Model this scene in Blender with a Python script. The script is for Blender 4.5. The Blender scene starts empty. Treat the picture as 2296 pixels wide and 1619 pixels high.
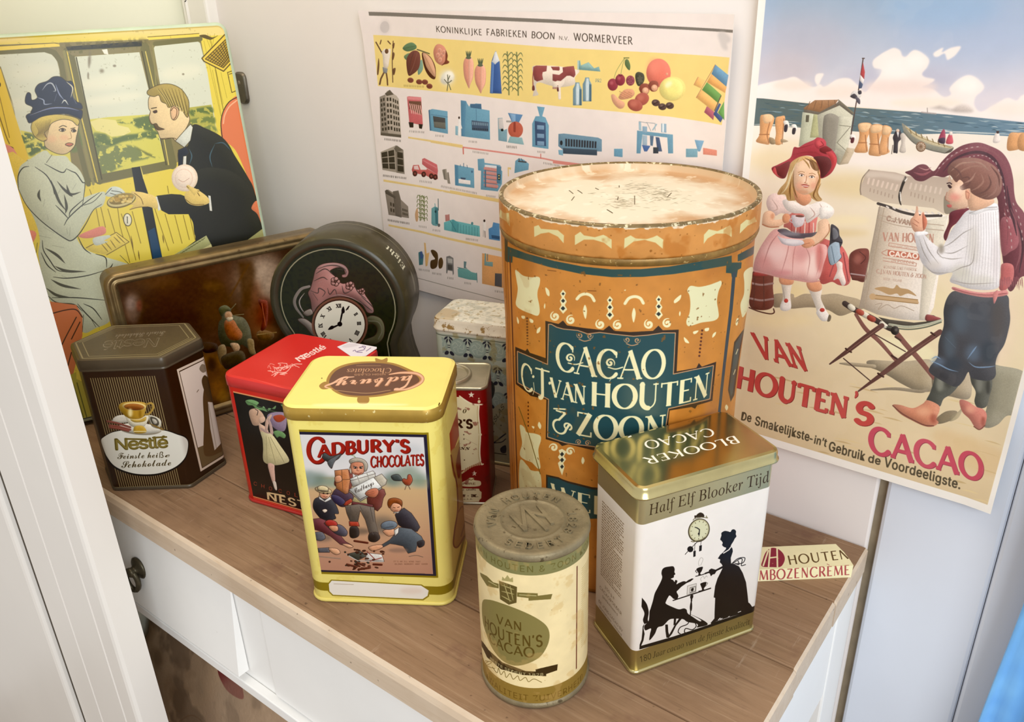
import bpy, math, os, random
import numpy as np
from mathutils import Matrix, Vector, noise as mnoise
from math import sin, cos, pi, tan, radians

C = bpy.context.scene.collection
SC = bpy.context.scene
rnd = random.Random(7)
W, H = 2296, 1619

# ------------------------------------------------------------------ camera
F = 1875.1
YAW, PITCH, ROLL = 0.6623, 0.4415, -0.0310
CAM = np.array([0.0343, -0.2795, 0.4297])
def _rot(yaw, pitch, roll):
    cy, sy, cp, sp = cos(yaw), sin(yaw), cos(pitch), sin(pitch)
    f = np.array([-sy*cp, cy*cp, -sp]); r = np.array([cy, sy, 0.0]); u = np.cross(r, f)
    return np.array([cos(roll)*r + sin(roll)*u, -sin(roll)*r + cos(roll)*u, f])
RC = _rot(YAW, PITCH, ROLL)
cam_data = bpy.data.cameras.new('camera')
cam_data.sensor_fit = 'HORIZONTAL'; cam_data.sensor_width = 36.0
cam_data.lens = F / W * 36.0
cam_data.clip_start = 0.01
cam = bpy.data.objects.new('camera', cam_data); C.objects.link(cam)
cam.matrix_world = Matrix([[RC[0][i], RC[1][i], -RC[2][i], CAM[i]] for i in range(3)] + [[0, 0, 0, 1]])
SC.camera = cam

# ------------------------------------------------------------------ light
SC.view_settings.view_transform = 'Standard'
SC.view_settings.look = 'None'
SC.view_settings.gamma = 1.0
SC.view_settings.use_curve_mapping = False
SC.view_settings.exposure = -0.16
world = bpy.data.worlds.new('room_light'); SC.world = world; world.use_nodes = True
bg = world.node_tree.nodes['Background']
bg.inputs[0].default_value = (1.0, 0.965, 0.92, 1); bg.inputs[1].default_value = 0.80
def area(name, loc, target, size, power, col, sy=None):
    l = bpy.data.lights.new(name, 'AREA'); l.shape = 'RECTANGLE' if sy else 'SQUARE'
    l.size = size; l.size_y = sy or size; l.energy = power; l.color = col
    o = bpy.data.objects.new(name, l); C.objects.link(o); o.location = loc
    o.rotation_euler = (Vector(target) - Vector(loc)).to_track_quat('-Z', 'Y').to_euler()
    return o
# warm ceiling lamp in the cupboard bed, cool daylight from the room's window on the right
area('lamp_overhead', (-0.52, -0.05, 1.25), (-0.5, 0.15, 0), 0.45, 6.0, (1.0, 0.87, 0.68))
area('window_daylight', (1.2, -1.0, 0.9), (-0.1, 0.25, 0.1), 1.1, 34, (0.84, 0.92, 1.0))

# ------------------------------------------------------------------ objects
def link(o, parent=None):
    C.objects.link(o)
    if parent is not None: o.parent = parent
    return o
def thing(name, label, cat, loc=(0, 0, 0), rz=0.0, group=None):
    o = bpy.data.objects.new(name, None); link(o); o.location = loc; o.rotation_euler = (0, 0, rz)
    o.empty_display_size = 0.02
    o['label'] = label; o['category'] = cat
    if group: o['group'] = group
    return o
class MB:
    def __init__(s): s.v = []; s.f = []; s.mi = []; s.uv = []; s.sm = []
    def add(s, vs, fs, mi=0, uvs=None, smooth=False):
        b = len(s.v); s.v += [tuple(map(float, v)) for v in vs]
        for k, f in enumerate(fs):
            s.f.append(tuple(b + i for i in f)); s.mi.append(mi if isinstance(mi, int) else mi[k]); s.sm.append(smooth)
            s.uv.append(uvs[k] if uvs is not None else [(0, 0)] * len(f))
        return s
    def box(s, lo, hi, mi=0):
        x0, y0, z0 = lo; x1, y1, z1 = hi
        v = [(x0,y0,z0),(x1,y0,z0),(x1,y1,z0),(x0,y1,z0),(x0,y0,z1),(x1,y0,z1),(x1,y1,z1),(x0,y1,z1)]
        return s.add(v, [(0,3,2,1),(4,5,6,7),(0,1,5,4),(1,2,6,5),(2,3,7,6),(3,0,4,7)], mi)
    def tube(s, pts, rad, n=10, mi=0, cap=True):
        pts = [Vector(p) for p in pts]; rs = rad if isinstance(rad, (list, tuple)) else [rad] * len(pts)
        vs = []; fs = []; prev = None
        for i, p in enumerate(pts):
            t = (pts[min(i+1, len(pts)-1)] - pts[max(i-1, 0)]).normalized()
            if prev is None:
                a = t.orthogonal().normalized()
            else:
                a = (prev - t * prev.dot(t)).normalized()
            prev = a; b = t.cross(a)
            for k in range(n):
                w = 2 * pi * k / n; vs.append(p + (a * cos(w) + b * sin(w)) * rs[i])
        for i in range(len(pts) - 1):
            for k in range(n):
                fs.append((i*n+k, i*n+(k+1) % n, (i+1)*n+(k+1) % n, (i+1)*n+k))
        if cap: fs += [tuple(range(n))[::-1], tuple(range((len(pts)-1)*n, len(pts)*n))]
        return s.add(vs, fs, mi, None, True)
    def lathe(s, prof, n=48, mi=0, cap=True, M=None, smooth=True):
        vs = []; fs = []
        for r, z in prof:
            for k in range(n):
                w = 2*pi*k/n; p = Vector((r*cos(w), r*sin(w), z)); vs.append(M @ p if M else p)
        m = len(prof)
        for i in range(m-1):
            for k in range(n): fs.append((i*n+k, i*n+(k+1) % n, (i+1)*n+(k+1) % n, (i+1)*n+k))
        if cap: fs += [tuple(range(n))[::-1], tuple(range((m-1)*n, m*n))]
        return s.add(vs, fs, mi, None, smooth)
    def build(s, name, mats, parent=None, bevel=0, seg=2, ang=40):
        me = bpy.data.meshes.new(name); me.from_pydata(s.v, [], s.f)
        mats = mats if isinstance(mats, (list, tuple)) else [mats]
        for m in mats: me.materials.append(m)
        me.polygons.foreach_set('material_index', s.mi)
        me.polygons.foreach_set('use_smooth', s.sm)
        uvl = me.uv_layers.new(name='UVMap')
        flat = [c for f in s.uv for p in f for c in p]
        uvl.data.foreach_set('uv', flat)
        me.update()
        o = bpy.data.objects.new(name, me); link(o, parent)
        if bevel:
            b = o.modifiers.new('bevel', 'BEVEL'); b.width = bevel; b.segments = seg; b.limit_method = 'ANGLE'; b.angle_limit = radians(ang)
            b.harden_normals = False
        return o
def tag(o, label, cat, group=None):
    o['label'] = label; o['category'] = cat
    if group: o['group'] = group
    return o
def struct(o): o['kind'] = 'structure'; return o

# ------------------------------------------------------------------ materials
def srgb(h):
    if not isinstance(h, str): return tuple(h)
    h = h.lstrip('#'); c = [int(h[i:i+2], 16) / 255 for i in (0, 2, 4)]
    return tuple(c)
def lin(h):
    return tuple((c / 12.92 if c <= 0.04045 else ((c + 0.055) / 1.055) ** 2.4) for c in srgb(h))
def nmat(name):
    m = bpy.data.materials.new(name); m.use_nodes = True
    nt = m.node_tree; b = nt.nodes['Principled BSDF']
    return m, nt, b
def mixrgb(nt, fac, a, b, mode='MIX'):
    n = nt.nodes.new('ShaderNodeMix'); n.data_type = 'RGBA'; n.blend_type = mode
    for sock, v in ((0, fac), (6, a), (7, b)):
        if isinstance(v, (int, float)): n.inputs[sock].default_value = v
        elif isinstance(v, tuple): n.inputs[sock].default_value = (*v, 1)
        else: nt.links.new(v, n.inputs[sock])
    return n.outputs[2]
def noise_node(nt, scale, detail=4, rough=0.55, vec=None, dist=0):
    n = nt.nodes.new('ShaderNodeTexNoise'); n.inputs['Scale'].default_value = scale
    n.inputs['Detail'].default_value = detail; n.inputs['Roughness'].default_value = rough
    n.inputs['Distortion'].default_value = dist
    if vec is None:
        t = nt.nodes.get('tc') or nt.nodes.new('ShaderNodeTexCoord'); t.name = 'tc'; vec = t.outputs['Object']
    nt.links.new(vec, n.inputs['Vector'])
    return n.outputs[0]
def ramp(nt, src, lo, hi, a=0.0, b=1.0):
    n = nt.nodes.new('ShaderNodeMapRange'); nt.links.new(src, n.inputs[0])
    for i, v in zip((1, 2, 3, 4), (lo, hi, a, b)): n.inputs[i].default_value = v
    return n.outputs[0]
def bump(nt, b, src, strength, dist=0.001):
    n = nt.nodes.new('ShaderNodeBump'); n.inputs['Strength'].default_value = strength; n.inputs['Distance'].default_value = dist
    nt.links.new(src, n.inputs['Height']); nt.links.new(n.outputs[0], b.inputs['Normal'])
def paint(name, col, rough=0.5, metal=0.0, var=0.06, vscale=30, wear=None, wearcol='#8a7440', wearscale=120, coat=0.0, bmp=0.0, bscale=300, spec=0.35, wr=None):
    """painted / lacquered surface: colour, slight mottling, optional worn spots and fine relief"""
    m, nt, b = nmat(name)
    c = lin(col); k = 1 - var
    base = mixrgb(nt, ramp(nt, noise_node(nt, vscale), 0.3, 0.7), tuple(x * k for x in c), tuple(min(1, x * (1 + var)) for x in c))
    if wear:
        w = ramp(nt, noise_node(nt, wearscale, 6, 0.65), wear, wear + 0.05)
        base = mixrgb(nt, w, base, lin(wearcol))
    nt.links.new(base, b.inputs['Base Color'])
    b.inputs['Roughness'].default_value = rough; b.inputs['Metallic'].default_value = metal
    b.inputs['Coat Weight'].default_value = coat*0.4; b.inputs['Coat Roughness'].default_value = 0.15
    b.inputs['Specular IOR Level'].default_value = spec
    if bmp: bump(nt, b, noise_node(nt, bscale, 3), bmp)
    return m
# ------------------------------------------------------------------ flat print: a small painter that fills in-memory textures
FD = bpy.utils.system_resource('DATAFILES', path='fonts')
FONTS = {k: bpy.data.fonts.load(os.path.join(FD, v)) for k, v in
         {'sans': 'Inter.woff2', 'math': 'NotoSansMath-Regular.woff2', 'mono': 'DejaVuSansMono.woff2'}.items()}
_fc = {}
def serif(s, kind='bold'):
    """letters of the mathematical alphabets: bold serif, italic serif, bold italic, script"""
    base = {'bold': 0x1D400, 'ital': 0x1D434, 'bi': 0x1D468, 'script': 0x1D4D0}[kind]
    out = ''
    for ch in s:
        if 'A' <= ch <= 'Z': out += chr(base + ord(ch) - 65)
        elif 'a' <= ch <= 'z': out += '\u210E' if (kind == 'ital' and ch == 'h') else chr(base + 26 + ord(ch) - 97)
        elif '0' <= ch <= '9' and kind in ('bold', 'bi'): out += chr(0x1D7CE + ord(ch) - 48)
        else: out += ch
    return out
def glyphs(s, font, space=1.0):
    k = (s, font, space)
    if k in _fc: return _fc[k]
    c = bpy.data.curves.new('t', 'FONT'); c.body = s; c.font = FONTS[font]; c.resolution_u = 4; c.space_character = space
    o = bpy.data.objects.new('t', c); C.objects.link(o)
    me = o.to_mesh(); me.calc_loop_triangles()
    v = np.empty(len(me.vertices) * 3); me.vertices.foreach_get('co', v); v = v.reshape(-1, 3)[:, :2].copy()
    t = np.empty(len(me.loop_triangles) * 3, int); me.loop_triangles.foreach_get('vertices', t)
    o.to_mesh_clear(); bpy.data.objects.remove(o); bpy.data.curves.remove(c)
    _fc[k] = (v, t.reshape(-1, 3)); return _fc[k]
def pxray(P):
    P = np.asarray(P, float)
    d = np.stack([(P[..., 0] - W/2) / F, -(P[..., 1] - H/2) / F, np.ones(P.shape[:-1])], -1)
    return d @ RC
class Plane:
    """flat face: origin o, in-plane axes u, v (metres)"""
    def __init__(s, o, u, v, s0=0.0, sgn=1):
        s.o, s.u, s.v = (np.asarray(a, float) for a in (o, u, v)); s.n = np.cross(s.u, s.v); s.s0 = s0; s.sgn = sgn
    def inv(s, P):
        d = pxray(P); t = ((s.o - CAM) @ s.n) / (d @ s.n); X = CAM + d * t[..., None] - s.o
        return np.stack([s.s0 + s.sgn * (X @ s.u), X @ s.v], -1)
class Cyl:
    """round wall about an axis through c (axes a, b across, w along); u = angle * radius"""
    def __init__(s, c, r, a=(1, 0, 0), b=(0, 1, 0), w=(0, 0, 1)):
        s.c = np.asarray(c, float); s.r = r; s.M = np.array([a, b, w], float)
    def inv(s, P):
        d = pxray(P) @ s.M.T; o = s.M @ (CAM - s.c)
        A = d[..., 0]**2 + d[..., 1]**2; B = d[..., 0]*o[0] + d[..., 1]*o[1]; K = o[0]**2 + o[1]**2 - s.r**2
        D = np.sqrt(np.maximum(B*B - A*K, 0)); t = (-B - D) / A
        X = o + d * t[..., None]
        th = np.arctan2(X[..., 1], X[..., 0])
        return np.stack([th * s.r, X[..., 2]], -1)
class UV:
    def inv(s, P): return np.asarray(P, float)
def cr(pts, n=6, closed=True):
    """smooth curve through points"""
    p = np.asarray(pts, float); m = len(p)
    if m < 3: return p
    if closed: q = np.concatenate([p[-1:], p, p[:2]])
    else: q = np.concatenate([2*p[:1]-p[1:2], p, 2*p[-1:]-p[-2:-1]])
    t = np.linspace(0, 1, n, endpoint=False)[:, None]; out = []
    for i in range(len(q) - 3):
        a, b, c, d = q[i:i+4]
        out.append(0.5*((2*b) + (c-a)*t + (2*a-5*b+4*c-d)*t**2 + (3*b-a-3*c+d)*t**3))
    if not closed: out.append(p[-1:])
    return np.concatenate(out)
def pts(s):
    if isinstance(s, str):
        a = np.array(s.replace(',', ' ').split(), float); return a.reshape(-1, 2)
    return np.asarray(s, float)
def vnoise(h, w, cell, seed=0, oct=3):
    r = np.random.RandomState(seed); out = np.zeros((h, w), np.float32); amp = 1.0; tot = 0
    for _ in range(oct):
        gh, gw = int(h / cell) + 3, int(w / cell) + 3
        g = r.rand(gh, gw).astype(np.float32)
        y = np.arange(h) / cell; x = np.arange(w) / cell; yi = y.astype(int); xi = x.astype(int)
        fy = (y - yi)[:, None]; fx = (x - xi)[None]; fy = fy*fy*(3-2*fy); fx = fx*fx*(3-2*fx)
        a = g[yi][:, xi]; b = g[yi][:, xi+1]; c = g[yi+1][:, xi]; d = g[yi+1][:, xi+1]
        out += amp * ((a*(1-fx) + b*fx)*(1-fy) + (c*(1-fx) + d*fx)*fy); tot += amp
        amp *= 0.5; cell = max(cell / 2, 1.01)
    return out / tot
class Tex:
    def __init__(s, name, x0, y0, x1, y1, ppm, col, metal=0.0):
        s.name = name; s.x0, s.y0, s.ppm = x0, y0, ppm
        s.w = int(round((x1-x0)*ppm)); s.h = int(round((y1-y0)*ppm)); s.x1 = x1; s.y1 = y1
        s.a = np.empty((s.h, s.w, 4), np.float32); s.a[..., :3] = srgb(col); s.a[..., 3] = metal
        s.surf = UV(); s.z = (0, 0, 1.0); s.clip = None; s.model = None; s.ol = None; s._st = None
    def on(s, surf, *z):
        s.surf = surf; s.z = z if z else (0, 0, 1.0); return s
    def Z(s, *z): s.z = z; return s
    def px(s, P):
        P = pts(P); x, y, k = s.z
        return np.stack([x + P[:, 0] / k, y + P[:, 1] / k], 1)
    def tx(s, P):     # crop coordinates -> texture pixels
        q = s.surf.inv(s.px(P)) if not isinstance(s.surf, UV) else pts(P)
        return np.stack([(q[:, 0]-s.x0)*s.ppm, (q[:, 1]-s.y0)*s.ppm], 1)
    def cover(s, loops, blur=0):
        """exact-ish coverage of closed loops (lists of texture-pixel points), non-zero winding"""
        allp = np.concatenate(loops); pad = 2 + 3 * int(blur)
        if not np.isfinite(allp).all(): return None
        X0 = max(int(math.floor(allp[:, 0].min())) - pad, 0); X1 = min(int(math.ceil(allp[:, 0].max())) + pad, s.w)
        Y0 = max(int(math.floor(allp[:, 1].min())) - pad, 0); Y1 = min(int(math.ceil(allp[:, 1].max())) + pad, s.h)
        if X1 <= X0 or Y1 <= Y0: return None
        S = 4; h = Y1 - Y0; w = X1 - X0
        A = np.concatenate(loops); B = np.concatenate([np.roll(l, -1, 0) for l in loops])
        ya, yb = (A[:, 1]-Y0)*S - 0.5, (B[:, 1]-Y0)*S - 0.5
        lo = np.ceil(np.minimum(ya, yb)); hi = np.ceil(np.maximum(ya, yb))
        lo = np.clip(lo, 0, h*S).astype(int); hi = np.clip(hi, 0, h*S).astype(int)
        cnt = hi - lo; keep = cnt > 0
        if not keep.any(): return None
        A, B, ya, yb, lo, cnt = A[keep], B[keep], ya[keep], yb[keep], lo[keep], cnt[keep]
        idx = np.repeat(np.arange(len(cnt)), cnt)
        row = np.arange(cnt.sum()) - np.repeat(np.cumsum(cnt) - cnt, cnt) + lo[idx]
        t = (row - ya[idx]) / (yb[idx] - ya[idx]); x = A[idx, 0] + (B[idx, 0]-A[idx, 0])*t - X0
        sg = np.where(yb[idx] > ya[idx], 1.0, -1.0)
        x = np.clip(x, 0, w - 1e-3); xi = x.astype(int); fr = x - xi
        acc = np.bincount(row*(w+1) + xi, sg*(1-fr), h*S*(w+1)) + np.bincount(row*(w+1) + xi + 1, sg*fr, h*S*(w+1))[:h*S*(w+1)]
        cov = np.abs(np.cumsum(acc.reshape(h*S, w+1), 1))[:, :w].clip(0, 1).reshape(h, S, w).mean(1)
        if blur: cov = boxblur(cov, blur)
        return X0, Y0, cov.astype(np.float32)
    def comp(s, c, col, alpha=1.0, metal=None, grad=None, tex=None):
        if c is None: return s
        X0, Y0, cov = c; h, w = cov.shape; v = s.a[Y0:Y0+h, X0:X0+w]; k = (cov * alpha)[..., None]
        if s.clip is not None: k = k * s.clip[Y0:Y0+h, X0:X0+w, None]
        if grad is not None:     # (texture-px a, texture-px b, col b)
            a, b, cb = grad; d = b - a; yy, xx = np.mgrid[Y0:Y0+h, X0:X0+w]
            t = (((xx-a[0])*d[0] + (yy-a[1])*d[1]) / (d @ d)).clip(0, 1)[..., None]
            cc = np.array(srgb(col), np.float32)*(1-t) + np.array(srgb(cb), np.float32)*t
        else: cc = np.array(srgb(col), np.float32)
        if tex is not None:      # (amount, cell, seed): broken, grainy edges of old print
            am, cell, seed = tex; n = vnoise(h, w, cell, seed, 3)
            k = k * ((n - am) * 12 + 0.5).clip(0, 1)[..., None]
        if s.model is not None and h*w > 60:      # drawn modelling: a lighter upper-left and a deeper lower-right side, litho grain
            am, st, sx, sy = s.model; r = int(max(2, min(.16*min(h, w), 26)))
            if h*w < 700000:
                b = boxblur(np.pad(cov, r), r); oy, ox = r+int(sy*r*.8), r+int(sx*r*.8); f = b[oy:oy+h, ox:ox+w] if oy+h <= b.shape[0] and ox+w <= b.shape[1] and oy >= 0 and ox >= 0 else b[r:r+h, r:r+w]
                g = b[2*r-oy if 2*r-oy >= 0 else 0:, 2*r-ox if 2*r-ox >= 0 else 0:][:h, :w]
                cc = np.clip(cc*(1 - am*(1-f).clip(0, 1)**1.2)[..., None] + (am*.35*(1-g).clip(0, 1))[..., None], 0, 1)
            if s._st is None: s._st = vnoise(s.h, s.w, 2.4, 77, 2)
            cc = np.clip(cc*(1 + st*.5*(s._st[Y0:Y0+h, X0:X0+w]-.5))[..., None], 0, 1)
        v[..., :3] += (cc - v[..., :3]) * k
        if metal is not None: v[..., 3:] += (metal - v[..., 3:]) * k
        return s
    # --- shapes
    def P(s, p, col, smooth=False, blur=0, n=6, **k):
        q = pts(p); q0 = q
        if smooth: q = cr(q, max(n, 6))
        else: q = dens(q)
        g = k.pop('to', None)
        if g is not None:
            ab = s.tx(np.array(g[:4], float).reshape(2, 2)); k['grad'] = (ab[0], ab[1], g[4])
        s.comp(s.cover([s.tx(q)], blur), col, **k)
        if s.ol is not None and not blur and k.get('alpha', 1) == 1:
            o = s.ol; s.ol = None; m = s.model; s.model = None; s.L(q, o[1], o[0], closed=True, raw=True, alpha=o[2]); s.ol = o; s.model = m
        return s
    def S(s, p, col, **k): return s.P(p, col, smooth=True, **k)
    def R(s, x0, y0, x1, y1, col, **k): return s.P([(x0, y0), (x1, y0), (x1, y1), (x0, y1)], col, **k)
    def E(s, x, y, rx, ry=None, col='#000', rot=0, n=40, **k):
        ry = rx if ry is None else ry; t = np.linspace(0, 2*pi, n, endpoint=False); c, d = cos(radians(rot)), sin(radians(rot))
        a, b = rx*np.cos(t), ry*np.sin(t)
        return s.P(np.stack([x + a*c - b*d, y + a*d + b*c], 1), col, **k)
    def L(s, p, wd, col, smooth=False, closed=False, taper=None, n=6, blur=0, raw=False, **k):
        """stroke; wd in crop pixels, taper = widths multiplier at the two ends"""
        q = pts(p)
        if raw: pass
        elif smooth: q = cr(q, n, closed)
        else: q = dens(q, closed)
        if closed: q = np.concatenate([q, q[:1]])
        m = len(q); f = np.ones(m)
        if taper is not None:
            u = np.linspace(0, 1, m); a, b = taper
            f = np.where(u < 0.5, a + (1-a)*np.sin(pi*u), b + (1-b)*np.sin(pi*u))
        hw = wd * 0.5 * f
        d = np.diff(q, axis=0); ln = np.hypot(d[:, 0], d[:, 1]) + 1e-9; nn = np.stack([-d[:, 1], d[:, 0]], 1) / ln[:, None]
        loops = []; sgn = None
        a = q[:-1] + nn*hw[:-1, None]; b = q[1:] + nn*hw[1:, None]; c = q[1:] - nn*hw[1:, None]; e = q[:-1] - nn*hw[:-1, None]
        T4 = s.tx(np.concatenate([a, b, c, e])).reshape(4, -1, 2).transpose(1, 0, 2)
        loops = list(T4)
        if wd * (s.ppm / 3000.0) / s.z[2] > 1.2:
            tt = np.linspace(0, 2*pi, 9, endpoint=False)[::-1]; circ = np.stack([np.cos(tt), np.sin(tt)], 1)
            J = s.tx((q[:, None] + circ[None]*hw[:, None, None]).reshape(-1, 2)).reshape(m, 9, 2); loops += list(J)
        def area2(l): return ((l[:, 0]*np.roll(l[:, 1], -1)) - (np.roll(l[:, 0], -1)*l[:, 1])).sum()
        loops = [l if area2(l) > 0 else l[::-1] for l in loops]
        return s.comp(s.cover(loops, blur), col, **k)
    def blob(s, x, y, rx, ry, col, alpha=1.0, rot=0, **k):
        """soft-edged dab"""
        t = np.linspace(0, 2*pi, 16, endpoint=False); c, d = cos(radians(rot)), sin(radians(rot)); a, b = rx*np.cos(t), ry*np.sin(t)
        q = s.tx(np.stack([x + a*c - b*d, y + a*d + b*c], 1))
        r = max(1, int(min(np.ptp(q[:, 0]), np.ptp(q[:, 1])) * 0.22)); m = s.model; s.model = None
        s.comp(s.cover([q], r), col, alpha, **k); s.model = m; return s
    def text(s, body, box, col, font='sans', space=1.0, bold=0.0, curve=0.0, fit='cap', **k):
        """box: baseline start, baseline end, top-left in crop px (x0 y0 x1 y1 xt yt); text fills it"""
        b = np.array(box.split() if isinstance(box, str) else box, float)
        v, t = glyphs(body, font, space)
        if len(v) == 0: return s
        p0, p1, pt = b[0:2], b[2:4], b[4:6]; xmin, xmax = v[:, 0].min(), v[:, 0].max(); cap = glyphs('H' if font != 'math' else serif('H'), font)[0][:, 1].max() if fit == 'cap' else v[:, 1].max()
        u = (v[:, 0]-xmin) / (xmax-xmin); w = v[:, 1] / cap
        if isinstance(s.surf, Cyl):
            A = s.surf.inv(s.px(np.stack([p0, p1, pt]))); A[1, 1] = A[0, 1]
            return s._uvtri(A[0] + u[:, None]*(A[1]-A[0]) + w[:, None]*np.array([0, A[2, 1]-A[0, 1]]), t, col, bold, **k)
        q = p0 + u[:, None]*(p1-p0) + w[:, None]*(pt-p0)
        if curve: q = q + (curve * 4*u*(1-u))[:, None] * (pt-p0) / np.hypot(*(pt-p0))
        return s.tri(q, t, col, bold, **k)
    def tri(s, q, t, col, bold=0.0, **k):
        m = s.model; s.model = None
        T = s.tx(q)[t]; ar = (T[:, 1, 0]-T[:, 0, 0])*(T[:, 2, 1]-T[:, 0, 1]) - (T[:, 2, 0]-T[:, 0, 0])*(T[:, 1, 1]-T[:, 0, 1])
        T[ar < 0] = T[ar < 0][:, ::-1]
        c = s.cover(list(T))
        if c is not None and bold:
            X0, Y0, cov = c; r = bold; cov = (boxblur(cov, int(math.ceil(r))) * (1.6 + r)).clip(0, 1); c = (X0, Y0, cov)
        s.comp(c, col, **k); s.model = m; return s
    def _uvtri(s, q, t, col, bold, **k):
        su = s.surf; s.surf = UV(); s.tri(q, t, col, bold, **k); s.surf = su; return s
    def word(s, body, box, col, style, **k):
        """hand-drawn alphabet below: same box rule"""
        b = np.array(box.split() if isinstance(box, str) else box, float)
        strokes, width = layout(body, style)
        p0, p1, pt = b[0:2], b[2:4], b[4:6]
        M = np.stack([(p1-p0)/width, pt-p0]); curve = k.pop('curve', 0.0)
        loops = []; su = s.surf
        if isinstance(su, Cyl):
            A = su.inv(s.px(np.stack([p0, p1, pt]))); p0 = A[0]; M = np.array([[(A[1, 0]-A[0, 0])/width, 0], [0, A[2, 1]-A[0, 1]]]); s.surf = UV()
        for lp in strokes:
            q = p0 + lp @ M
            if curve:
                u = lp[:, 0]/width; q = q + (curve*4*u*(1-u))[:, None]*(pt-p0)/np.hypot(*(pt-p0))
            l = s.tx(q)
            if ((l[:, 0]*np.roll(l[:, 1], -1)) - (np.roll(l[:, 0], -1)*l[:, 1])).sum() < 0: l = l[::-1]
            loops.append(l)
        s.surf = su
        return s.comp(s.cover(loops), col, **k)
    def uvp(s, x, y): return s.surf.inv(s.px([(x, y)]))[0]
    def U(s, f, *a, **k):
        """call a drawing method in surface metres"""
        su, z = s.surf, s.z; s.surf = UV(); s.z = (0, 0, 1.0); getattr(s, f)(*a, **k); s.surf, s.z = su, z; return s
    def spiral(s, x, y, r, wd, col, a0=0, turns=1.4, d=1, tail=0, **k):
        t = np.linspace(0, 1, 26); a = radians(a0) + d*2*pi*turns*t; rr = r*(1-.82*t)
        return s.L(np.stack([x + rr*np.cos(a), y + rr*np.sin(a)], 1), wd, col, taper=(.25, 1), **k)
    def grain(s, amount, cell, seed=1, mask=None):
        n = (vnoise(s.h, s.w, cell, seed, 4) - 0.5) * 2 * amount
        s.a[..., :3] = (s.a[..., :3] * (1 + n[..., None])).clip(0, 1); return s
    def spots(s, n, col, rmin, rmax, seed, alpha=0.8, box=None):
        r = random.Random(seed); bx = box or (s.x0, s.y0, s.x1, s.y1); su, z = s.surf, s.z; s.surf = UV()
        for _ in range(n):
            x = r.uniform(bx[0], bx[2]); y = r.uniform(bx[1], bx[3]); R = r.uniform(rmin, rmax)
            m = 7; q = [(x + R*r.uniform(.5, 1)*cos(2*pi*i/m), y + R*r.uniform(.5, 1)*sin(2*pi*i/m)) for i in range(m)]
            s.P(q, col, True, n=3, alpha=alpha*r.uniform(.5, 1))
        s.surf, s.z = su, z; return s
    def image(s):
        # ink calibration: the varnish adds its own reflection, so dark inks are printed a little deeper
        c = s.a[..., :3].clip(0, 1); l = np.where(c <= .04045, c/12.92, ((c+.055)/1.055)**2.4); l = (l - .011*(1-l)).clip(.0006, 1)
        g = l.mean(-1, keepdims=True); l = (g + (l-g)*1.05).clip(.0005, 1); s.a[..., :3] = np.where(l <= .0031308, l*12.92, 1.055*l**(1/2.4)-.055)
        im = bpy.data.images.new(s.name, s.w, s.h, alpha=True); im.alpha_mode = 'CHANNEL_PACKED'
        im.pixels.foreach_set(np.ascontiguousarray(s.a.clip(0, 1)).ravel()); im.update(); im.pack(); return im
    def mat(s, rough=0.45, coat=0.0, mrough=0.3, bmp=0.05, bscale=200, spec=0.28, extra=None):
        m, nt, b = nmat(s.name); t = nt.nodes.new('ShaderNodeTexImage'); t.image = s.image(); t.interpolation = 'Cubic'; t.extension = 'EXTEND'
        nt.links.new(t.outputs[0], b.inputs['Base Color']); nt.links.new(t.outputs[1], b.inputs['Metallic'])
        nt.links.new(ramp(nt, t.outputs[1], 0, 1, rough, mrough), b.inputs['Roughness'])
        b.inputs['Coat Weight'].default_value = coat*0.4; b.inputs['Coat Roughness'].default_value = 0.12
        b.inputs['Specular IOR Level'].default_value = spec
        if bmp: bump(nt, b, noise_node(nt, bscale, 3), bmp)
        return m
    def uv(s, x, y): return ((x-s.x0)/(s.x1-s.x0), (y-s.y0)/(s.y1-s.y0))
def dens(q, closed=True, m=4):
    """subdivide straight edges a little so they follow round walls"""
    nx = np.roll(q, -1, 0) if closed else q[1:]; a = q if closed else q[:-1]
    t = (np.arange(m)/m)[None, :, None]
    r = (a[:, None] + (nx-a)[:, None]*t).reshape(-1, 2)
    return r if closed else np.concatenate([r, q[-1:]])
def boxblur(a, r):
    r = int(max(1, r))
    for _ in range(2):
        for ax in (0, 1):
            p = np.pad(a, [(r+1, r) if i == ax else (0, 0) for i in (0, 1)], mode='edge'); c = np.cumsum(p, ax)
            n = 2*r+1
            a = (c[n:] - c[:-n])/n if ax == 0 else (c[:, n:] - c[:, :-n])/n
    return a
# --- a drawn alphabet of thick and thin strokes with serifs (cap height 1)
def _arc(cx, cy, rx, ry, a0, a1, n=18):
    t = np.radians(np.linspace(a0, a1, n)); return np.stack([cx + rx*np.cos(t), cy + ry*np.sin(t)], 1)
def _l(*p): return np.array(p, float).reshape(-1, 2)
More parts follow.
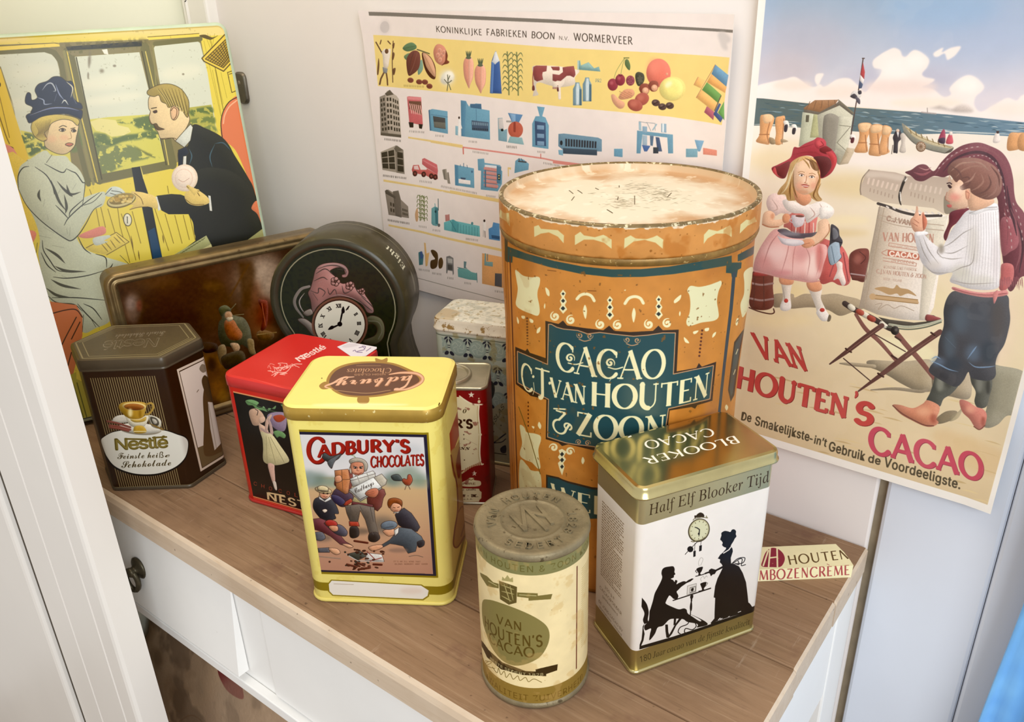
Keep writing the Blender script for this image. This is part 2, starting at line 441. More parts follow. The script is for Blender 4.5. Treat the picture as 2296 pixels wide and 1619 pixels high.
# each glyph: advance, list of (kind, points); kinds: T thick, N thin, M medium, s = serif at (x, y, half width)
def _glyph(ch):
    A = _arc
    g = {
     'A': (.86, [('N', _l(.08, 0, .44, 1)), ('T', _l(.42, 1, .80, 0)), ('N', _l(.2, .33, .66, .33)), ('s', (.08, 0)), ('s', (.8, 0))]),
     'B': (.66, [('T', _l(.14, 0, .14, 1)), ('M', np.concatenate([_l(.12, 1, .32, 1), A(.32, .76, .22, .24, 90, -90), _l(.14, .52)])), ('M', np.concatenate([_l(.14, .52, .34, .52), A(.34, .26, .26, .26, 90, -90), _l(.12, 0)]))]),
     'C': (.84, [('V', A(.48, .5, .4, .5, 48, 318, 34)), ('s2', (.77, .84))]),
     'D': (.84, [('T', _l(.14, 0, .14, 1)), ('V', np.concatenate([_l(.1, 1, .34, 1), A(.34, .5, .42, .5, 90, -90, 24), _l(.1, 0)]))]),
     'E': (.62, [('T', _l(.14, 0, .14, 1)), ('N', _l(.1, .97, .54, .97)), ('N', _l(.14, .52, .46, .52)), ('N', _l(.1, .03, .56, .03)), ('v', (.54, .9)), ('v', (.56, .1))]),
     'F': (.58, [('T', _l(.14, 0, .14, 1)), ('N', _l(.1, .97, .54, .97)), ('N', _l(.14, .5, .44, .5)), ('s', (.14, 0))]),
     'G': (.86, [('V', A(.48, .5, .4, .5, 48, 330, 34)), ('T', _l(.82, .42, .82, .1)), ('N', _l(.6, .42, .86, .42))]),
     'H': (.84, [('T', _l(.16, 0, .16, 1)), ('T', _l(.68, 0, .68, 1)), ('N', _l(.16, .52, .68, .52)), ('s', (.16, 0)), ('s', (.16, 1)), ('s', (.68, 0)), ('s', (.68, 1))]),
     'I': (.34, [('T', _l(.17, 0, .17, 1)), ('s', (.17, 0)), ('s', (.17, 1))]),
     'J': (.46, [('T', np.concatenate([_l(.3, 1, .3, .1), A(.12, .06, .18, .2, 0, -90, 8)])), ('s', (.3, 1))]),
     'K': (.78, [('T', _l(.16, 0, .16, 1)), ('N', _l(.66, 1, .2, .45)), ('T', _l(.3, .56, .72, 0)), ('s', (.16, 0)), ('s', (.16, 1)), ('s', (.66, 1)), ('s', (.7, 0))]),
     'L': (.58, [('T', _l(.14, 0, .14, 1)), ('N', _l(.1, .03, .54, .03)), ('s', (.14, 1)), ('v', (.54, .1))]),
     'M': (1.0, [('N', _l(.1, 0, .18, 1)), ('T', _l(.18, 1, .5, .06)), ('N', _l(.5, .06, .82, 1)), ('T', _l(.82, 1, .9, 0))]),
     'N': (.84, [('N', _l(.15, 0, .15, 1)), ('T', _l(.15, 1, .69, 0)), ('N', _l(.69, 0, .69, 1)), ('s', (.15, 0)), ('s', (.69, 1)), ('s', (.12, 1))]),
     'O': (.92, [('V', A(.46, .5, .4, .5, 0, 360, 44))]),
     'P': (.64, [('T', _l(.14, 0, .14, 1)), ('V', np.concatenate([_l(.12, 1, .3, 1), A(.3, .74, .28, .26, 90, -90), _l(.14, .48)])), ('s', (.14, 0))]),
     'R': (.74, [('T', _l(.14, 0, .14, 1)), ('M', np.concatenate([_l(.12, 1, .32, 1), A(.32, .74, .26, .26, 90, -90), _l(.14, .48)])), ('T', _l(.34, .48, .68, 0)), ('s', (.14, 0)), ('s', (.66, 0))]),
     'S': (.58, [('T', np.concatenate([A(.29, .74, .2, .26, 30, 235, 16), A(.29, .25, .22, .25, 65, -145, 18)]))]),
     'T': (.72, [('T', _l(.36, 0, .36, 1)), ('N', _l(.04, .96, .68, .96)), ('s', (.36, 0)), ('v', (.04, .9)), ('v', (.68, .9))]),
     'U': (.84, [('T', np.concatenate([_l(.16, 1, .16, .34), A(.42, .34, .26, .34, 180, 270, 12)])), ('N', np.concatenate([A(.42, .34, .26, .34, 270, 360, 12), _l(.68, 1)])), ('s', (.16, 1)), ('s', (.68, 1))]),
     'V': (.82, [('T', _l(.06, 1, .42, 0)), ('N', _l(.42, 0, .76, 1)), ('s', (.08, 1)), ('s', (.74, 1))]),
     'W': (1.14, [('T', _l(.06, 1, .34, 0)), ('N', _l(.34, 0, .58, 1)), ('T', _l(.56, 1, .84, 0)), ('N', _l(.84, 0, 1.08, 1)), ('s', (.08, 1)), ('s', (1.06, 1))]),
     'X': (.76, [('T', _l(.08, 1, .68, 0)), ('N', _l(.66, 1, .1, 0)), ('s', (.1, 1)), ('s', (.66, 1)), ('s', (.1, 0)), ('s', (.66, 0))]),
     'Q': (.92, [('V', A(.46, .5, .4, .5, 0, 360, 44))]),
     'Y': (.78, [('T', _l(.06, 1, .4, .46)), ('N', _l(.4, .46, .72, 1)), ('T', _l(.4, .46, .4, 0)), ('s', (.08, 1)), ('s', (.7, 1)), ('s', (.4, 0))]),
     'Z': (.7, [('N', _l(.1, .96, .6, .96)), ('T', _l(.6, .98, .1, .02)), ('N', _l(.1, .04, .64, .04)), ('v', (.1, .88)), ('v', (.64, .12))]),
     '&': (.9, [('M', np.concatenate([_l(.2, .98, .56, .98, .3, .6), A(.32, .3, .26, .3, 100, 350, 20), _l(.7, .5)])), ('N', A(.66, .42, .14, .14, -60, 240, 14)), ]),
     "'": (.26, [('M', _l(.13, 1.05, .09, .8))]), '.': (.24, [('D', _l(.12, .05, .12, .051))]), '\u00b7': (.3, [('D', _l(.15, .42, .15, .421))]),
     ' ': (.34, []), '-': (.4, [('N', _l(.08, .4, .32, .4))]),
     '\u00c8': (.62, [('T', _l(.14, 0, .14, 1)), ('N', _l(.1, .97, .54, .97)), ('N', _l(.14, .52, .46, .52)), ('N', _l(.1, .03, .56, .03)), ('N', _l(.22, 1.3, .38, 1.12))]),
    }
    return g[ch]
def layout(body, style):
    """style: thick, thin, serif half-width, letter spacing, width factor"""
    th, tn, sf, sp, wf = style; x = 0.0; out = []
    for ch in body:
        if ch.islower():
            adv, st = _glyph(ch.upper()); sc = 0.74
        else: adv, st = _glyph(ch); sc = 1.0
        for kind, p in st:
            if kind == 's':
                if sf <= 0: continue
                px, py = p; d = tn*0.45; cy = (py*sc - d) if py > .5 else d
                q = _l((px*wf-sf)*sc, cy, (px*wf+sf)*sc, cy); w = [tn*1.0, tn*1.0]
            elif kind in ('v', 's2'):
                if sf <= 0: continue
                px, py = p; q = _l(px*wf*sc, (py-sf*.9)*sc, px*wf*sc, (py+sf*.9)*sc); w = [tn, tn]
            else:
                q = p * np.array([sc*wf, sc])
                d = np.gradient(q, axis=0); d = d / (np.hypot(d[:, 0], d[:, 1])[:, None] + 1e-9)
                if kind == 'T': w = np.full(len(q), th)
                elif kind == 'N': w = np.full(len(q), tn)
                elif kind == 'M': w = tn + (th*0.9-tn)*np.abs(d[:, 1])
                elif kind == 'V': w = tn + (th-tn)*np.abs(d[:, 1])**1.3
                else: w = np.full(len(q), th*1.05)
            q = q + np.array([x, 0]); w = np.asarray(w, float)
            dd = np.diff(q, axis=0); ln = np.hypot(dd[:, 0], dd[:, 1]) + 1e-9; nn = np.stack([-dd[:, 1], dd[:, 0]], 1)/ln[:, None]
            for i in range(len(q)-1):
                h0, h1 = w[i]/2, w[i+1]/2
                out.append(np.array([q[i]+nn[i]*h0, q[i+1]+nn[i]*h1, q[i+1]-nn[i]*h1, q[i]-nn[i]*h0]))
            if len(q) > 2 or kind == 'D':
                tt = np.linspace(0, 2*pi, 10, endpoint=False)
                for i in range(len(q)):
                    out.append(q[i] + np.stack([np.cos(tt), np.sin(tt)], 1)*w[i]/2)
        x += (adv*wf + sp)*sc
    x -= sp
    return out, x
# ------------------------------------------------------------------ outlines and lofts
def rrect(w, d, r, n=6, big=1):
    """rounded rectangle, counter-clockwise from the left end of the front flat; returns points and running length"""
    P = []
    for cx, cy, a0 in ((w/2-r, -d/2+r, -90), (w/2-r, d/2-r, 0), (-w/2+r, d/2-r, 90), (-w/2+r, -d/2+r, 180)):
        if not P: P.append((-w/2+r, -d/2))
        for k in range(n+1):
            a = radians(a0 + 90*k/n); P.append((cx + r*cos(a), cy + r*sin(a)))
    P = P[:-1] if (abs(P[-1][0]-P[0][0]) + abs(P[-1][1]-P[0][1])) < 1e-9 else P
    return P
def runlen(P):
    s = [0.0]
    for i in range(len(P)): a, b = P[i], P[(i+1) % len(P)]; s.append(s[-1] + math.hypot(b[0]-a[0], b[1]-a[1]))
    return s
def inset(P, d):
    """move an outline inwards by d along its corner normals"""
    if abs(d) < 1e-9: return list(P)
    n = len(P); out = []
    for i in range(n):
        a, p, b = P[i-1], P[i], P[(i+1) % n]
        e1 = Vector((p[0]-a[0], p[1]-a[1])).normalized(); e2 = Vector((b[0]-p[0], b[1]-p[1])).normalized()
        n1 = Vector((-e1.y, e1.x)); n2 = Vector((-e2.y, e2.x)); m = (n1+n2); m = m / max(m.length_squared, 1e-6) * 2
        out.append((p[0] + m.x*d, p[1] + m.y*d))
    return out
def loft(mb, rings, mi=0, uvf=None, cap0=None, cap1=None, smooth=True, base=None, capuv=None):
    """rings: list of lists of 3-D points (same count). uvf(i_ring, k) -> uv"""
    n = len(rings[0]); vs = [p for r in rings for p in r]; fs = []; uvs = []
    for i in range(len(rings)-1):
        for k in range(n):
            k2 = (k+1) % n
            fs.append((i*n+k, i*n+k2, (i+1)*n+k2, (i+1)*n+k))
            uvs.append([uvf(i, k), uvf(i, k+1), uvf(i+1, k+1), uvf(i+1, k)] if uvf else [(0, 0)]*4)
    mb.add(vs, fs, mi, uvs, smooth)
    for cap, r, rev in ((cap0, rings[0], True), (cap1, rings[-1], False)):
        if cap is not None:
            f = tuple(range(n)); f = f[::-1] if rev else f
            u = [capuv(r[k]) for k in f] if (capuv and not rev) else [(0, 0)]*n
            mb.add(r, [f], cap, [u], False)
    return mb
def ring(P, ins, z):
    return [(x, y, z) for x, y in inset(P, ins)]
class Frame:
    def __init__(s, x, y, yaw): s.x, s.y, s.yaw = x, y, yaw; s.c, s.s = cos(yaw), sin(yaw)
    def w(s, lx, ly, lz=0.0): return np.array([s.x + lx*s.c - ly*s.s, s.y + lx*s.s + ly*s.c, lz])
    def d(s, lx, ly, lz=0.0): return np.array([lx*s.c - ly*s.s, lx*s.s + ly*s.c, lz])
    def face(s, a, b, s0=0.0):
        """upright face from local point a to b, u = s0 + distance from a, v = height"""
        L = math.hypot(b[0]-a[0], b[1]-a[1]); return Plane(s.w(*a), s.d((b[0]-a[0])/L, (b[1]-a[1])/L), (0, 0, 1), s0)
    def top(s, z): return Plane(s.w(0, 0, z), s.d(1, 0), s.d(0, 1))
def boxfaces(fr, w, d, r):
    q = pi*r/2
    return {'front': fr.face((-w/2+r, -d/2), (w/2-r, -d/2), 0.0),
            'right': fr.face((w/2, -d/2+r), (w/2, d/2-r), (w-2*r)+q),
            'left': fr.face((-w/2, d/2-r), (-w/2, -d/2+r), 2*(w-2*r)+(d-2*r)+3*q)}
def tin_body(name, parent, P, prof, tex, mat, rest, wrap_from=0):
    """walls of a tin: outline P, profile [(inset, z)], wrapped print"""
    s = runlen(P); mb = MB(); R = [ring(P, i, z) for i, z in prof]
    loft(mb, R, 0, lambda i, k: tex.uv(s[k], prof[i][1]), cap0=1, cap1=1)
    o = mb.build(name, [mat, rest], parent); return o
def autosmooth(o, a=35):
    m = o.modifiers.new('weld', 'WELD'); m.merge_threshold = 1e-5
    return o
# ------------------------------------------------------------------ printed designs, traced in crop coordinates of the photograph (x0, y0, zoom)
ZA, ZB, ZC, ZD = (0, 0, 3.679), (0, 420, 3.679), (560, 440, 3.679), (140, 700, 3.679)
ZE, ZF, ZG, ZH = (600, 780, 2.698), (800, 0, 4.761), (1240, 0, 4.761), (820, 320, 4.761)
ZI, ZJ, ZK, ZL, ZM = (1100, 350, 3.679), (1100, 700, 3.679), (1660, 0, 3.5975), (1660, 300, 3.5975), (1660, 700, 3.5975)
ZN, ZO, ZQ, ZR, ZS, ZT_ = (1040, 1060, 2.897), (1300, 900, 4.7625), (1300, 1180, 4.7625), (1640, 1120, 3.244), (960, 780, 4.259), (940, 640, 8.996)
def wash(T, cell, seed, thr, gain, mx, col):
    n = vnoise(T.h, T.w, cell, seed, 4); k = ((n-thr)*gain).clip(0, mx)[..., None]; T.a[..., :3] = T.a[..., :3]*(1-k) + np.array(srgb(col), np.float32)*k
ROMAN = (.17, .05, .1, .06, 1.0)
def paint_drum(T, cy, r):
    CR, TE, DK, PK, OR = '#e6dcae', '#24454a', '#33271e', '#b78a66', '#cd873a'
    T.grain(.09, 60, 3); wash(T, 140, 21, .5, 3, .35, '#a8662c'); T.spots(260, '#9a5f26', .0003, .0012, 4, .5); T.spots(60, '#6b4420', .0003, .0009, 5, .7)
    T.on(cy, *ZI)
    # green-black band and uprights
    T.P('150 745 300 805 520 865 760 912 1000 936 1240 934 1480 912 1740 868 1990 822 1990 880 2072 878 2068 925 2040 940 2030 1000 1990 1000 1985 968 1942 965 1945 905 1740 940 1500 976 1250 998 1000 1000 740 972 480 915 188 826 186 880 150 872', '#2b4744')
    T.P('2040 815 2190 735 2190 800 2075 860 2040 870', '#2b4744')
    u0 = T.uvp(2010, 960)[0]; zt = T.uvp(2010, 960)[1]; T.U('R', u0-.0021, 0, u0+.0021, zt, '#30404a')
    u1 = T.uvp(170, 900)[0]; T.U('R', u1-.0011, 0, u1+.0011, .25, '#5b3420'); T.U('R', u1-.0070, .002, u1-.0056, .25, '#8a4c20'); T.U('R', u1-.0140, 0, u1-.0090, .25, '#a3641f')
    T.P('125 640 150 650 150 880 130 860', '#4f4127')
    # cream cartouches
    for q in ('210 938 270 985 340 1000 385 995 408 1010 405 1060 390 1110 388 1160 402 1230 405 1290 385 1318 330 1300 270 1275 225 1245 212 1210 222 1150 228 1090 218 1020',
              '1650 1072 1720 1080 1800 1065 1870 1040 1900 1030 1905 1060 1880 1120 1868 1200 1878 1270 1880 1330 1840 1360 1740 1375 1660 1400 1625 1400 1615 1360 1640 1300 1648 1220 1640 1150 1622 1110',
              '2090 960 2150 915 2160 960 2140 1050 2130 1150 2135 1240 2090 1330 2070 1300 2058 1220 2085 1140 2090 1050'):
        T.S(q, '#dcd5aa', n=4)
    T.L('712 1180 740 1150 785 1138 830 1155 855 1195', 24, CR, True); T.L('1108 1218 1140 1175 1190 1160 1235 1175 1260 1215', 24, CR, True)
    for dx, dy in ((0, 0), (386, 53), (789, 47)):
        q = pts('597 1102 622 1130 608 1165 628 1200 612 1230 632 1265 598 1302 566 1262 585 1228 572 1195 588 1165 573 1135') + [dx, dy]
        T.P(q, CR)
        for x, y, s in ((598, 1137, 13), (598, 1195, 17), (597, 1257, 19)): T.P([(x+dx, y+dy-s), (x+dx+s, y+dy), (x+dx, y+dy+s), (x+dx-s, y+dy)], '#2a2e2c')
    for q in ('778 1228 795 1275 783 1345 762 1280', '1182 1253 1197 1300 1180 1375 1165 1310', '452 1085 482 1110 485 1155 462 1140', '1570 1145 1562 1185 1520 1215 1515 1190',
              '448 1215 452 1240 446 1262 440 1240', '1562 1280 1568 1300 1560 1322 1554 1302', '258 1318 285 1320 282 1342 262 1338', '322 1340 352 1355 350 1376 328 1370', '412 1410 405 1450 382 1462 385 1430', '222 1325 238 1360 232 1385 222 1360',
              '1672 1450 1715 1440 1700 1462 1678 1470', '1768 1425 1802 1418 1798 1442 1772 1446', '1862 1452 1855 1480 1832 1500 1836 1470', '1595 1495 1625 1520 1638 1545 1605 1535', '1100 1108 1115 1102 1112 1112', '2035 1340 2052 1350 2040 1400 2026 1385'):
        T.S(q, CR, n=3)
    for x, y, a, d in ((532, 1322, 250, 1), (662, 1352, 290, -1), (905, 1388, 250, 1), (1048, 1395, 290, -1), (1306, 1388, 250, 1), (1458, 1380, 290, -1)):
        T.spiral(x, y, 40, 20, CR, a, 1.25, d if d < 0 else -1 if a == 250 else 1)
    for i in range(10): T.E(303 + .4*i, 1338+24*i, 8, 8 if i < 7 else 5, '#5a3018')
    for i in range(8): T.E(1746-3.2*i, 1440+30*i, 9, 9, '#5a3018')
    T.L('800 1112 870 1114', 7, '#7a4a22'); T.L('470 942 540 950', 6, '#7a4a22')
    # lettering panel
    T.Z(*ZJ)
    T.P('452 72 560 98 597 70 630 110 760 130 930 150 978 112 1020 155 1150 165 1340 155 1385 112 1420 150 1552 145 1535 490 1700 462 1720 422 1745 452 1868 412 1840 735 1710 770 1690 800 1660 785 1478 812 1445 1110 1200 1160 950 1156 840 1138 640 1090 590 1105 560 1078 455 1048 460 722 330 690 312 672 290 655 212 592 208 285 290 320 305 300 325 335 455 380', DK)
    q = '478 100 500 100 545 125 600 140 720 152 800 180 900 168 1010 182 1180 200 1300 190 1420 172 1525 172 1508 512 1845 442 1818 720 1468 797 1425 1085 1200 1130 950 1128 840 1108 780 1100 700 1092 620 1078 470 1030 478 720 228 580 225 322 470 432'
    T.P(q, TE); T.L(q, 8, PK, closed=True); T.P(q, TE, alpha=.0)
    T.grain(0, 50)
    for x, y in ((735, 192), (1125, 228)): T.spiral(x, y, 26, 8, PK, 200, 1.3, -1); T.spiral(x+85, y+5, 26, 8, PK, -20, 1.3, 1); T.L([(x-5, y+32), (x+40, y+48), (x+90, y+36)], 8, PK, True)
    T.spiral(725, 1072, 24, 8, PK, 160, 1.3, 1); T.spiral(800, 1080, 24, 8, PK, 20, 1.3, -1)
    T.word('CACAO', '538 468 1436 512 538 238', CR, (.17, .055, .12, .02, 1.0))
    for x, y in ((655, 380), (985, 420)): T.spiral(x, y, 40, 16, CR, 30, 1.3, -1)
    T.L('640 420 700 432 760 418', 10, CR, True); T.L('970 455 1030 470 1090 455', 10, CR, True)
    T.word('C', '256 612 350 640 256 402', CR, (.15, .06, .12, .02, 1.0)); T.E(353, 532, 10, 12, CR)
    T.word('J', '388 668 452 700 388 462', CR, (.17, .06, .0, .02, 1.0)); T.L('374 462 482 492', 13, CR); T.E(488, 586, 11, 13, CR)
    T.word('VAN', '494 690 788 757 494 538', CR, (.2, .07, .1, .0, .9))
    T.word('HOUTEN', '820 770 1800 712 820 572', CR, (.2, .06, .11, .03, 1.05))
    T.word('&', '506 978 690 1000 506 795', CR, (.1, .07, 0, 0, 1.0)); T.L('522 796 618 802', 12, CR)
    T.word('ZOON', '700 1012 1440 1055 706 815', CR, (.19, .06, .12, .06, 1.0))
    # pendant and lower panel
    T.spiral(520, 1118, 36, 18, CR, 180, 1.2, 1); T.spiral(655, 1150, 36, 18, CR, 10, 1.2, -1)
    T.P('560 1140 590 1128 625 1152 605 1190 622 1215 600 1245 610 1275 590 1348 570 1300 555 1245 575 1225 555 1195 572 1170', CR)
    for y, s in ((1172, 20), (1220, 20), (1275, 18)): T.P([(590, y-s), (590+s*.8, y), (588, y+s), (588-s*.8, y)], '#2a2e2c')
    T.P('458 1340 560 1362 592 1378 640 1395 840 1445 1200 1470 1400 1440 1400 1700 458 1700', DK); T.P('470 1356 560 1376 640 1410 840 1462 1200 1484 1388 1456 1388 1700 470 1700', TE)
    T.word('WEESP', '500 1560 1250 1640 500 1410', CR, ROMAN)
    T.S('245 930 280 950 300 990 360 1000 410 1020 415 1060 395 1130 400 1200 412 1280 390 1290 340 1240 290 1220 250 1190 245 1150 262 1080 250 1000', '#d9d1a4', n=4)
    T.S('245 1225 300 1260 330 1300 360 1310 410 1330 415 1480 330 1500 245 1480', '#d9d1a4', n=4)
    for q in ('760 1195 775 1225 760 1255 748 1228', '400 905 418 935 410 965 390 935', '340 940 362 945 355 962', '1970 770 1988 790 1975 820 1958 795'): T.S(q, CR, n=3)
    for i in range(7): T.E(312, 745+32*i, 6, 8, '#5a3018')
    T.L('235 780 320 1020 410 1335', 6, '#6f5d2a'); T.L('355 580 362 640 350 680', 5, '#d0c9a0'); T.L('1000 540 980 570', 5, '#c9c9a8')
    T.P('2112 128 2022 250 1982 650 2012 748 2044 690 2086 300', '#2e2a24'); T.P('2096 165 2034 262 1996 648 2014 705 2030 670 2074 300', '#33484a')
    T.L('2060 310 2044 350', 8, '#cfc39a'); T.L('2045 480 2030 520', 8, '#cfc39a')
    T.U('R', -r*radians(235), 0, r*radians(125), .004, '#8a5a24', alpha=.7)
    n = vnoise(T.h, T.w, 140, 21, 4); k = ((n-.62)*5).clip(0, .14)[..., None]; T.a[..., :3] = T.a[..., :3]*(1-k) + np.array(srgb('#8a5a2a'), np.float32)*k
    n = vnoise(T.h, T.w, 14, 22, 3); k = ((n-.80)*20).clip(0, .8)[..., None]; T.a[..., :3] = T.a[..., :3]*(1-k) + np.array(srgb('#7a5026'), np.float32)*k
def paint_drumlid(T, cy, r):
    T.grain(.09, 50, 8); T.on(cy, *ZI)
    for q in ('80 440 110 470 150 470 160 585 130 540 70 500', '358 582 395 570 415 600 470 605 555 612 575 630 605 655 602 720 555 665 480 630 415 640 360 668', '695 655 740 625 770 655 860 670 930 650 960 665 998 690 998 765 935 715 850 690 770 690 695 735',
              '1105 680 1155 655 1195 680 1290 685 1340 670 1372 655 1425 690 1420 765 1360 715 1270 692 1180 705 1100 765', '1760 650 1800 605 1870 620 1920 600 1975 570 1992 600 1988 668 1940 640 1860 640 1790 680 1758 725', '2062 565 2110 525 2140 530 2180 500 2195 540 2120 575 2055 640'):
        T.P(q, '#d9cd98')
    # grime along the lower edge, chipped paint along the upper one
    h = T.h; y = np.linspace(T.y0, T.y1, h)[:, None]
    n = vnoise(h, T.w, 26, 5, 4)
    k = ((.2660 - y)/.004 + (n-.5)*1.5).clip(0, .65)[..., None]; T.a[..., :3] = T.a[..., :3]*(1-k) + np.array(srgb('#7b5024'), np.float32)*k
    k = (((y - .2838)/.0016 + (n-.5)*3.4 - .3) * 5).clip(0, .9)[..., None]; T.a[..., :3] = T.a[..., :3]*(1-k) + np.array(srgb('#ead9c0'), np.float32)*k
    k = (((y - .2850)/.0008 + (n-.5)*2.6 - .2) * 5).clip(0, 1)[..., None]; T.a[..., :3] = T.a[..., :3]*(1-k) + np.array(srgb('#7a6646'), np.float32)*k
    n = vnoise(h, T.w, 60, 15, 4); k = ((n-.6)*6).clip(0, .5)[..., None]; T.a[..., :3] = T.a[..., :3]*(1-k) + np.array(srgb('#b06a30'), np.float32)*k
    T.spots(120, '#7a4a20', .0003, .0010, 6, .7)
def paint_drumtop(T, pl, r):
    yy, xx = np.mgrid[0:T.h, 0:T.w]; q = np.hypot((xx/T.ppm)-r, (yy/T.ppm)-r)/r
    n = vnoise(T.h, T.w, 90, 2, 4); n2 = vnoise(T.h, T.w, 30, 9, 4)
    k = ((q - .60)*2.8 + (n-.5)*2.2).clip(0, 1)[..., None]*.8
    T.a[..., :3] = T.a[..., :3]*(1-k) + np.array(srgb('#b98a60'), np.float32)*k
    k = ((q-.93)*14).clip(0, .9)[..., None]; T.a[..., :3] = T.a[..., :3]*(1-k) + np.array(srgb('#ddd2b6'), np.float32)*k
    k = ((n2-.62)*5).clip(0, .5)[..., None]; T.a[..., :3] = T.a[..., :3]*(1-k) + np.array(srgb('#efe6d2'), np.float32)*k
    T.on(pl, *ZI); r_ = random.Random(11)
    for cx, cy, sx, sy, m in ((1240, 270, 120, 40, 70), (1100, 405, 90, 35, 70), (1420, 320, 110, 30, 60), (1150, 350, 260, 70, 60), (1480, 370, 160, 30, 30)):
        for _ in range(m):
            x, y = r_.gauss(cx, sx*.6), r_.gauss(cy, sy*.6); l = r_.uniform(15, 75); a = r_.gauss(.0, .18)
            T.L([(x-l/2, y-l/2*a), (x+l/2, y+l/2*a)], r_.uniform(2.5, 6), r_.choice(['#9c947c', '#857b64', '#b5ac92']), alpha=r_.uniform(.35, .85), taper=(.2, .2))
    for q in ('648 290 680 318', '718 290 755 318', '1187 345 1187 412', '668 375 690 345', '1046 375 1052 350', '1060 255 1060 270', '960 455 1005 478', '865 275 890 288', '1460 350 1490 318'):
        T.L(q, 6, '#4f4430')
def paint_can(T, cy, r):
    OL, DK = '#8a8250', '#5e4c26'
    T.grain(.05, 70, 3)
    T.U('R', T.x0, .1068, T.x1, T.y1, '#878458', metal=.25); T.U('R', T.x0, 0, T.x1, .0174, '#94793e', metal=.25)
    T.on(cy, *ZN)
    u0, u1 = T.uvp(92, 560)[0], T.uvp(806, 560)[0]
    v, t = glyphs('VAN HOUTEN & ZOON KON', 'sans', 1.15); xr = v[:, 0].max()
    T._uvtri(np.stack([u0 + v[:, 0]/xr*(u1-u0), .1092 + v[:, 1]/.51*.0046], 1), t, '#6a6236', 0)
    u0, u1 = T.uvp(150, 1400)[0], T.uvp(770, 1370)[0]
    v, t = glyphs('KWALITEIT ZUIVERHEID', 'sans', 1.1); xr = v[:, 0].max()
    T._uvtri(np.stack([u0 + v[:, 0]/xr*(u1-u0), .0062 + v[:, 1]/.51*.0050], 1), t, '#6e5526', 0)
    T.S('120 840 160 825 250 850 380 900 480 950 540 1000 557 1060 540 1130 490 1200 400 1245 320 1252 250 1220 190 1150 150 1060 122 960', '#8a7f4e', metal=.25)
    st = (.15, .11, 0, .06, .95)
    for w, b in (('VAN', '212 972 378 1000 212 918'), ("HOUTEN'S", '136 992 510 1000 136 928'), ('CACAO', '166 1092 456 1100 166 1034')): T.word(w, b, DK, st)
    T.P('228 702 345 742 342 845 292 858 235 822', '#5f5230')
    for q in ('245 730 325 760', '245 770 325 790', '260 720 300 840', '300 735 320 830', '245 800 310 835'): T.L(q, 7, '#a59766', taper=(.4, .4))
    T.P('246 700 250 675 265 690 283 665 300 690 318 680 320 712', '#a79a68')
    T.P('104 648 150 672 190 712 226 722 226 752 170 742 150 735 110 672', '#75683c'); T.P('346 778 480 784 480 800 575 788 565 822 420 832 420 815 346 806', '#75683c')
    T.L('360 794 470 800', 5, '#b3a878'); T.L('160 705 215 735', 5, '#b3a878')
    T.P('112 1082 160 1150 250 1232 400 1288 535 1295 535 1322 380 1314 240 1276 150 1198 115 1122', '#3d2f1c'); T.P('465 1278 610 1244 606 1284 530 1310 468 1296', '#3d2f1c')
    T.text('BESTE SEDERT 1828', '172 1212 516 1300 172 1196', '#c7b98a', fit='cap')
    for q in ('140 1222 180 1232 150 1252 165 1262 200 1272', '185 1262 215 1300 225 1270 240 1312 262 1290 275 1330 300 1305 320 1342 350 1320 365 1350 400 1330 420 1358 455 1340 505 1362', '150 1250 140 1240 160 1226'):
        T.L(q, 4, '#7a6638', True)
    u = T.uvp(735, 700)[0]; T.U('R', u-.0005, .021, u+.0005, .1035, '#5f2f22')
    T.U('spots', 1, '#000', 1e-5, 2e-5, 1)
    r_ = random.Random(5); z = .098
    while z > .035:
        T.U('L', [(u+.0052, z), (u+.0052+r_.uniform(.010, .016), z-.0006)], .0006, '#b8a06c', alpha=.8); z -= .0017
    n = vnoise(T.h, T.w, 60, 4, 4); k = ((n-.58)*4).clip(0, .35)[..., None]; T.a[..., :3] = T.a[..., :3]*(1-k) + np.array(srgb('#c7a368'), np.float32)*k
    T.spots(40, '#8a6a3a', .0002, .0006, 9, .6)
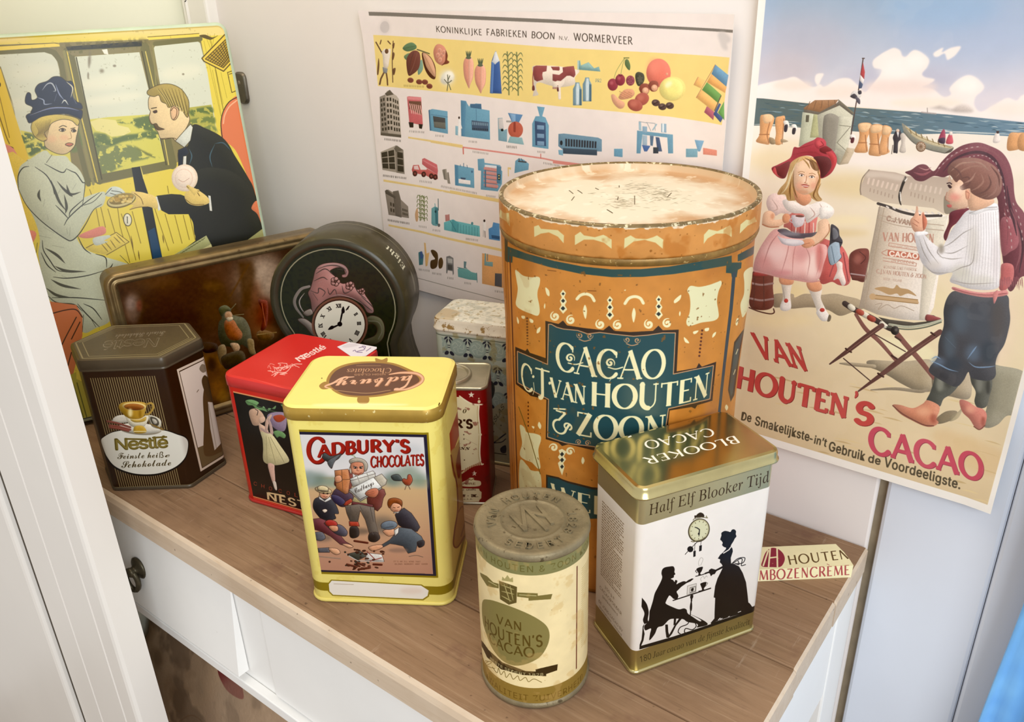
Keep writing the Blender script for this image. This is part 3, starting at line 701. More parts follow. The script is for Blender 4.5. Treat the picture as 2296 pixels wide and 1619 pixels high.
def paint_blooker(T, f, L, fr):
    BK, GD = '#1d1815', '#cbc198'
    T.U('R', 0, .1215, L, T.y1, GD, metal=.8); T.U('R', 0, 0, L, .0205, '#b8a468', metal=.8)
    T.on(f['front'], *ZO)
    T.text(serif('Half Elf Blooker Tijd', 'ital'), '738 1220 2032 856 724 1112', '#382a17', 'math', 1.02, metal=0)
    T.L('690 1040 655 1330 640 1640', 5, '#6d6556', metal=0)
    T.E(1272, 1378, 112, 130, '#453c28', 28); T.E(1273, 1376, 101, 119, '#b9b08a', 28); T.E(1273, 1376, 90, 108, '#d0cba8', 28)
    for i in range(12):
        a = 2*pi*i/12; c, d = cos(radians(28)), sin(radians(28)); x, y = 76*cos(a), 92*sin(a); x2, y2 = 84*cos(a), 102*sin(a)
        T.L([(1273+x*c-y*d, 1376+x*d+y*c), (1273+x2*c-y2*d, 1376+x2*d+y2*c)], 6, '#5a5038')
    T.L('1228 1345 1252 1352 1278 1370', 10, BK, taper=(.6, 1)); T.L('1278 1370 1272 1442', 10, BK, taper=(1, .5)); T.E(1271, 1415, 10, 12, BK)
    T.S('1238 1240 1250 1210 1285 1188 1318 1200 1330 1225 1318 1240 1280 1238', '#33281c'); T.L('1232 1225 1232 1240', 16, '#33281c'); T.L('1350 1225 1358 1245', 10, '#8a8060'); T.L('1210 1270 1222 1255 1300 1238 1365 1245', 8, '#6e6448'); T.L('1190 1495 1210 1502 1300 1478 1335 1455', 9, '#6e6448')
    T.Z(*ZQ)
    T.L('1258 165 1200 222', 6, BK); T.E(1180, 246, 32, 32, BK); T.L('1160 262 1125 302', 6, BK); T.L('1230 180 1226 262', 4, BK); T.P('1213 268 1238 260 1236 322 1212 330', BK); T.L('1296 155 1290 205', 4, BK); T.P('1276 210 1304 202 1300 262 1274 270', BK)
    T.S('1500 142 1512 100 1513 72 1545 52 1580 55 1608 62 1625 38 1650 35 1668 55 1665 85 1672 110 1655 132 1640 162 1622 190 1612 212 1618 232 1590 236 1560 228 1540 222 1520 202 1526 178 1512 155', BK, n=4)
    T.P('1565 215 1560 245 1530 280 1500 305 1474 345 1500 355 1495 385 1515 405 1525 425 1450 465 1405 452 1380 468 1375 500 1388 505 1400 535 1420 515 1440 512 1460 480 1525 448 1500 500 1470 560 1445 640 1430 760 1446 766 1440 900 1438 985 1395 1035 1470 1010 1580 975 1880 890 1882 852 1840 860 1815 825 1800 815 1790 720 1775 600 1740 500 1700 430 1640 400 1615 400 1612 340 1634 270 1630 240 1612 212', BK)
    T.L('1535 288 1592 252 1614 222', 11, '#e9e0d6'); T.L('1480 1000 1500 982', 9, '#e9e0d6'); T.L('1500 995 1520 985', 9, '#e9e0d6'); T.L('1585 968 1600 962', 6, '#e9e0d6'); T.L('1690 920 1720 908', 7, '#e9e0d6')
    for q in ('1622 400 1690 345 1762 338 1740 392 1655 402', '1640 395 1705 350 1735 355 1725 420 1770 410', '1660 400 1700 410 1690 370'): T.L(q, 8, BK, True)
    T.L('1238 535 1310 518 1380 490', 9, BK); T.S('1250 452 1312 434 1302 478 1285 503 1292 516 1266 522 1268 502 1254 482', BK, n=4); T.L('1250 465 1236 480 1252 498', 6, BK, True); T.L('1340 505 1375 492', 16, BK)
    for q in ('1275 428 1268 385 1292 338 1316 352 1300 400 1290 420', '1300 590 1290 560 1320 535 1330 560 1350 530 1362 545'): T.L(q, 3, '#8a847a', True)
    T.S('872 505 880 465 905 442 950 432 998 430 1013 460 1010 490 1020 512 1006 525 1002 548 972 562 995 575 1012 596 1020 575 1042 585 1032 620 1060 606 1110 588 1140 602 1100 632 1052 680 1034 702 1052 745 1036 780 1002 776 985 760 960 740 945 755 922 800 922 830 1000 868 1060 888 1110 878 1140 892 1152 930 1200 965 1280 1015 1310 1004 1342 1020 1366 1046 1340 1062 1270 1072 1250 1042 1150 1022 1100 992 1000 988 950 1002 890 1062 832 1082 800 1152 744 1218 750 1150 760 1092 700 1112 690 1062 735 1012 745 912 755 882 780 800 800 720 830 660 865 592 880 545', BK, n=3)
    T.P('1040 682 1110 588 1130 598 1160 575 1198 558 1216 562 1182 590 1140 608 1062 662', BK)
    T.S('645 738 660 760 700 808 722 850 736 920 726 1000 742 1030 715 1036 690 1042 675 1000 690 930 660 860 640 800 638 760', BK, n=4); T.P('690 1040 680 1090 692 1150 680 1220 650 1288 630 1288 660 1210 668 1130 672 1070', BK)
    T.P('912 1050 940 1050 945 1130 955 1160 1010 1060 1060 985 1092 985 1030 1060 985 1150 950 1192 925 1190 915 1120', BK); T.P('1005 985 1030 985 1022 1050 1000 1060', BK)
    T.P('990 790 1400 655 1402 668 994 800', BK); T.L('1195 730 1192 800', 16, BK); T.S('1180 745 1210 735 1206 770 1184 776', BK); T.S('1192 790 1200 850 1194 900 1178 900 1176 850', BK); T.L('1184 900 1178 965', 10, BK)
    T.L('1175 985 1150 1045 1075 1078 1050 1128 1072 1150', 9, BK, True); T.L('1232 1030 1242 1070 1200 1105 1132 1092 1118 1130 1140 1142', 9, BK, True); T.S('1180 940 1300 1010 1250 1075 1290 1075 1365 1048 1310 1000', BK, n=3)
    T.P('1150 638 1245 612 1240 708 1144 732', '#d6cdc2'); T.L('1150 638 1245 612 1240 708 1144 732', 5, '#8a8278', closed=True); T.P('1175 655 1240 638 1236 700 1172 718', '#7a736b'); T.P('1182 662 1232 650 1228 692 1178 706', '#e0d8cc'); T.S('1190 668 1215 660 1212 690 1190 696', BK, n=3)
    T.S('1290 612 1350 596 1342 640 1325 665 1332 688 1298 696 1305 672 1294 640', BK, n=4); T.L('1348 605 1366 608 1345 640', 5, '#5a544c', True); T.L('1270 694 1350 678', 7, BK)
    T.P('582 1298 1000 1178 1400 1045 1400 1030 1480 1010 1880 885 1880 905 1400 1075 1000 1212 585 1332', BK)
    T.text(serif('180 Jaar cacao van de fijnste kwaliteit', 'ital'), '645 1456 1818 1046 640 1396', '#382b14', 'math', 1.0, metal=0)
    T.L('578 1330 568 1560', 5, '#6b5630', metal=0)
    # left side: fine print
    T.on(f['left'], *ZQ); T.on(f['left'], *ZO)
    r_ = random.Random(8); s0 = f['left'].s0; z = .1115; row = 0
    while z > .052:
        x = s0+.0050
        end = s0+.0335 - (.012*r_.random() if row % 7 == 6 else .002*r_.random())
        while x < end:
            w = r_.uniform(.0010, .0036); T.U('L', [(x, z), (min(x+w, end), z)], .00090, '#84715c', alpha=.9); x += w+.0006
        z -= .00205; row += 1
    for body, z, a, b, hh in (('250 g e', .044, .011, .024, .0026), ('CACAOPOEDER', .0385, .004, .034, .0028), ('gealkaliseerd', .0340, .008, .029, .0022), ('DE JONG CACAO BV', .0255, .003, .036, .0026), ('Wormerveer - Holland', .0215, .004, .035, .0020)):
        v, t = glyphs(body, 'sans', 1.0); xr = v[:, 0].max(); T._uvtri(np.stack([s0 + a + v[:, 0]/xr*(b-a), z + v[:, 1]/.53*hh], 1), t, '#7d6a55', 0)
    T.grain(.015, 60, 2)
def paint_blooker_top(T, pl):
    T.a[..., 3] = 1
    T.grain(.05, 110, 3); T.on(pl, *ZO)
    st = (.15, .06, .09, .10, 1.05)
    T.word('BLOOKER', '1662 366 668 604 1724 436', '#f2ede0', st, metal=0); T.word('CACAO', '1402 282 672 432 1456 362', '#f2ede0', st, metal=0)
    T.P('512 380 545 362 555 375 520 388', '#f2ede0', metal=0)
def paint_cadbury(T, f, L, fr):
    YE, GD, BL = '#ead97c', '#8a7524', '#262433'
    T.grain(.02, 80, 2); wash(T, 50, 12, .66, 5, .2, '#cdb04c')
    T.U('R', 0, .0102, L, .0180, GD)
    T.on(f['front'], *ZE)
    T.P('162 494 973 514 1032 1392 299 1367', GD); T.P('174 507 962 526 1020 1380 310 1355', BL); T.P('194 524 944 541 1001 1369 321 1344', '#d4cfcc')
    Q = '194 524 944 541 1001 1369 321 1344'
    T.P('236 780 960 800 1001 1369 321 1344', '#c8a87c', to=(600, 790, 640, 1340, '#b3836c'))
    T.P('236 780 960 800 965 850 700 838 500 850 240 845', '#b9a98c', blur=6)
    for x, y, rx, ry, c, a in ((300, 800, 70, 45, '#6f7f74', .9), (250, 790, 40, 50, '#8a9690', .8), (400, 810, 60, 30, '#83907f', .8), (760, 790, 60, 45, '#6b7a70', .9), (850, 760, 70, 55, '#84907f', .8), (920, 800, 50, 40, '#7b8a78', .8), (700, 700, 90, 50, '#c2c0bd', .8), (420, 640, 90, 60, '#c5c4c2', .7), (850, 620, 90, 40, '#bdbdbd', .7)): T.blob(x, y, rx, ry, c, a)
    # lettering
    st = (.23, .17, .03, .05, .95)
    for dx, c in ((5, '#4b1a18'), (0, '#93281f')):
        T.word('C', f'{236+dx} {692+dx} {346+dx} {692+dx} {236+dx} 546', c, (.19, .12, .06, .02, 1.0))
        T.word("ADBURY'S", f'{300+dx} {664+dx*.6} {858+dx} {632+dx*.6} {298+dx} {592+dx*.6}', c, st, curve=14)
        T.word('CHOCOLATES', f'{622+dx*.6} {722+dx*.5} {944+dx*.6} {709+dx*.5} {622+dx*.6} {658+dx*.5}', c, (.18, .13, .06, .03, .9))
    T.model = (.42, .35, -1, -1); T.ol = ('#2a1a16', 2.2, .8)
    # hat in the air
    T.S('330 660 345 635 385 655 445 640 432 668 402 690 388 730 372 712 362 690 345 680', '#3a3b3a', n=4); T.S('362 690 402 660 440 645 405 690 385 728', '#55585a', n=4)
    T.L('505 648 525 655 535 672', 4, '#8a9a55')
    # man with parcels
    T.blob(690, 1060, 90, 45, '#7b6a58', .8); T.blob(560, 1110, 60, 20, '#6b5a4c', .8)
    T.P('602 850 640 845 705 855 715 885 700 910 690 960 665 988 620 965 600 930', '#6a3630'); T.P('510 900 600 905 605 960 512 950', '#a2946a'); T.P('512 930 640 950 630 975 505 955', '#5b2a2c')
    T.S('405 860 440 845 490 870 520 905 480 955 440 960 400 925 385 900', '#3f2f3c', n=4); T.P('455 940 505 910 515 930 470 960', '#9c3a2c')
    T.P('468 955 552 945 645 965 652 1050 672 1120 660 1150 620 1140 590 1040 560 985 545 1060 500 1055 478 1000', '#615449'); T.P('492 1050 548 1052 556 1080 495 1078', '#a63f30')
    T.S('500 1085 545 1085 552 1135 520 1152 497 1138', '#2b2422', n=4); T.S('615 1125 660 1115 680 1150 650 1175 612 1165', '#2b2422', n=4)
    for q in ('560 960 600 1040 640 1130', '500 960 505 1040', '620 960 640 1050'): T.L(q, 4, '#4c4038')
    T.S('410 790 430 760 500 740 515 780 505 850 480 870 440 850 405 830', '#75372e', n=4)
    T.P('405 742 488 733 500 800 488 880 470 885 415 850 410 800', '#b4724a'); T.L('448 738 455 870', 4, '#7c4a2c'); T.L('408 800 498 795', 4, '#7c4a2c'); T.S('408 780 440 772 450 800 430 815 410 812', '#c98a68', n=3)
    T.E(546, 722, 46, 50, '#c47f62'); T.blob(540, 740, 30, 22, '#d99a7c', .9)
    T.S('500 700 495 680 530 665 580 675 605 705 600 740 585 745 578 700 545 690 515 695', '#b5a793', n=4); T.S('498 720 508 745 505 765 495 745', '#b5a793', n=3)
    T.L('520 715 540 722', 5, '#4c2a20'); T.L('556 722 575 716', 5, '#4c2a20'); T.E(530, 724, 9, 7, '#efe4d4'); T.E(565, 724, 9, 7, '#efe4d4'); T.E(531, 725, 4, 5, '#2b1a16'); T.E(564, 725, 4, 5, '#2b1a16'); T.L('545 722 540 742 552 744', 4, '#9a553e'); T.L('528 758 548 765 568 756', 5, '#8a3a2c')
    T.P('530 775 560 770 556 800 530 800', '#d8d2c4')
    T.P('497 792 560 768 638 744 652 760 520 830', '#dcd8ce'); T.P('500 805 650 762 655 790 515 840', '#c4beb2'); T.L('540 770 560 825', 5, '#a9a294'); T.L('600 755 615 800', 5, '#a9a294')
    T.P('640 785 690 762 722 800 715 826 660 860', '#b6ab98'); T.P('494 858 640 782 690 842 560 918', '#dedbd3'); T.P('494 858 560 918 690 842 692 852 561 930 494 868', '#a29c90')
    T.text(serif('Cadburys', 'script'), '530 882 645 826 520 852', '#3c332e', 'math'); T.L('494 858 640 782', 3, '#8c867c')
    T.S('590 880 620 855 660 850 672 875 650 905 610 900', '#b56a4f', n=3)
    for q in ('600 878 640 870', '605 888 645 882'): T.L(q, 3, '#8c4a36')
    # hen
    T.S('812 802 825 790 842 795 848 770 862 766 872 780 876 805 858 832 832 828', '#9a4630', n=3); T.S('748 775 790 765 815 800 790 805 760 800', '#3f4644', n=3); T.L('840 830 830 858', 4, '#6b4a3a'); T.L('850 830 862 856', 4, '#6b4a3a')
    # boy with straw hat
    T.S('285 915 330 902 388 912 418 960 430 1002 406 1006 410 1035 340 1042 302 1012 275 965', '#2b2a30', n=4); T.P('308 895 345 925 375 900 388 915 350 935 312 915', '#e4e0d8'); T.E(347, 882, 34, 32, '#d9a684'); T.blob(338, 896, 14, 10, '#c77a60', .8)
    T.E(338, 862, 52, 20, '#b9a27a', 12); T.E(335, 852, 34, 18, '#cfbb90', 8); T.L('304 862 366 868', 7, '#55493a'); T.E(338, 880, 4, 4, '#33241c'); T.E(362, 882, 4, 4, '#33241c'); T.L('338 898 352 904 362 898', 4, '#8a4436')
    T.S('330 982 350 975 362 985 345 998', '#e0cdb8', n=3); T.S('385 890 430 895 470 930 440 955 400 930', '#37304a', n=3)
    # crawling boys on the left
    T.blob(330, 1150, 60, 22, '#6b5b50', .7)
    T.P('270 1036 318 1030 372 1052 420 1110 470 1170 512 1195 498 1204 440 1190 380 1140 320 1110 285 1100', '#6b2f34'); T.S('340 1060 380 1075 440 1070 482 1110 470 1140 420 1130 380 1100', '#4a4650', n=3); T.E(385, 1063, 38, 22, '#a4352f', 10); T.S('370 1080 420 1078 425 1105 395 1110', '#c98c6a', n=3); T.S('280 1120 330 1115 350 1150 320 1168 285 1155', '#5a5a60', n=3)
    T.P('303 1212 372 1208 376 1238 308 1238', '#56555a'); T.S('370 1212 420 1215 440 1240 415 1252 385 1236', '#d6a07c', n=3); T.S('450 1186 490 1188 518 1202 490 1210', '#d6a07c', n=3); T.L('312 1262 440 1275', 8, '#8d7766', alpha=.7)
    # sitting boy
    T.blob(700, 1085, 60, 40, '#6d6257', .8); T.P('770 1010 795 985 825 968 870 1000 905 1050 922 1085 905 1112 840 1105 790 1070', '#302d34'); T.P('760 1000 790 1000 812 975 790 968', '#e2ddd4'); T.E(776, 962, 36, 32, '#d89c7a'); T.S('725 945 735 915 775 908 812 925 812 960 795 945 760 940 738 970', '#83401f', n=4); T.L('760 965 772 968', 4, '#5a3020'); T.L('786 966 798 962', 4, '#5a3020'); T.L('768 985 786 984', 4, '#9a4a38')
    # kneeling boy with grey cap
    T.P('690 1192 740 1160 775 1120 800 1085 870 1095 930 1140 948 1175 905 1195 895 1232 850 1244 820 1200 775 1190 740 1185 700 1206', '#474f56'); T.S('700 1105 760 1095 770 1125 735 1140 708 1125', '#d59a76', n=3); T.E(735, 1073, 50, 27, '#66707a', -5); T.L('690 1090 760 1080', 8, '#464e56'); T.P('765 1105 795 1085 790 1120 770 1140', '#dedad0'); T.S('612 1205 660 1192 695 1195 690 1212 640 1230 618 1222', '#d59a76', n=3)
    T.S('905 1175 945 1165 946 1195 915 1208', '#2c2a2e', n=3); T.blob(790, 1225, 60, 14, '#84695a', .7)
    # spilled chocolates
    T.P('478 1248 560 1228 600 1260 545 1286', '#3f4038'); T.P('600 1240 690 1250 706 1292 590 1285', '#d5cfc6'); T.L('478 1250 545 1288 700 1294', 5, '#e2ddd4'); T.L('600 1230 650 1280', 5, '#a33a30'); T.L('620 1290 690 1270', 5, '#a33a30')
    r_ = random.Random(4)
    for _ in range(46): T.E(r_.gauss(560, 55), r_.choice((r_.gauss(1240, 16), r_.gauss(1320, 18))), r_.uniform(4, 12), r_.uniform(3, 6), r_.choice(['#4a2418', '#5d2f20', '#3b1e16', '#2f3a34']), r_.uniform(-30, 30))
    for q in ('525 1168 605 1180', '480 1310 540 1325', '550 1340 620 1330', '640 1310 690 1312', '545 1300 585 1318'): T.L(q, 13, '#552418')
    T.text('IT\u2019S AN ILL WIND THAT', '762 1296 925 1298 762 1288', '#6a4636', 'mono'); T.text('BLOWS NOBODY ANY GOOD', '770 1312 968 1312 770 1304', '#6a4636', 'mono')
    T.L('855 1262 900 1256 940 1266', 3, '#5d4a3c', True); T.L('800 1362 950 1366', 4, '#7c5a4c')
    T.model = None; T.ol = None
    # label strip
    T.P('362 1428 384 1402 932 1432 982 1464 976 1504 942 1528 392 1500 366 1474', GD); T.P('370 1430 388 1408 928 1438 974 1468 968 1500 938 1520 396 1494 374 1472', '#ece4d8'); T.L('400 1428 520 1432', 3, '#b3a08a'); T.blob(870, 1470, 70, 20, '#e3cfbf', .7)
    # right side picture
    T.on(f['right'], *ZE)
    T.P('1100 520 1166 335 1180 470 1130 610 1108 640', '#a33820'); T.S('1108 640 1135 600 1170 560 1185 700 1195 900 1205 1060 1185 1150 1150 1205 1125 1195 1132 1100 1150 980 1145 830 1120 760', '#b08a48', n=4)
    T.L('1110 650 1125 740 1145 830 1150 980 1132 1100 1125 1190 1150 1205 1190 1140', 9, '#7a3a20', True); T.S('1140 700 1155 620 1168 600 1172 720 1160 790 1148 770', '#7a3018', n=4); T.L('1150 1000 1180 960 1195 1040 1170 1140', 7, '#7a4a28', True); T.L('1160 560 1175 700 1182 860', 6, '#5a4a28', True)
    T.spots(50, '#9c7a34', .0001, .0004, 7, .6)
def paint_cadbury_top(T, pl):
    T.grain(.02, 90, 2); T.on(pl, *ZE)
    GD, BR, PK = '#9c773a', '#62402f', '#dcae90'
    T.S('652 62 690 72 722 60 724 82 700 96 660 90', GD, n=3); T.S('545 300 575 290 612 300 610 330 575 342 545 328', GD, n=3); T.S('312 228 345 205 380 215 372 245 330 250', GD, n=3)
    T.S('355 200 400 130 500 92 640 82 760 92 860 130 930 170 938 210 880 245 760 278 660 296 560 300 460 290 390 255', GD, n=6)
    T.S('372 205 412 140 508 102 640 92 752 102 848 140 905 172 915 205 860 236 750 266 655 285 560 290 468 280 402 248', BR, n=6)
    T.Z(*ZC)
    T.text(serif('Chocolates', 'ital'), '1168 1418 800 1424 1170 1456', '#c99c78', 'math'); T.text('HIGH CLASS', '1118 1462 862 1466 1118 1476', '#c99c78', 'sans')
    T.L('880 1398 1080 1398', 3, '#a88460'); T.L('700 1600 960 1625 1160 1600', 5, '#a88460', True)
    T.text(serif('adbury', 'script'), '1335 1480 700 1528 1352 1560', '#b27a58', 'math', bold=1); T.text(serif('adbury', 'script'), '1330 1480 700 1528 1346 1554', PK, 'math')
    T.L('1190 1600 1300 1590 1400 1545 1425 1500 1370 1462 1250 1456 1150 1470', 30, '#b27a58', True, taper=(.3, .3)); T.L('1190 1600 1300 1590 1400 1545 1425 1500 1370 1462 1250 1456 1150 1470', 17, PK, True, taper=(.3, .3)); T.E(1215, 1592, 26, 11, PK)
    T.L('860 1490 760 1500 690 1540 620 1570 680 1590', 15, PK, True, taper=(.4, .3)); T.L('1335 1480 1290 1560 1240 1590', 16, PK, True)
    T.Z(*ZE); T.E(328, 184, 4, 4, '#7a6a2a'); T.L('1034 340 1040 328', 5, '#4a3a1a'); T.E(1140, 76, 4, 5, '#4a3a1a'); T.blob(560, 344, 300, 9, '#f3e9ae', .9)
def paint_red(T, f, L, fr):
    T.on(f['front'], *ZD); q = f['front']; w = .0971-2*.0105
    T.U('R', -.004, .0055, w+.004, .1125, '#df9a6a'); T.U('R', -.0025, .0068, w+.0025, .1112, '#131013')
    T.U('R', -.0052, .0040, w+.0052, .0046, '#e8745e'); 
    G = '#6f9a63'; T.model = (.3, .25, -1, -1)
    for s in ('1510 730 1560 720 1620 745 1600 775 1640 790 1660 775 1690 815 1720 800 1760 770 1750 800 1700 790 1690 820 1650 810 1600 800 1570 770 1530 765', '1740 985 1790 975 1840 1010 1830 1040 1790 1025 1770 1035 1750 1010', '1800 760 1860 780 1900 800 1850 815'):
        T.S(s, G, n=3)
    T.L('1520 735 1680 800 1800 830', 6, '#4a6b42', True)
    T.S('1690 850 1740 825 1830 830 1850 900 1830 980 1760 965 1700 900', '#9a86a0', n=4); T.S('1740 860 1800 845 1840 870 1800 905 1760 900', '#b04a30', n=3)
    T.S('1538 830 1555 800 1600 795 1640 820 1665 860 1670 895 1640 900 1625 930 1580 935 1558 905', '#c9a48a', n=4); T.L('1590 800 1612 815 1605 850', 5, '#2a1a18', True); T.S('1625 870 1665 860 1672 895 1640 915 1622 900', '#e2bba2', n=3)
    T.S('1620 920 1650 930 1690 960 1700 1010 1660 1020 1630 985', '#e2bba2', n=3); T.L('1680 985 1690 900 1720 850', 30, '#d9b3a0', True, taper=(.6, .6)); T.L('1640 960 1720 1010 1720 950 1700 880', 26, '#cdaaa0', True, taper=(.6, .6))
    T.S('1635 985 1690 1000 1730 1010 1790 1090 1870 1215 1830 1250 1740 1262 1660 1230 1655 1120 1650 1050', '#dcd0a0', n=4)
    for s in ('1680 1020 1690 1250', '1700 1030 1760 1258', '1715 1030 1830 1240'): T.L(s, 4, '#b5a878')
    T.S('1695 1250 1745 1258 1750 1300 1755 1400 1740 1420 1712 1340', '#e0b6a4', n=3); T.S('1735 1400 1760 1400 1770 1465 1752 1460', '#e8d8c8', n=3)
    T.model = None
    for ch, x, y in zip('CHOCOLAT', (1578, 1640, 1703, 1783, 1850, 1915, 1975, 2035), (1426, 1446, 1466, 1486, 1503, 1520, 1537, 1553)): T.text(ch, (x, y, x+26, y+7, x, y-30), '#b04a36')
    T.word('NESTL\u00c8', '1682 1542 2170 1664 1676 1482', '#e4c596', (.17, .15, 0, .06, .95)); T.L('1700 1490 1830 1515', 12, '#e4c596')
    T.spots(20, '#e8a080', .0001, .0003, 3)
def paint_red_top(T, pl):
    T.grain(.02, 90, 2); T.on(pl, *ZC)
    T.text('Nestl\u00e9', '412 1366 634 1252 372 1336', '#f4dcd6', 'sans', bold=1, space=.92); T.L('400 1330 470 1296', 9, '#f4dcd6')
    r_ = random.Random(2)
    for _ in range(26):
        x, y = r_.gauss(265, 50), r_.gauss(1420, 26); T.L([(x, y), (x+r_.uniform(-40, 40), y+r_.uniform(-22, 10)), (x+r_.uniform(-40, 40), y+r_.uniform(-22, 22))], 5, '#f0b8b0', True)
    T.L('150 1440 220 1450 300 1450 360 1390 430 1385', 6, '#f0b8b0', True)
    T.L('5 1500 330 1590', 5, '#e35a52', alpha=.6); T.blob(120, 1370, 120, 60, '#d84844', .5)
def paint_hex(T, f0, f1, s):
    ST = '#94835e'
    T.grain(.06, 50, 2)
    a, b = s[23] if len(s) > 23 else 0, s[4]
    # ribbed stripes on the front and left faces
    k = 0; x = s[3]+.0022
    while x < s[4]-.006: T.U('R', x, .004, x+.0007, .1165, ST); x += .00205
    for i in (2, 3, 4, 5):
        x = s[i*4+3]+.002
        while x < (s[i*4+4] if i*4+4 < len(s) else s[-1])-.002: T.U('R', x, .004, x+.0006, .1165, ST, alpha=.7); x += .00205
    T.U('R', 0, .0030, s[-1], .0040, '#8a7a58')
    T.on(f0, *ZD)
    T.S('302 1068 335 1030 418 985 560 962 700 956 855 972 975 1018 1046 1078 1052 1142 1016 1215 935 1290 802 1342 660 1352 538 1332 424 1282 352 1195 316 1125', '#1b120c', n=6)
    T.S('312 1066 342 1030 420 990 560 968 700 962 850 978 968 1022 1038 1080 1043 1140 1008 1208 930 1278 800 1328 660 1338 542 1319 432 1270 362 1188 327 1122', '#e2dfd2', n=6)
    T.model = (.4, .2, -1, -1)
    # cup, saucer, cinnamon
    T.E(640, 965, 178, 48, '#b9ad94', 4); T.E(640, 958, 172, 42, '#ded8c8', 4); T.E(655, 890, 168, 62, '#33241a', 4, alpha=0); T.S('410 905 440 860 520 850 560 900 480 915', '#cfc8b8', n=3); T.S('700 850 770 862 815 900 800 960 740 945 720 900', '#c4bda8', n=4); T.S('725 865 775 875 798 915 780 940 745 925', '#4a4438', n=4); T.S('738 880 770 888 782 912 765 925 750 915', '#b7b0a0', n=3)
    for q in ('370 900 450 915 560 950', '385 935 470 945 560 970', '390 950 470 962 545 980'): T.L(q, 17, '#8a4638')
    T.S('465 772 500 745 602 737 685 750 692 790 668 868 650 905 562 905 520 862 472 805', '#b68c34', n=5); T.E(592, 778, 98, 34, '#dcbf74', 3); T.E(592, 782, 84, 27, '#a0602a', 3); T.E(595, 792, 66, 17, '#7c4418', 3)
    T.S('520 862 560 880 640 880 690 850 712 870 690 925 660 950 585 948 545 920', '#e3dac0', n=4); T.S('560 885 640 885 690 862 680 900 600 910', '#c9a550', n=3); T.blob(560, 830, 18, 36, '#f2e2a8', .9); T.blob(640, 840, 12, 34, '#8a6420', .8)
    T.S('600 940 665 940 695 985 660 1000 600 998 585 975', '#c29a3c', n=4); T.L('588 985 690 985', 10, '#e6cf88'); T.L('692 762 735 752 750 790 715 838 682 845', 17, '#c09840', True); T.L('712 775 738 785 725 815', 6, '#7a5a20', True); T.L('720 920 830 970', 14, '#8f6c2c', taper=(.4, 1))
    T.model = None
    # lettering
    T.text('Nestl\u00e9', '440 1138 872 1116 432 1046', '#5d4f22', 'sans', bold=2, space=.9); T.text('Nestl\u00e9', '446 1133 866 1112 438 1053', '#8a7a40', 'sans', space=.9)
    T.L('520 1046 692 1050', 14, '#6b5c2a'); T.L('745 1036 858 1030', 14, '#6b5c2a')
    T.text(serif('Feinste hei', 'script'), '455 1212 792 1200 448 1158', '#463a22', 'math'); T.text('\u00df', '799 1202 834 1200 803 1152', '#463a22', 'sans'); T.text(serif('e', 'script'), '846 1198 886 1195 842 1154', '#463a22', 'math')
    T.text(serif('Schokolade', 'script'), '488 1285 898 1264 480 1228', '#463a22', 'math')
    # side picture: a standing figure in brown with a long apron
    T.on(f1, *ZD)
    T.P('943 474 1175 366 1360 1180 1140 1316', '#dcc9b4'); T.P('962 488 1170 388 1340 1172 1152 1288', '#3c2a1c'); T.P('968 494 1168 396 1334 1168 1156 1280', '#e3d2c2')
    T.P('1112 1120 1310 1040 1334 1168 1156 1280', '#6e5a3e'); T.S('1160 700 1185 560 1200 530 1225 580 1250 720 1290 900 1320 1120 1290 1160 1210 1190 1165 1150 1168 900', '#5d452c', n=4); T.P('1200 740 1242 745 1285 900 1312 1080 1255 1140 1220 960', '#d9cbbb'); T.S('1130 470 1150 430 1178 440 1190 480 1160 500', '#8a7a66', n=3); T.S('1150 560 1175 520 1210 560 1240 640 1235 740 1195 700 1160 620', '#55402a', n=3); T.L('1205 760 1270 1120', 6, '#b3a28e'); T.L('1110 660 1124 640', 5, '#6b5a44')
    T.spots(30, '#c9b48a', .0001, .0003, 3, .5)
def paint_hex_top(T, pl, P):
    T.grain(.05, 60, 2)
    c = np.array(P)
    for k, wd, col in ((.90, .0012, '#8f8262'), (.80, .0007, '#8f8262')):
        T.U('L', [tuple(p*k) for p in c], wd, col, closed=True)
    for i, j in ((1, 2), (4, 5)):
        T.U('L', [tuple(c[i]*.85), tuple(c[j]*.85)], .0009, '#8f8262')
    T.on(pl, *ZD)
    T.text('Nestl\u00e9', '800 212 350 238 772 284', '#857a68', 'sans', space=.9, bold=1); T.text('Nestl\u00e9', '797 214 354 239 770 281', '#5c503e', 'sans', space=.9); T.text(serif('Feinste Schokolade', 'script'), '850 155 440 185 840 195', '#857a68', 'math')
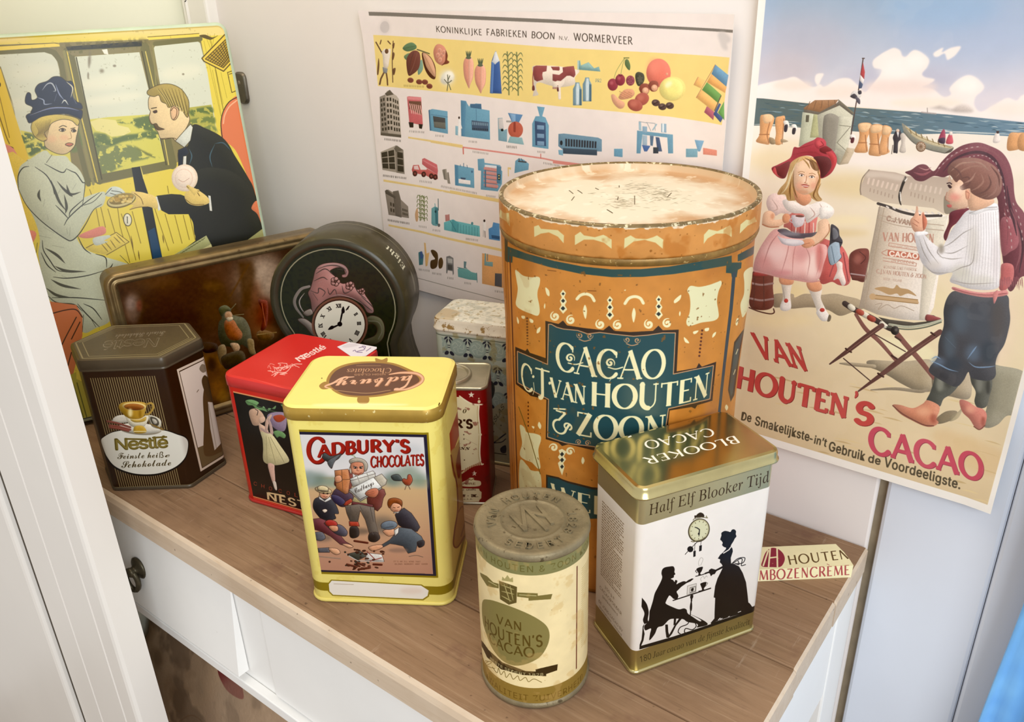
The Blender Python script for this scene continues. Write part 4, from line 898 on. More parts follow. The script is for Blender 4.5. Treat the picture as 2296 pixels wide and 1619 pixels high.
def paint_train(T, pl):
    YE, DK, GR = '#dfca56', '#2b2a22', '#8a8468'
    T.on(pl, *ZA)
    T.U('R', 0, 0, 1, 1, YE); T.P('-60 345 1865 232 1880 330 -60 450', '#e6cf86', to=(900, 290, 910, 400, YE)); T.P('-60 340 200 325 300 360 -60 400', '#ead0a0', blur=14)
    T.L('-60 342 1866 232 2150 1640', 9, DK)
    # carriage wood panelling right of the window
    for q in ('1690 380 1830 1000', '1740 330 1790 640 1900 1200', '1760 620 1870 1180', '1790 620 1850 900', '1830 640 1880 850', '1700 330 1760 480', '1720 320 1745 400', '1780 320 1760 420'): T.L(q, 6, '#7a6a22', True, taper=(.3, .3))
    T.S('1650 340 1700 330 1760 352 1808 335 1760 366 1730 370', '#5b4c24', n=3)
    # windows: sky, fields, frames
    SKY = '#d3d5bf'
    T.P('-60 420 500 398 1180 372 1660 340 1700 560 1800 1160 1380 1440 840 1560 560 1500 200 1360 -60 900', '#857a4c')
    for q in ('-60 500 380 470 430 490 480 540 500 620 520 800 600 1400 200 1360 120 900 20 600 -60 520', '612 515 1160 475 1240 800 1380 1395 850 1490', '1278 440 1300 410 1640 385 1660 400 1720 640 1800 1150 1500 1000 1330 740'):
        T.P(q, SKY)
    for x, y, rx, ry, a in ((300, 640, 200, 60, .5), (900, 720, 260, 60, .7), (940, 860, 260, 40, .7), (1500, 640, 180, 60, .7), (200, 900, 160, 50, .5)): T.blob(x, y, rx, ry, '#e3e0c6', a, -8)
    FG, FY = '#5f6f3c', '#d9cf62'
    T.P('180 1120 280 1140 560 1040 600 1400 250 1370', FY); T.P('740 1030 900 1010 1270 985 1380 1395 850 1490', '#cfc860'); T.P('1560 930 1752 905 1800 1150 1700 1120 1580 1060', '#b3ad52')
    for q, c in (('975 1040 1100 1025 1262 1000 1290 1120 1180 1110 1120 1080 1100 1060 1010 1060', FG), ('780 1140 900 1160 930 1180 1110 1150 1180 1190 1000 1210 900 1220 790 1250', '#7d8748'), ('800 1170 880 1150 905 1200 1030 1160 1120 1150 1290 1120 1330 1200 1200 1180 1040 1205 960 1240 900 1260 800 1300', FG), ('800 1260 960 1240 1100 1245 1180 1290 1240 1340 1100 1380 1000 1420 850 1480', '#77804a'), ('1100 1240 1200 1290 1330 1350 1220 1320', '#6a6f38'),
                 ('185 1150 260 1145 300 1180 250 1210 200 1230', FG), ('230 1240 380 1220 420 1260 330 1300 260 1330', FG), ('560 1060 660 1080 700 1250 600 1300 560 1200', '#6f7a44'), ('1570 960 1640 935 1755 925 1760 985 1680 975 1600 1000', '#5f7038'), ('1575 1030 1680 1010 1770 1000 1780 1060 1690 1050 1600 1075', '#6f7c3e'), ('1640 1090 1720 1070 1785 1090 1795 1140 1700 1130', '#7d8748')):
        T.S(q, c, n=4, blur=3, tex=(.42, 16, 7))
    T.P('750 1050 830 1020 965 1035 985 1075 1070 1095 1090 1130 1030 1160 930 1170 880 1140 800 1120', '#e0d68c')
    FR_, FL_ = '#6f6a3e', '#97905a'
    for q, w in (('-60 480 380 455 460 480 515 560 540 700 620 1080 740 1560', 44), ('560 470 1180 420', 60), ('590 500 700 1000 830 1530', 70), ('1200 430 1290 800 1430 1400', 76), ('820 1520 1430 1395', 70), ('1290 405 1660 365', 40), ('560 1540 840 1520', 30)):
        T.L(q, w, FR_, tex=None); 
    T.L('540 470 650 1000 780 1560', 22, '#8d8650'); T.L('565 470 680 1000 815 1540', 10, '#ddc65c'); T.L('640 520 740 1000 850 1520', 10, '#4a4424'); T.L('1210 470 1310 900 1400 1400', 8, '#d6c268'); T.L('1180 470 1240 760 1380 1400', 9, '#4a4424'); T.L('1270 420 1300 780', 10, '#8d8650')
    T.P('555 432 1180 384 1180 425 570 462', '#2d2c20', tex=None); T.P('500 420 1200 372 1240 395 560 440', '#5b5126', blur=8, tex=(.5, 10, 3)); T.P('560 470 1170 430 1165 470 610 505', '#857b52', tex=(.35, 8, 4))
    T.P('850 455 895 450 905 495 870 490', '#e6e2d0'); T.P('-60 430 500 400 505 430 -60 470', '#e9cf5c'); T.P('1230 348 1650 318 1655 345 1235 375', '#e9cf5c'); T.L('-60 432 460 402 500 408', 5, '#5f5224'); T.L('1228 350 1650 320', 5, '#5f5224')
    wash(T, 9, 31, .76, 6, .22, '#5f5a30')
    for x, y, rx, ry in ((752, 520, 8, 60), (745, 560, 8, 50), (850, 630, 18, 16), (955, 588, 14, 10), (738, 670, 7, 30), (1520, 655, 10, 8)): T.blob(x, y, rx, ry, '#7a6f58', .8)
    # luggage net
    T.P('1868 320 1672 525 1690 550 1850 632 1920 560', '#e0c350'); T.L('1868 322 1674 524 1690 548 1852 630 1920 556', 9, '#5b4a1c'); T.P('1870 368 1702 530 1850 602 1916 530', '#b89a3c'); T.L('1870 368 1702 530 1850 602 1916 530', 6, '#5b4a1c', closed=True)
    for i in range(8):
        a = i/8; T.L([(1702+148*a, 530+72*a), (1868+40*a, 370+150*a)], 5, '#4a3c18'); T.L([(1702+165*a, 530-160*a), (1850+62*a, 602-70*a)], 5, '#4a3c18')
    T.L('1885 640 1930 625 1980 780 1920 805 1885 640', 6, '#5b4a1c'); T.L('1898 655 1925 645 1962 770', 5, '#5b4a1c')
    # seats
    SE = '#d97c54'
    T.S('1832 1060 1850 960 1900 880 1975 838 2030 1000 2140 1640 2100 1640 2050 1500 1950 1280 1840 1180', SE, n=5); T.L('1975 838 1900 880 1850 960 1830 1060 1842 1180', 7, '#3a2e18', True); T.L('1960 870 1900 920 1862 990 1850 1060', 10, '#e9b38c', True)
    T.S('-60 1230 40 1222 130 1270 200 1350 216 1440 180 1620 60 1640 -60 1640', '#df917e', n=5); T.L('-60 1228 40 1222 130 1270 200 1350 216 1440', 7, '#3a2e18', True); T.P('-60 500 20 620 130 980 250 1350 200 1400 120 1260 -60 1180', '#e2c24a'); T.L('0 980 60 1160 90 1230', 8, '#7a6422', True); T.L('0 800 90 1180', 5, '#7a6422'); T.E(5, 745, 14, 22, '#3a3220')
    T.model = (.16, .22, -1, -1); T.ol = ('#3a3018', 4.5, .85)
    # gentleman
    SK, COAT = '#e8cd9a', '#262519'
    T.S('1600 1075 1700 1100 1820 1160 1890 1230 1940 1320 2050 1500 2110 1640 2200 2100 1500 2200 1420 2060 1440 1640 1480 1420 1480 1290 1560 1240', COAT, n=4)
    T.S('1238 850 1235 930 1250 965 1240 1010 1255 1062 1280 1075 1290 1110 1310 1130 1330 1180 1370 1190 1430 1180 1470 1200 1560 1070 1565 990 1480 880 1380 800 1290 800', SK, n=4)
    T.S('1222 810 1240 780 1330 740 1420 738 1500 775 1550 840 1568 900 1560 1005 1535 990 1500 930 1450 910 1400 930 1380 900 1340 880 1320 830 1280 840 1240 830', '#a8924a', n=4)
    for i in range(16): T.L([(1300+14*i, 770+5*(i % 3)), (1360+13*i, 850+8*i), (1400+10*i, 930+3*i)], 6, '#6b5a26' if i % 2 else '#cdb868', True, taper=(.3, .3))
    T.S('1415 950 1440 918 1478 940 1482 985 1455 1030 1425 1020', '#e3b98c', n=4); T.L('1420 955 1442 930 1468 950 1462 1000 1440 1030', 6, '#6b4a26', True)
    T.L('1258 938 1300 930', 8, '#4a3a1c'); T.S('1272 962 1300 952 1304 968 1284 976', '#4a2e1c', n=3); T.L('1250 965 1240 1010 1258 1060 1285 1066', 5, '#6b4a26', True); T.S('1278 1068 1300 1062 1320 1090 1362 1108 1310 1115 1288 1095', '#5a4420', n=3); T.L('1310 1115 1365 1108', 5, '#5a3a1c'); T.L('1340 1185 1440 1180 1475 1200', 5, '#5a4420', True)
    T.P('1455 1205 1520 1130 1580 1065 1600 1090 1580 1200 1530 1258', '#d5d6c6'); T.P('1478 1280 1545 1250 1570 1300 1540 1330 1520 1420 1480 1410', '#20222a'); T.P('1520 1330 1548 1325 1545 1410 1515 1405', '#d9d8cc')
    for q in ('1570 1270 1590 1330 1570 1400', '1780 1230 1740 1330 1760 1420', '1780 1225 1850 1220 1910 1280'): T.L(q, 10, '#3f5a66', True, taper=(.2, .2))
    # lady
    T.S('275 1060 330 1010 430 985 560 1000 640 1030 660 1080 640 1180 625 1250 560 1310 480 1310 390 1260 370 1200 300 1150', SK, n=4)
    T.S('268 1090 300 1030 420 990 560 995 660 1030 650 1080 600 1040 520 1030 440 1060 410 1110 380 1140 400 1190 370 1210 320 1190 285 1150', '#d2bb5c', n=4)
    for i in range(12): T.L([(300+12*i, 1060-3*i), (330+8*i, 1130-4*i), (300+9*i, 1180)], 5, '#7f6a2c', True, taper=(.3, .3))
    T.L('500 1095 530 1080 560 1090', 6, '#4a3a1c', True); T.S('498 1118 524 1106 552 1116 525 1130', '#e9dcc0', n=3); T.E(528, 1117, 9, 11, '#4a3624'); T.L('498 1114 524 1102 552 1112', 5, '#5a4026', True); T.S('600 1124 620 1114 638 1126 615 1134', '#e9dcc0', n=3); T.E(622, 1123, 8, 10, '#4a3624'); T.L('598 1118 620 1108 640 1122', 5, '#5a4026', True); T.L('595 1105 630 1098', 6, '#4a3a1c'); T.L('590 1130 600 1180 570 1192', 4, '#a8804a', True); T.S('550 1235 580 1222 615 1232 585 1252', '#c97a5c', n=3); T.L('552 1243 585 1240 612 1238', 4, '#8a4a34', True); T.L('372 1150 400 1190 375 1205', 5, '#8a6434', True)
    T.blob(540, 1180, 40, 24, '#e8b48c', .6); T.blob(440, 1190, 40, 30, '#e8b48c', .5)
    NV = '#23283a'
    T.S('228 1000 260 980 300 985 420 930 560 925 650 945 690 960 680 1025 640 1010 560 985 450 990 350 1010 260 1060 235 1030', NV, n=4)
    T.S('265 975 280 930 225 900 222 850 240 810 265 820 275 870 320 850 300 790 330 740 400 715 450 680 510 680 560 715 600 715 622 760 610 830 640 880 680 900 682 945 560 925 420 930 300 980', NV, n=4)
    for q, c in (('360 790 400 740 440 735 470 790 450 800', '#b9bfc4'), ('470 740 500 820 540 870', '#8a94b0'), ('560 720 610 770 595 850', '#d8cfa8'), ('320 850 370 870 380 905 440 900', '#9aa4ba'), ('520 900 545 872 575 910', '#d0d2ca'), ('480 820 460 880', '#8a94b0'), ('600 820 640 900', '#9aa4ba'), ('260 995 420 940 560 935 660 955', '#7d86a8')): T.L(q, 11, c, True, taper=(.2, .2))
    T.ol = None; T.model = None
    # ---- lower half
    T.Z(*ZB)
    T.P('700 60 1430 -30 1620 0 1620 480 1400 640 1100 690 900 640 700 400', YE)
    for q in ('750 60 800 200 830 360', '840 200 880 370', '900 220 960 420', '960 60 1000 360 1080 660', '1010 260 1080 450 1130 640', '1100 240 1170 500', '1280 200 1400 560', '1370 260 1440 500', '1450 270 1510 500', '1520 270 1570 470', '1570 260 1620 480', '1390 30 1400 90'): T.L(q, 6, '#8a7426')
    for q in ('1090 440 1110 560', '1150 560 1160 640', '1350 430 1360 500', '1300 560 1330 600'): T.L(q, 9, '#6b5420', taper=(.2, .2))
    T.P('1110 -30 1190 -30 1260 180 1355 660 1270 660 1180 200', '#22221c'); T.P('1230 400 1285 370 1352 640 1275 650', '#1f3f5c'); T.P('1110 -120 1170 -130 1200 -30 1110 -20', '#e0cf70'); T.P('1095 -120 1165 -130 1215 80 1130 90', '#22221c')
    T.model = (.14, .2, -1, -1)
    # coat, arms
    T.S('1640 -100 1900 -100 2070 40 2115 150 2070 210 2130 260 2172 380 2050 470 1900 520 1760 540 1700 480 1620 440 1600 330 1560 240 1600 120', COAT, n=4)
    T.P('1300 110 1420 95 1500 100 1700 180 1600 260 1400 262 1340 230', COAT); T.P('1282 125 1305 115 1335 225 1315 235', '#d9d8cc'); T.P('1725 105 1745 110 1758 235 1738 232', '#d9d8cc')
    T.S('1090 80 1160 78 1215 90 1290 120 1310 215 1230 200 1150 210 1080 225 1110 190 1080 180 1130 150', '#dfc272', n=4); T.L('1120 90 1170 130 1190 180', 5, '#6b5020', True); T.L('1080 225 1150 205 1230 200', 5, '#6b5020', True)
    T.S('1530 110 1560 60 1600 45 1640 60 1720 120 1730 170 1640 192 1560 170', '#dfc272', n=4); T.L('1575 40 1625 70 1655 110', 6, '#6b5020', True); T.L('1540 140 1600 180 1690 180', 5, '#6b5020', True)
    T.Z(*ZA); T.E(1532, 1508, 108, 112, '#e6cfb4'); T.E(1528, 1508, 96, 100, '#efdcc6'); T.E(1526, 1510, 74, 78, '#e6c8b0'); T.E(1524, 1511, 68, 72, '#efdcc6'); T.L('1480 1520 1520 1540 1570 1510', 4, '#c9a08a', True); T.L('1560 1580 1600 1610 1640 1615', 30, '#dfc272', True); T.L('1548 1575 1590 1610 1650 1615', 5, '#6b5020', True)
    T.Z(*ZB); T.P('1560 30 1600 40 1640 70 1610 110 1570 60', '#dfc272')
    T.P('1420 610 1710 435 1750 510 1600 590 1400 640', '#a8a872'); T.P('1600 590 1750 505 1762 545 1560 600', '#c9c28a'); T.P('2050 470 2170 380 2215 460 2190 480 2050 500', '#9f9c66')
    for i in range(10): T.L([(1480+22*i, 600-14*i), (1500+22*i, 580-14*i)], 5, '#5f5f36')
    T.S('2080 210 2130 150 2170 300 2172 360 2130 260', SE, n=3)
    T.model = (.12, .2, -1, -1)
    # dress
    DR, DL = '#c9cdb2', '#2f2e22'
    T.P('-60 -200 120 -250 250 -150 200 100 320 380 260 480 120 560 -60 500', '#dcbf50')
    T.S('240 400 310 420 280 500 200 560 120 480', '#df8a72', n=4)
    T.S('380 -260 440 -220 550 -215 590 -170 650 -120 690 -60 712 20 700 180 720 220 660 420 640 450 700 540 830 600 1000 650 1090 690 900 720 870 800 880 950 920 1130 800 1200 690 1230 620 1010 480 1000 400 930 330 620 340 470 300 320 230 180 165 60 162 -50 180 -130 260 -190', DR, n=4)
    T.S('165 60 160 -40 200 -110 300 -120 380 -60 460 20 480 180 560 280 640 160 820 85 880 90 860 190 780 230 700 350 640 450 590 482 540 460 400 350 250 210', DR, n=4)
    for q in ('165 60 162 -50 200 -115 250 -130', '300 -125 390 -60 440 20 460 100', '165 60 230 190 330 300 440 390 550 465 600 480 660 430 720 340 780 230 850 180', '540 355 580 290 700 180 830 85', '470 190 530 250 575 300', '580 280 600 230 700 140', '380 -150 520 -80 560 -110', '395 -160 440 -225', '560 -110 600 -90 640 -70 690 0 712 20 690 200', '360 480 370 560 420 640 480 720 560 740', '320 500 310 580', '350 580 400 680 470 740', '800 590 880 620 890 700', '650 440 700 540 760 590', '450 780 560 790 720 770 860 730', '400 930 480 990 620 1005 690 1060', '440 950 640 950 880 970', '860 730 920 700 940 670', '650 1000 720 1080 830 1190', '700 1000 780 1040 850 1130', '700 1090 690 1230', '620 1010 680 1150 690 1230', '760 1120 800 1190', '1000 600 1090 690'):
        T.L(q, 8, DL, True, taper=(.4, .4))
    for q in ('480 -10 540 60 600 100 680 80', '430 -20 460 60 500 160 560 240', '540 100 560 200 550 260', '510 60 470 130', '560 20 580 90 610 120', '610 60 640 10', '340 60 330 110 350 160', '380 140 370 200', '400 270 410 310', '560 380 570 430', '590 370 585 440', '440 520 540 540', '380 540 480 600 550 670', '460 690 560 730 720 735', '430 800 530 850 680 880', '390 870 480 930 600 950', '520 770 560 785', '330 440 430 460', '370 370 460 420'):
        T.L(q, 22, '#3f3d2c', True, taper=(.05, .05), alpha=.9)
    T.S('900 60 940 35 1000 45 1045 90 1020 110 940 120 880 110', '#c9d0c4', n=4)
    for q in ('930 70 1000 80 1040 105', '920 90 990 110', '880 100 930 50', '700 190 780 160 850 90'): T.L(q, 5, '#4a4a3c', True)
    T.E(1010, 150, 122, 58, '#7a6a34', -14); T.E(1010, 146, 114, 50, '#d3c48a', -14); T.E(1012, 138, 104, 40, '#8a7436', -14)
    r_ = random.Random(6)
    for _ in range(26): T.E(1010+r_.uniform(-85, 85), 138+r_.uniform(-26, 26), 15, 11, r_.choice(['#c9ad5c', '#b08f44', '#dcc47c']))
    T.S('660 440 740 400 860 362 880 420 780 455 700 460', '#dc8a78', n=3); T.P('720 540 760 510 970 412 1075 490 890 598 760 570', '#e0c860'); T.L('720 540 970 412 1075 490 890 598', 5, '#6b5420'); T.S('780 460 900 435 920 450 870 480 900 490 800 520', '#ccd2c4', n=3)
    for q in ('850 510 900 570', '880 495 930 555', '920 475 965 540', '950 450 1000 500', '970 430 1040 500'): T.L(q, 8, '#8a7430', taper=(.5, .5))
    T.E(1062, 308, 36, 54, '#4a4024', -6); T.E(1062, 308, 30, 48, '#e2dcc0', -6); T.word('I', '1054 336 1068 336 1052 282', '#1d1d18', (.13, .05, .12, 0, 1))
    T.model = None
    T.P('410 980 640 1010 690 1100 690 1260 600 1640 520 1640 480 1240', '#cf7a4e'); 
    for q in ('440 1080 560 1050 640 1050 690 1110', '640 1110 560 1260 520 1340', '670 1150 600 1290', '600 1400 540 1620'): T.L(q, 8, '#3f2a18', True)
    T.P('480 1640 640 1560 640 2200 480 2200', '#b8ab48'); T.Z(*ZD)
    T.P('60 560 200 620 260 900 230 980 150 930', '#b5aa4a'); T.L('100 640 180 900', 14, '#7d7a30'); T.L('130 620 215 920', 8, '#5a5a28')
    T.U('L', [(-.01, .004), (.31, .004)], .0012, DK)
def paint_hearth(T, pl):
    T.on(pl, *ZB); T.a[..., :3] = srgb('#4a3020'); T.grain(.25, 120, 3)
    for x, y, rx, ry, c, a in ((1100, 1000, 60, 130, '#8a6f5c', .75), (1080, 960, 40, 60, '#a08a80', .6), (1150, 980, 22, 50, '#8a4a38', .8), (1500, 900, 380, 130, '#33200f', .6), (1400, 1080, 300, 110, '#2a1a0e', .6), (1300, 780, 200, 60, '#5a3c22', .7), (1800, 1000, 160, 160, '#4f341c', .7), (1760, 820, 90, 40, '#5f4020', .7), (2150, 760, 190, 200, '#a58a70', .95), (2200, 760, 120, 160, '#c2a68c', .9), (2100, 1000, 70, 240, '#6e3f24', .8), (2180, 1060, 60, 150, '#7a2f1c', .8), (1650, 1560, 260, 160, '#8a5a24', .85), (1750, 1450, 130, 60, '#a8722c', .8), (1400, 1500, 200, 120, '#5a3818', .8), (2200, 1200, 100, 60, '#8a5a30', .8)): T.blob(x, y, rx, ry, c, a)
    T.P('1960 620 2080 600 2110 700 2060 1000 2000 1000', '#4a2f18', blur=10, alpha=.8); T.L('2050 640 1900 900', 12, '#5d3d20', blur=3)
    T.model = (.55, .6, -1, -1)
    # seated figure by the fire, generic
    T.S('1815 1000 1850 978 1890 990 1905 1030 1930 1060 2010 1080 2060 1160 2080 1260 2100 1330 2060 1340 1990 1300 1960 1350 1900 1320 1830 1300 1800 1220 1805 1120 1830 1080', '#4f4a30', n=4)
    T.S('1850 1120 1880 1090 1930 1100 1960 1150 2000 1210 1980 1260 1900 1260 1860 1200', '#9a5228', n=4); T.E(1885, 1060, 32, 36, '#b98a62'); T.S('1805 1020 1815 990 1860 975 1900 1000 1905 1025 1860 1030 1830 1070', '#4d4a2c', n=4); T.S('1870 1080 1920 1075 1915 1100 1880 1110', '#c9b08a', n=3); T.L('1905 1010 1945 965', 8, '#6b5a34')
    T.S('1900 1290 1960 1290 1980 1330 1950 1370 1915 1330', '#c49a6e', n=3); T.S('1800 1320 1850 1300 1870 1360 1850 1430 1900 1480 1830 1470 1800 1400', '#8a7048', n=3); T.S('2040 1260 2090 1260 2100 1330 2110 1380 2060 1370', '#9c8050', n=3); T.S('1830 1400 1990 1350 2020 1440 1900 1500 1850 1490', '#3f3018', n=3); T.L('1930 1060 2010 1050', 7, '#7d6a40')
    T.S('2120 1200 2180 1180 2260 1210 2240 1260 2140 1260', '#7d5428', n=3); T.L('2120 1220 2280 1200', 10, '#b3853c'); T.S('2130 940 2160 930 2210 960 2200 1150 2150 1180 2170 1050', '#7a2c1a', n=3); T.L('2160 960 2190 1140', 8, '#b5522c', True); T.S('1650 1280 1780 1290 1790 1350 1700 1370 1660 1330', '#2a1a0e', n=3); T.blob(1700, 1310, 60, 40, '#5a3f26', .7)
    T.model = None
    T.Z(*ZD)
    for x, y, rx, ry, c, a in ((1250, 560, 80, 180, '#6e431c', .9), (1280, 640, 60, 90, '#9c6420', .9), (1300, 800, 70, 50, '#4a2d12', .9), (1330, 700, 50, 60, '#b5812c', .7), (1230, 430, 40, 60, '#3a2412', .9)): T.blob(x, y, rx, ry, c, a)
    T.grain(.12, 14, 9)
def paint_clock(T, pl, P):
    T.a[..., :3] = srgb('#242817'); wash(T, 14, 3, .5, 3, .5, '#1a1d10')
    T.U('L', inset(P, .0110), .0011, '#8f8a70', closed=True)
    T.on(pl, *ZC)
    PK, DK, SL = '#9c6f68', '#3f2c26', '#7d7268'
    T.model = (.5, .2, -1, -1); T.ol = ('#3a2822', 5, .9)
    # ornament (carved clock case)
    T.S('500 760 520 690 545 600 600 560 700 548 780 570 815 620 800 665 765 670 760 650 785 640 770 600 720 590 660 620 700 660 760 720 850 710 880 770 940 760 950 810 1010 900 1020 960 970 960 930 900 860 850 740 830 640 850 560 910 520 960 500 860 480 800', PK, n=4)
    T.L('440 1000 380 920 370 850 420 770 490 745', 26, SL, True, taper=(.5, .8)); T.L('470 990 420 920 410 860 450 800', 10, '#b3a39c', True, taper=(.3, .3)); T.S('395 1020 450 1010 520 1060 560 1140 520 1150 460 1080', SL, n=4); T.S('440 960 500 930 520 970 470 990', SL, n=3)
    for q in ('560 600 640 575 720 575 790 610 790 650', '545 640 620 600 680 640', '530 700 600 670 640 690', '500 780 560 800 570 760 620 790 600 830', '640 760 660 810 700 770 720 820', '760 740 780 800 840 780', '860 740 900 800 960 850', '900 860 960 910 1010 950', '920 830 990 890 1015 920', '520 800 560 860'): T.L(q, 9, DK, True, taper=(.4, .4))
    for q in ('600 575 700 560 780 590 805 640', '560 720 600 700', '650 830 740 815 840 840 930 890', '880 790 930 800', '720 600 770 610'): T.L(q, 6, '#c9a49c', True, taper=(.2, .2))
    for x, y, r in ((705, 705, 36), (825, 740, 34), (925, 785, 24)):
        for k in range(5): a = 2*pi*k/5; T.E(x+r*.6*cos(a), y+r*.6*sin(a), r*.5, r*.5, '#a98078'); T.L([(x+r*.4*cos(a+.6), y+r*.4*sin(a+.6)), (x+r*cos(a+.6), y+r*sin(a+.6))], 6, DK)
        T.E(x, y, r*.3, r*.3, '#4a352c')
    T.S('960 1010 1010 985 1080 1010 1112 1080 1100 1170 1040 1220 960 1220 940 1190 1030 1150 1050 1090 1010 1050 970 1060', '#4c4a30', n=4); T.L('980 1030 1060 1040 1090 1110 1060 1180', 7, '#7a7658', True)
    T.model = None; T.ol = None
    # dial
    T.E(742, 1060, 232, 226, '#6d4a3c'); T.E(742, 1060, 216, 209, '#3a2820'); T.E(742, 1060, 206, 198, '#dad6c4')
    num = ['XII', 'I', 'II', 'III', 'IIII', 'V', 'VI', 'VII', 'VIII', 'IX', 'X', 'XI']
    for i, s in enumerate(num):
        a = radians(30*i) - .06; x, y = 742+160*sin(a), 1060-156*cos(a); c, d = cos(a), sin(a); w = {'I': 4, 'II': 9, 'III': 14, 'IIII': 19, 'V': 11, 'VI': 15, 'VII': 20, 'VIII': 25, 'IX': 16, 'X': 11, 'XI': 16, 'XII': 21}[s]
        p0 = (x-c*w-d*-0-(-d)*-16, y-d*w+c*16); 
        b0 = np.array([x, y]) - np.array([c, d])*w + np.array([-d, c])*17; b1 = np.array([x, y]) + np.array([c, d])*w + np.array([-d, c])*17; tt = b0 + np.array([d, -c])*32
        T.word(s.replace('X', 'X') if 'X' not in s else s, (*b0, *b1, *tt), '#1f1b16', (.26, .12, .2, .02, 1.0))
    T.L('742 1058 690 1082 648 1100', 15, '#1b1713', taper=(.5, .4)); T.S('645 1102 672 1070 700 1078 680 1098', '#1b1713', n=3); T.L('742 1058 756 990 772 915', 14, '#1b1713', taper=(.5, .3)); T.S('772 910 783 955 762 970 756 940', '#1b1713', n=3); T.E(742, 1056, 20, 20, '#1b1713')
    T.L('795 940 815 912', 9, '#1f1b16')
def paint_clock_side(T, s, P, dep, cy):
    T.grain(.06, 70, 3)
    T.U('R', 0, dep-.0105, s[-1], dep-.0096, '#8f8a72'); 
    # word on the rim; runlen starts at the left foot end and goes counter-clockwise
    Pn = np.array(P); i0 = int(np.argmax((Pn[:, 0] > .04)*(Pn[:, 1] > .02)*1.0))
    def pos(ang):
        x, y = .0672*cos(ang), .0672*sin(ang); j = int(np.argmin(np.hypot(Pn[:, 0]-x, Pn[:, 1]-y))); return s[j]
    q = cy.inv(np.array([(905.0, 600.0), (867.0, 551.0), (885.0, 572.0)])); a, b = pos(q[0, 0]/cy.r), pos(q[1, 0]/cy.r); dd = -q[2, 1]
    v, t = glyphs(serif('Eight', 'bold'), 'math', 1.05); xr = v[:, 0].max(); 
    T._uvtri(np.stack([a + v[:, 0]/xr*(b-a), dd + .0050 - v[:, 1]/.47*.0100], 1), t, '#dcd9c2', 0)
    a, b = pos(radians(2)), pos(radians(16)); T.U('S', [(a, dep-.019), (a+.004, dep-.0205), (b, dep-.018), (b-.003, dep-.0145), (a+.003, dep-.015)], '#8d8a78', blur=3); wash(T, 40, 5, .62, 5, .35, '#5c5640')
def paint_tile(T, f, L, fr):
    T.a[..., :3] = srgb('#b0b5a2'); T.on(f['front'], *ZT_)
    T.U('R', 0, .130, L, .140, '#cfc9b5'); T.U('R', 0, .1282, L, .1288, '#4a4d42')
    NV, GY, LT = '#31323a', '#8f9a8c', '#c6ccb8'
    z0 = T.uvp(900, 1060)[1]
    for row in range(4):
        for k in range(-1, 7):
            x = -.012 + .0188*k + (0 if row % 2 == 0 else .0094); z = .1185 - .0245*row
            T.U('E', x+.0094, z, .0084, .0086, GY); T.U('E', x+.0094, z, .0070, .0072, '#98a396')
            for j in range(5): a = j*1.26+.4; T.U('L', [(x+.0094+.001*cos(a), z+.001*sin(a)), (x+.0094+.005*cos(a+.5), z+.005*sin(a+.5)), (x+.0094+.0062*cos(a+1.3), z+.0062*sin(a+1.3))], .0003, LT, True)
            for sx in (-1, 1):
                T.U('S', [(x+.0003*sx, z+.0092), (x+.0030*sx, z+.0085), (x+.0044*sx, z+.0060), (x+.0022*sx, z+.0066)], NV, n=3); T.U('S', [(x+.0006*sx, z+.0072), (x+.0022*sx, z+.0055), (x+.0022*sx, z+.0026), (x+.0008*sx, z+.0046)], NV, n=3)
                T.U('S', [(x+.0004*sx, z-.0062), (x+.0022*sx, z-.0050), (x+.0046*sx, z-.0072), (x+.0044*sx, z-.0092), (x+.0016*sx, z-.0088)], NV, n=3)
            T.U('L', [(x-.0012, z+.0006), (x+.0012, z+.0006)], .0007, NV); T.U('L', [(x-.0012, z-.0016), (x+.0012, z-.0016)], .0007, NV)
    T.U('R', 0, .004, L, .060, '#a9a184'); T.U('E', .062, .052, .016, .016, '#a39a7c'); T.on(f['front'], *ZS)
    T.text('ISLAS', '625 740 728 570 606 700', '#4f4a38', 'sans'); T.S('600 320 630 350 635 420 608 490 600 420', '#3a3a36', n=3)
    T.L('610 920 740 820', 12, '#34343a'); T.L('610 910 700 900 740 870', 8, '#34343a', True); T.S('690 960 740 930 742 1000 700 1000', '#34343a', n=3); T.L('605 1000 745 1020', 8, '#3f3a2e'); T.L('610 1090 745 1140', 10, '#3f3424')
    for x, y in ((672, 325), (670, 240), (695, 740), (625, 800), (720, 665)): T.L([(x-6, y), (x+6, y)], 4, '#4a4a3c'); T.L([(x, y-6), (x, y+6)], 4, '#4a4a3c')
    wash(T, 30, 8, .60, 5, .5, '#94814f')
def paint_tile_top(T, pl):
    T.on(pl, *ZT_); T.a[..., :3] = srgb('#d8d3c4'); T.grain(.05, 40, 2)
    r_ = random.Random(5)
    for cx, cy, sx, sy, m in ((1150, 500, 260, 90, 60), (1450, 620, 200, 60, 40), (900, 230, 150, 40, 24), (1480, 330, 160, 60, 30), (1050, 380, 120, 50, 24)):
        for _ in range(m):
            x, y = r_.gauss(cx, sx*.5), r_.gauss(cy, sy*.5); T.L([(x-40, y+r_.uniform(-12, 12)), (x+40, y+r_.uniform(-12, 12))], r_.uniform(8, 26), r_.choice(['#a3a598', '#8c8f84', '#b3b4a6', '#777a72']), True, taper=(.1, .1), alpha=.8)
    T.S('330 520 500 460 700 490 830 550 720 620 680 690 420 690 290 620', '#b9a88c', n=4, blur=4)
    wash(T, 14, 8, .64, 8, .6, '#97855f'); wash(T, 22, 18, .56, 5, .45, '#a3a498')
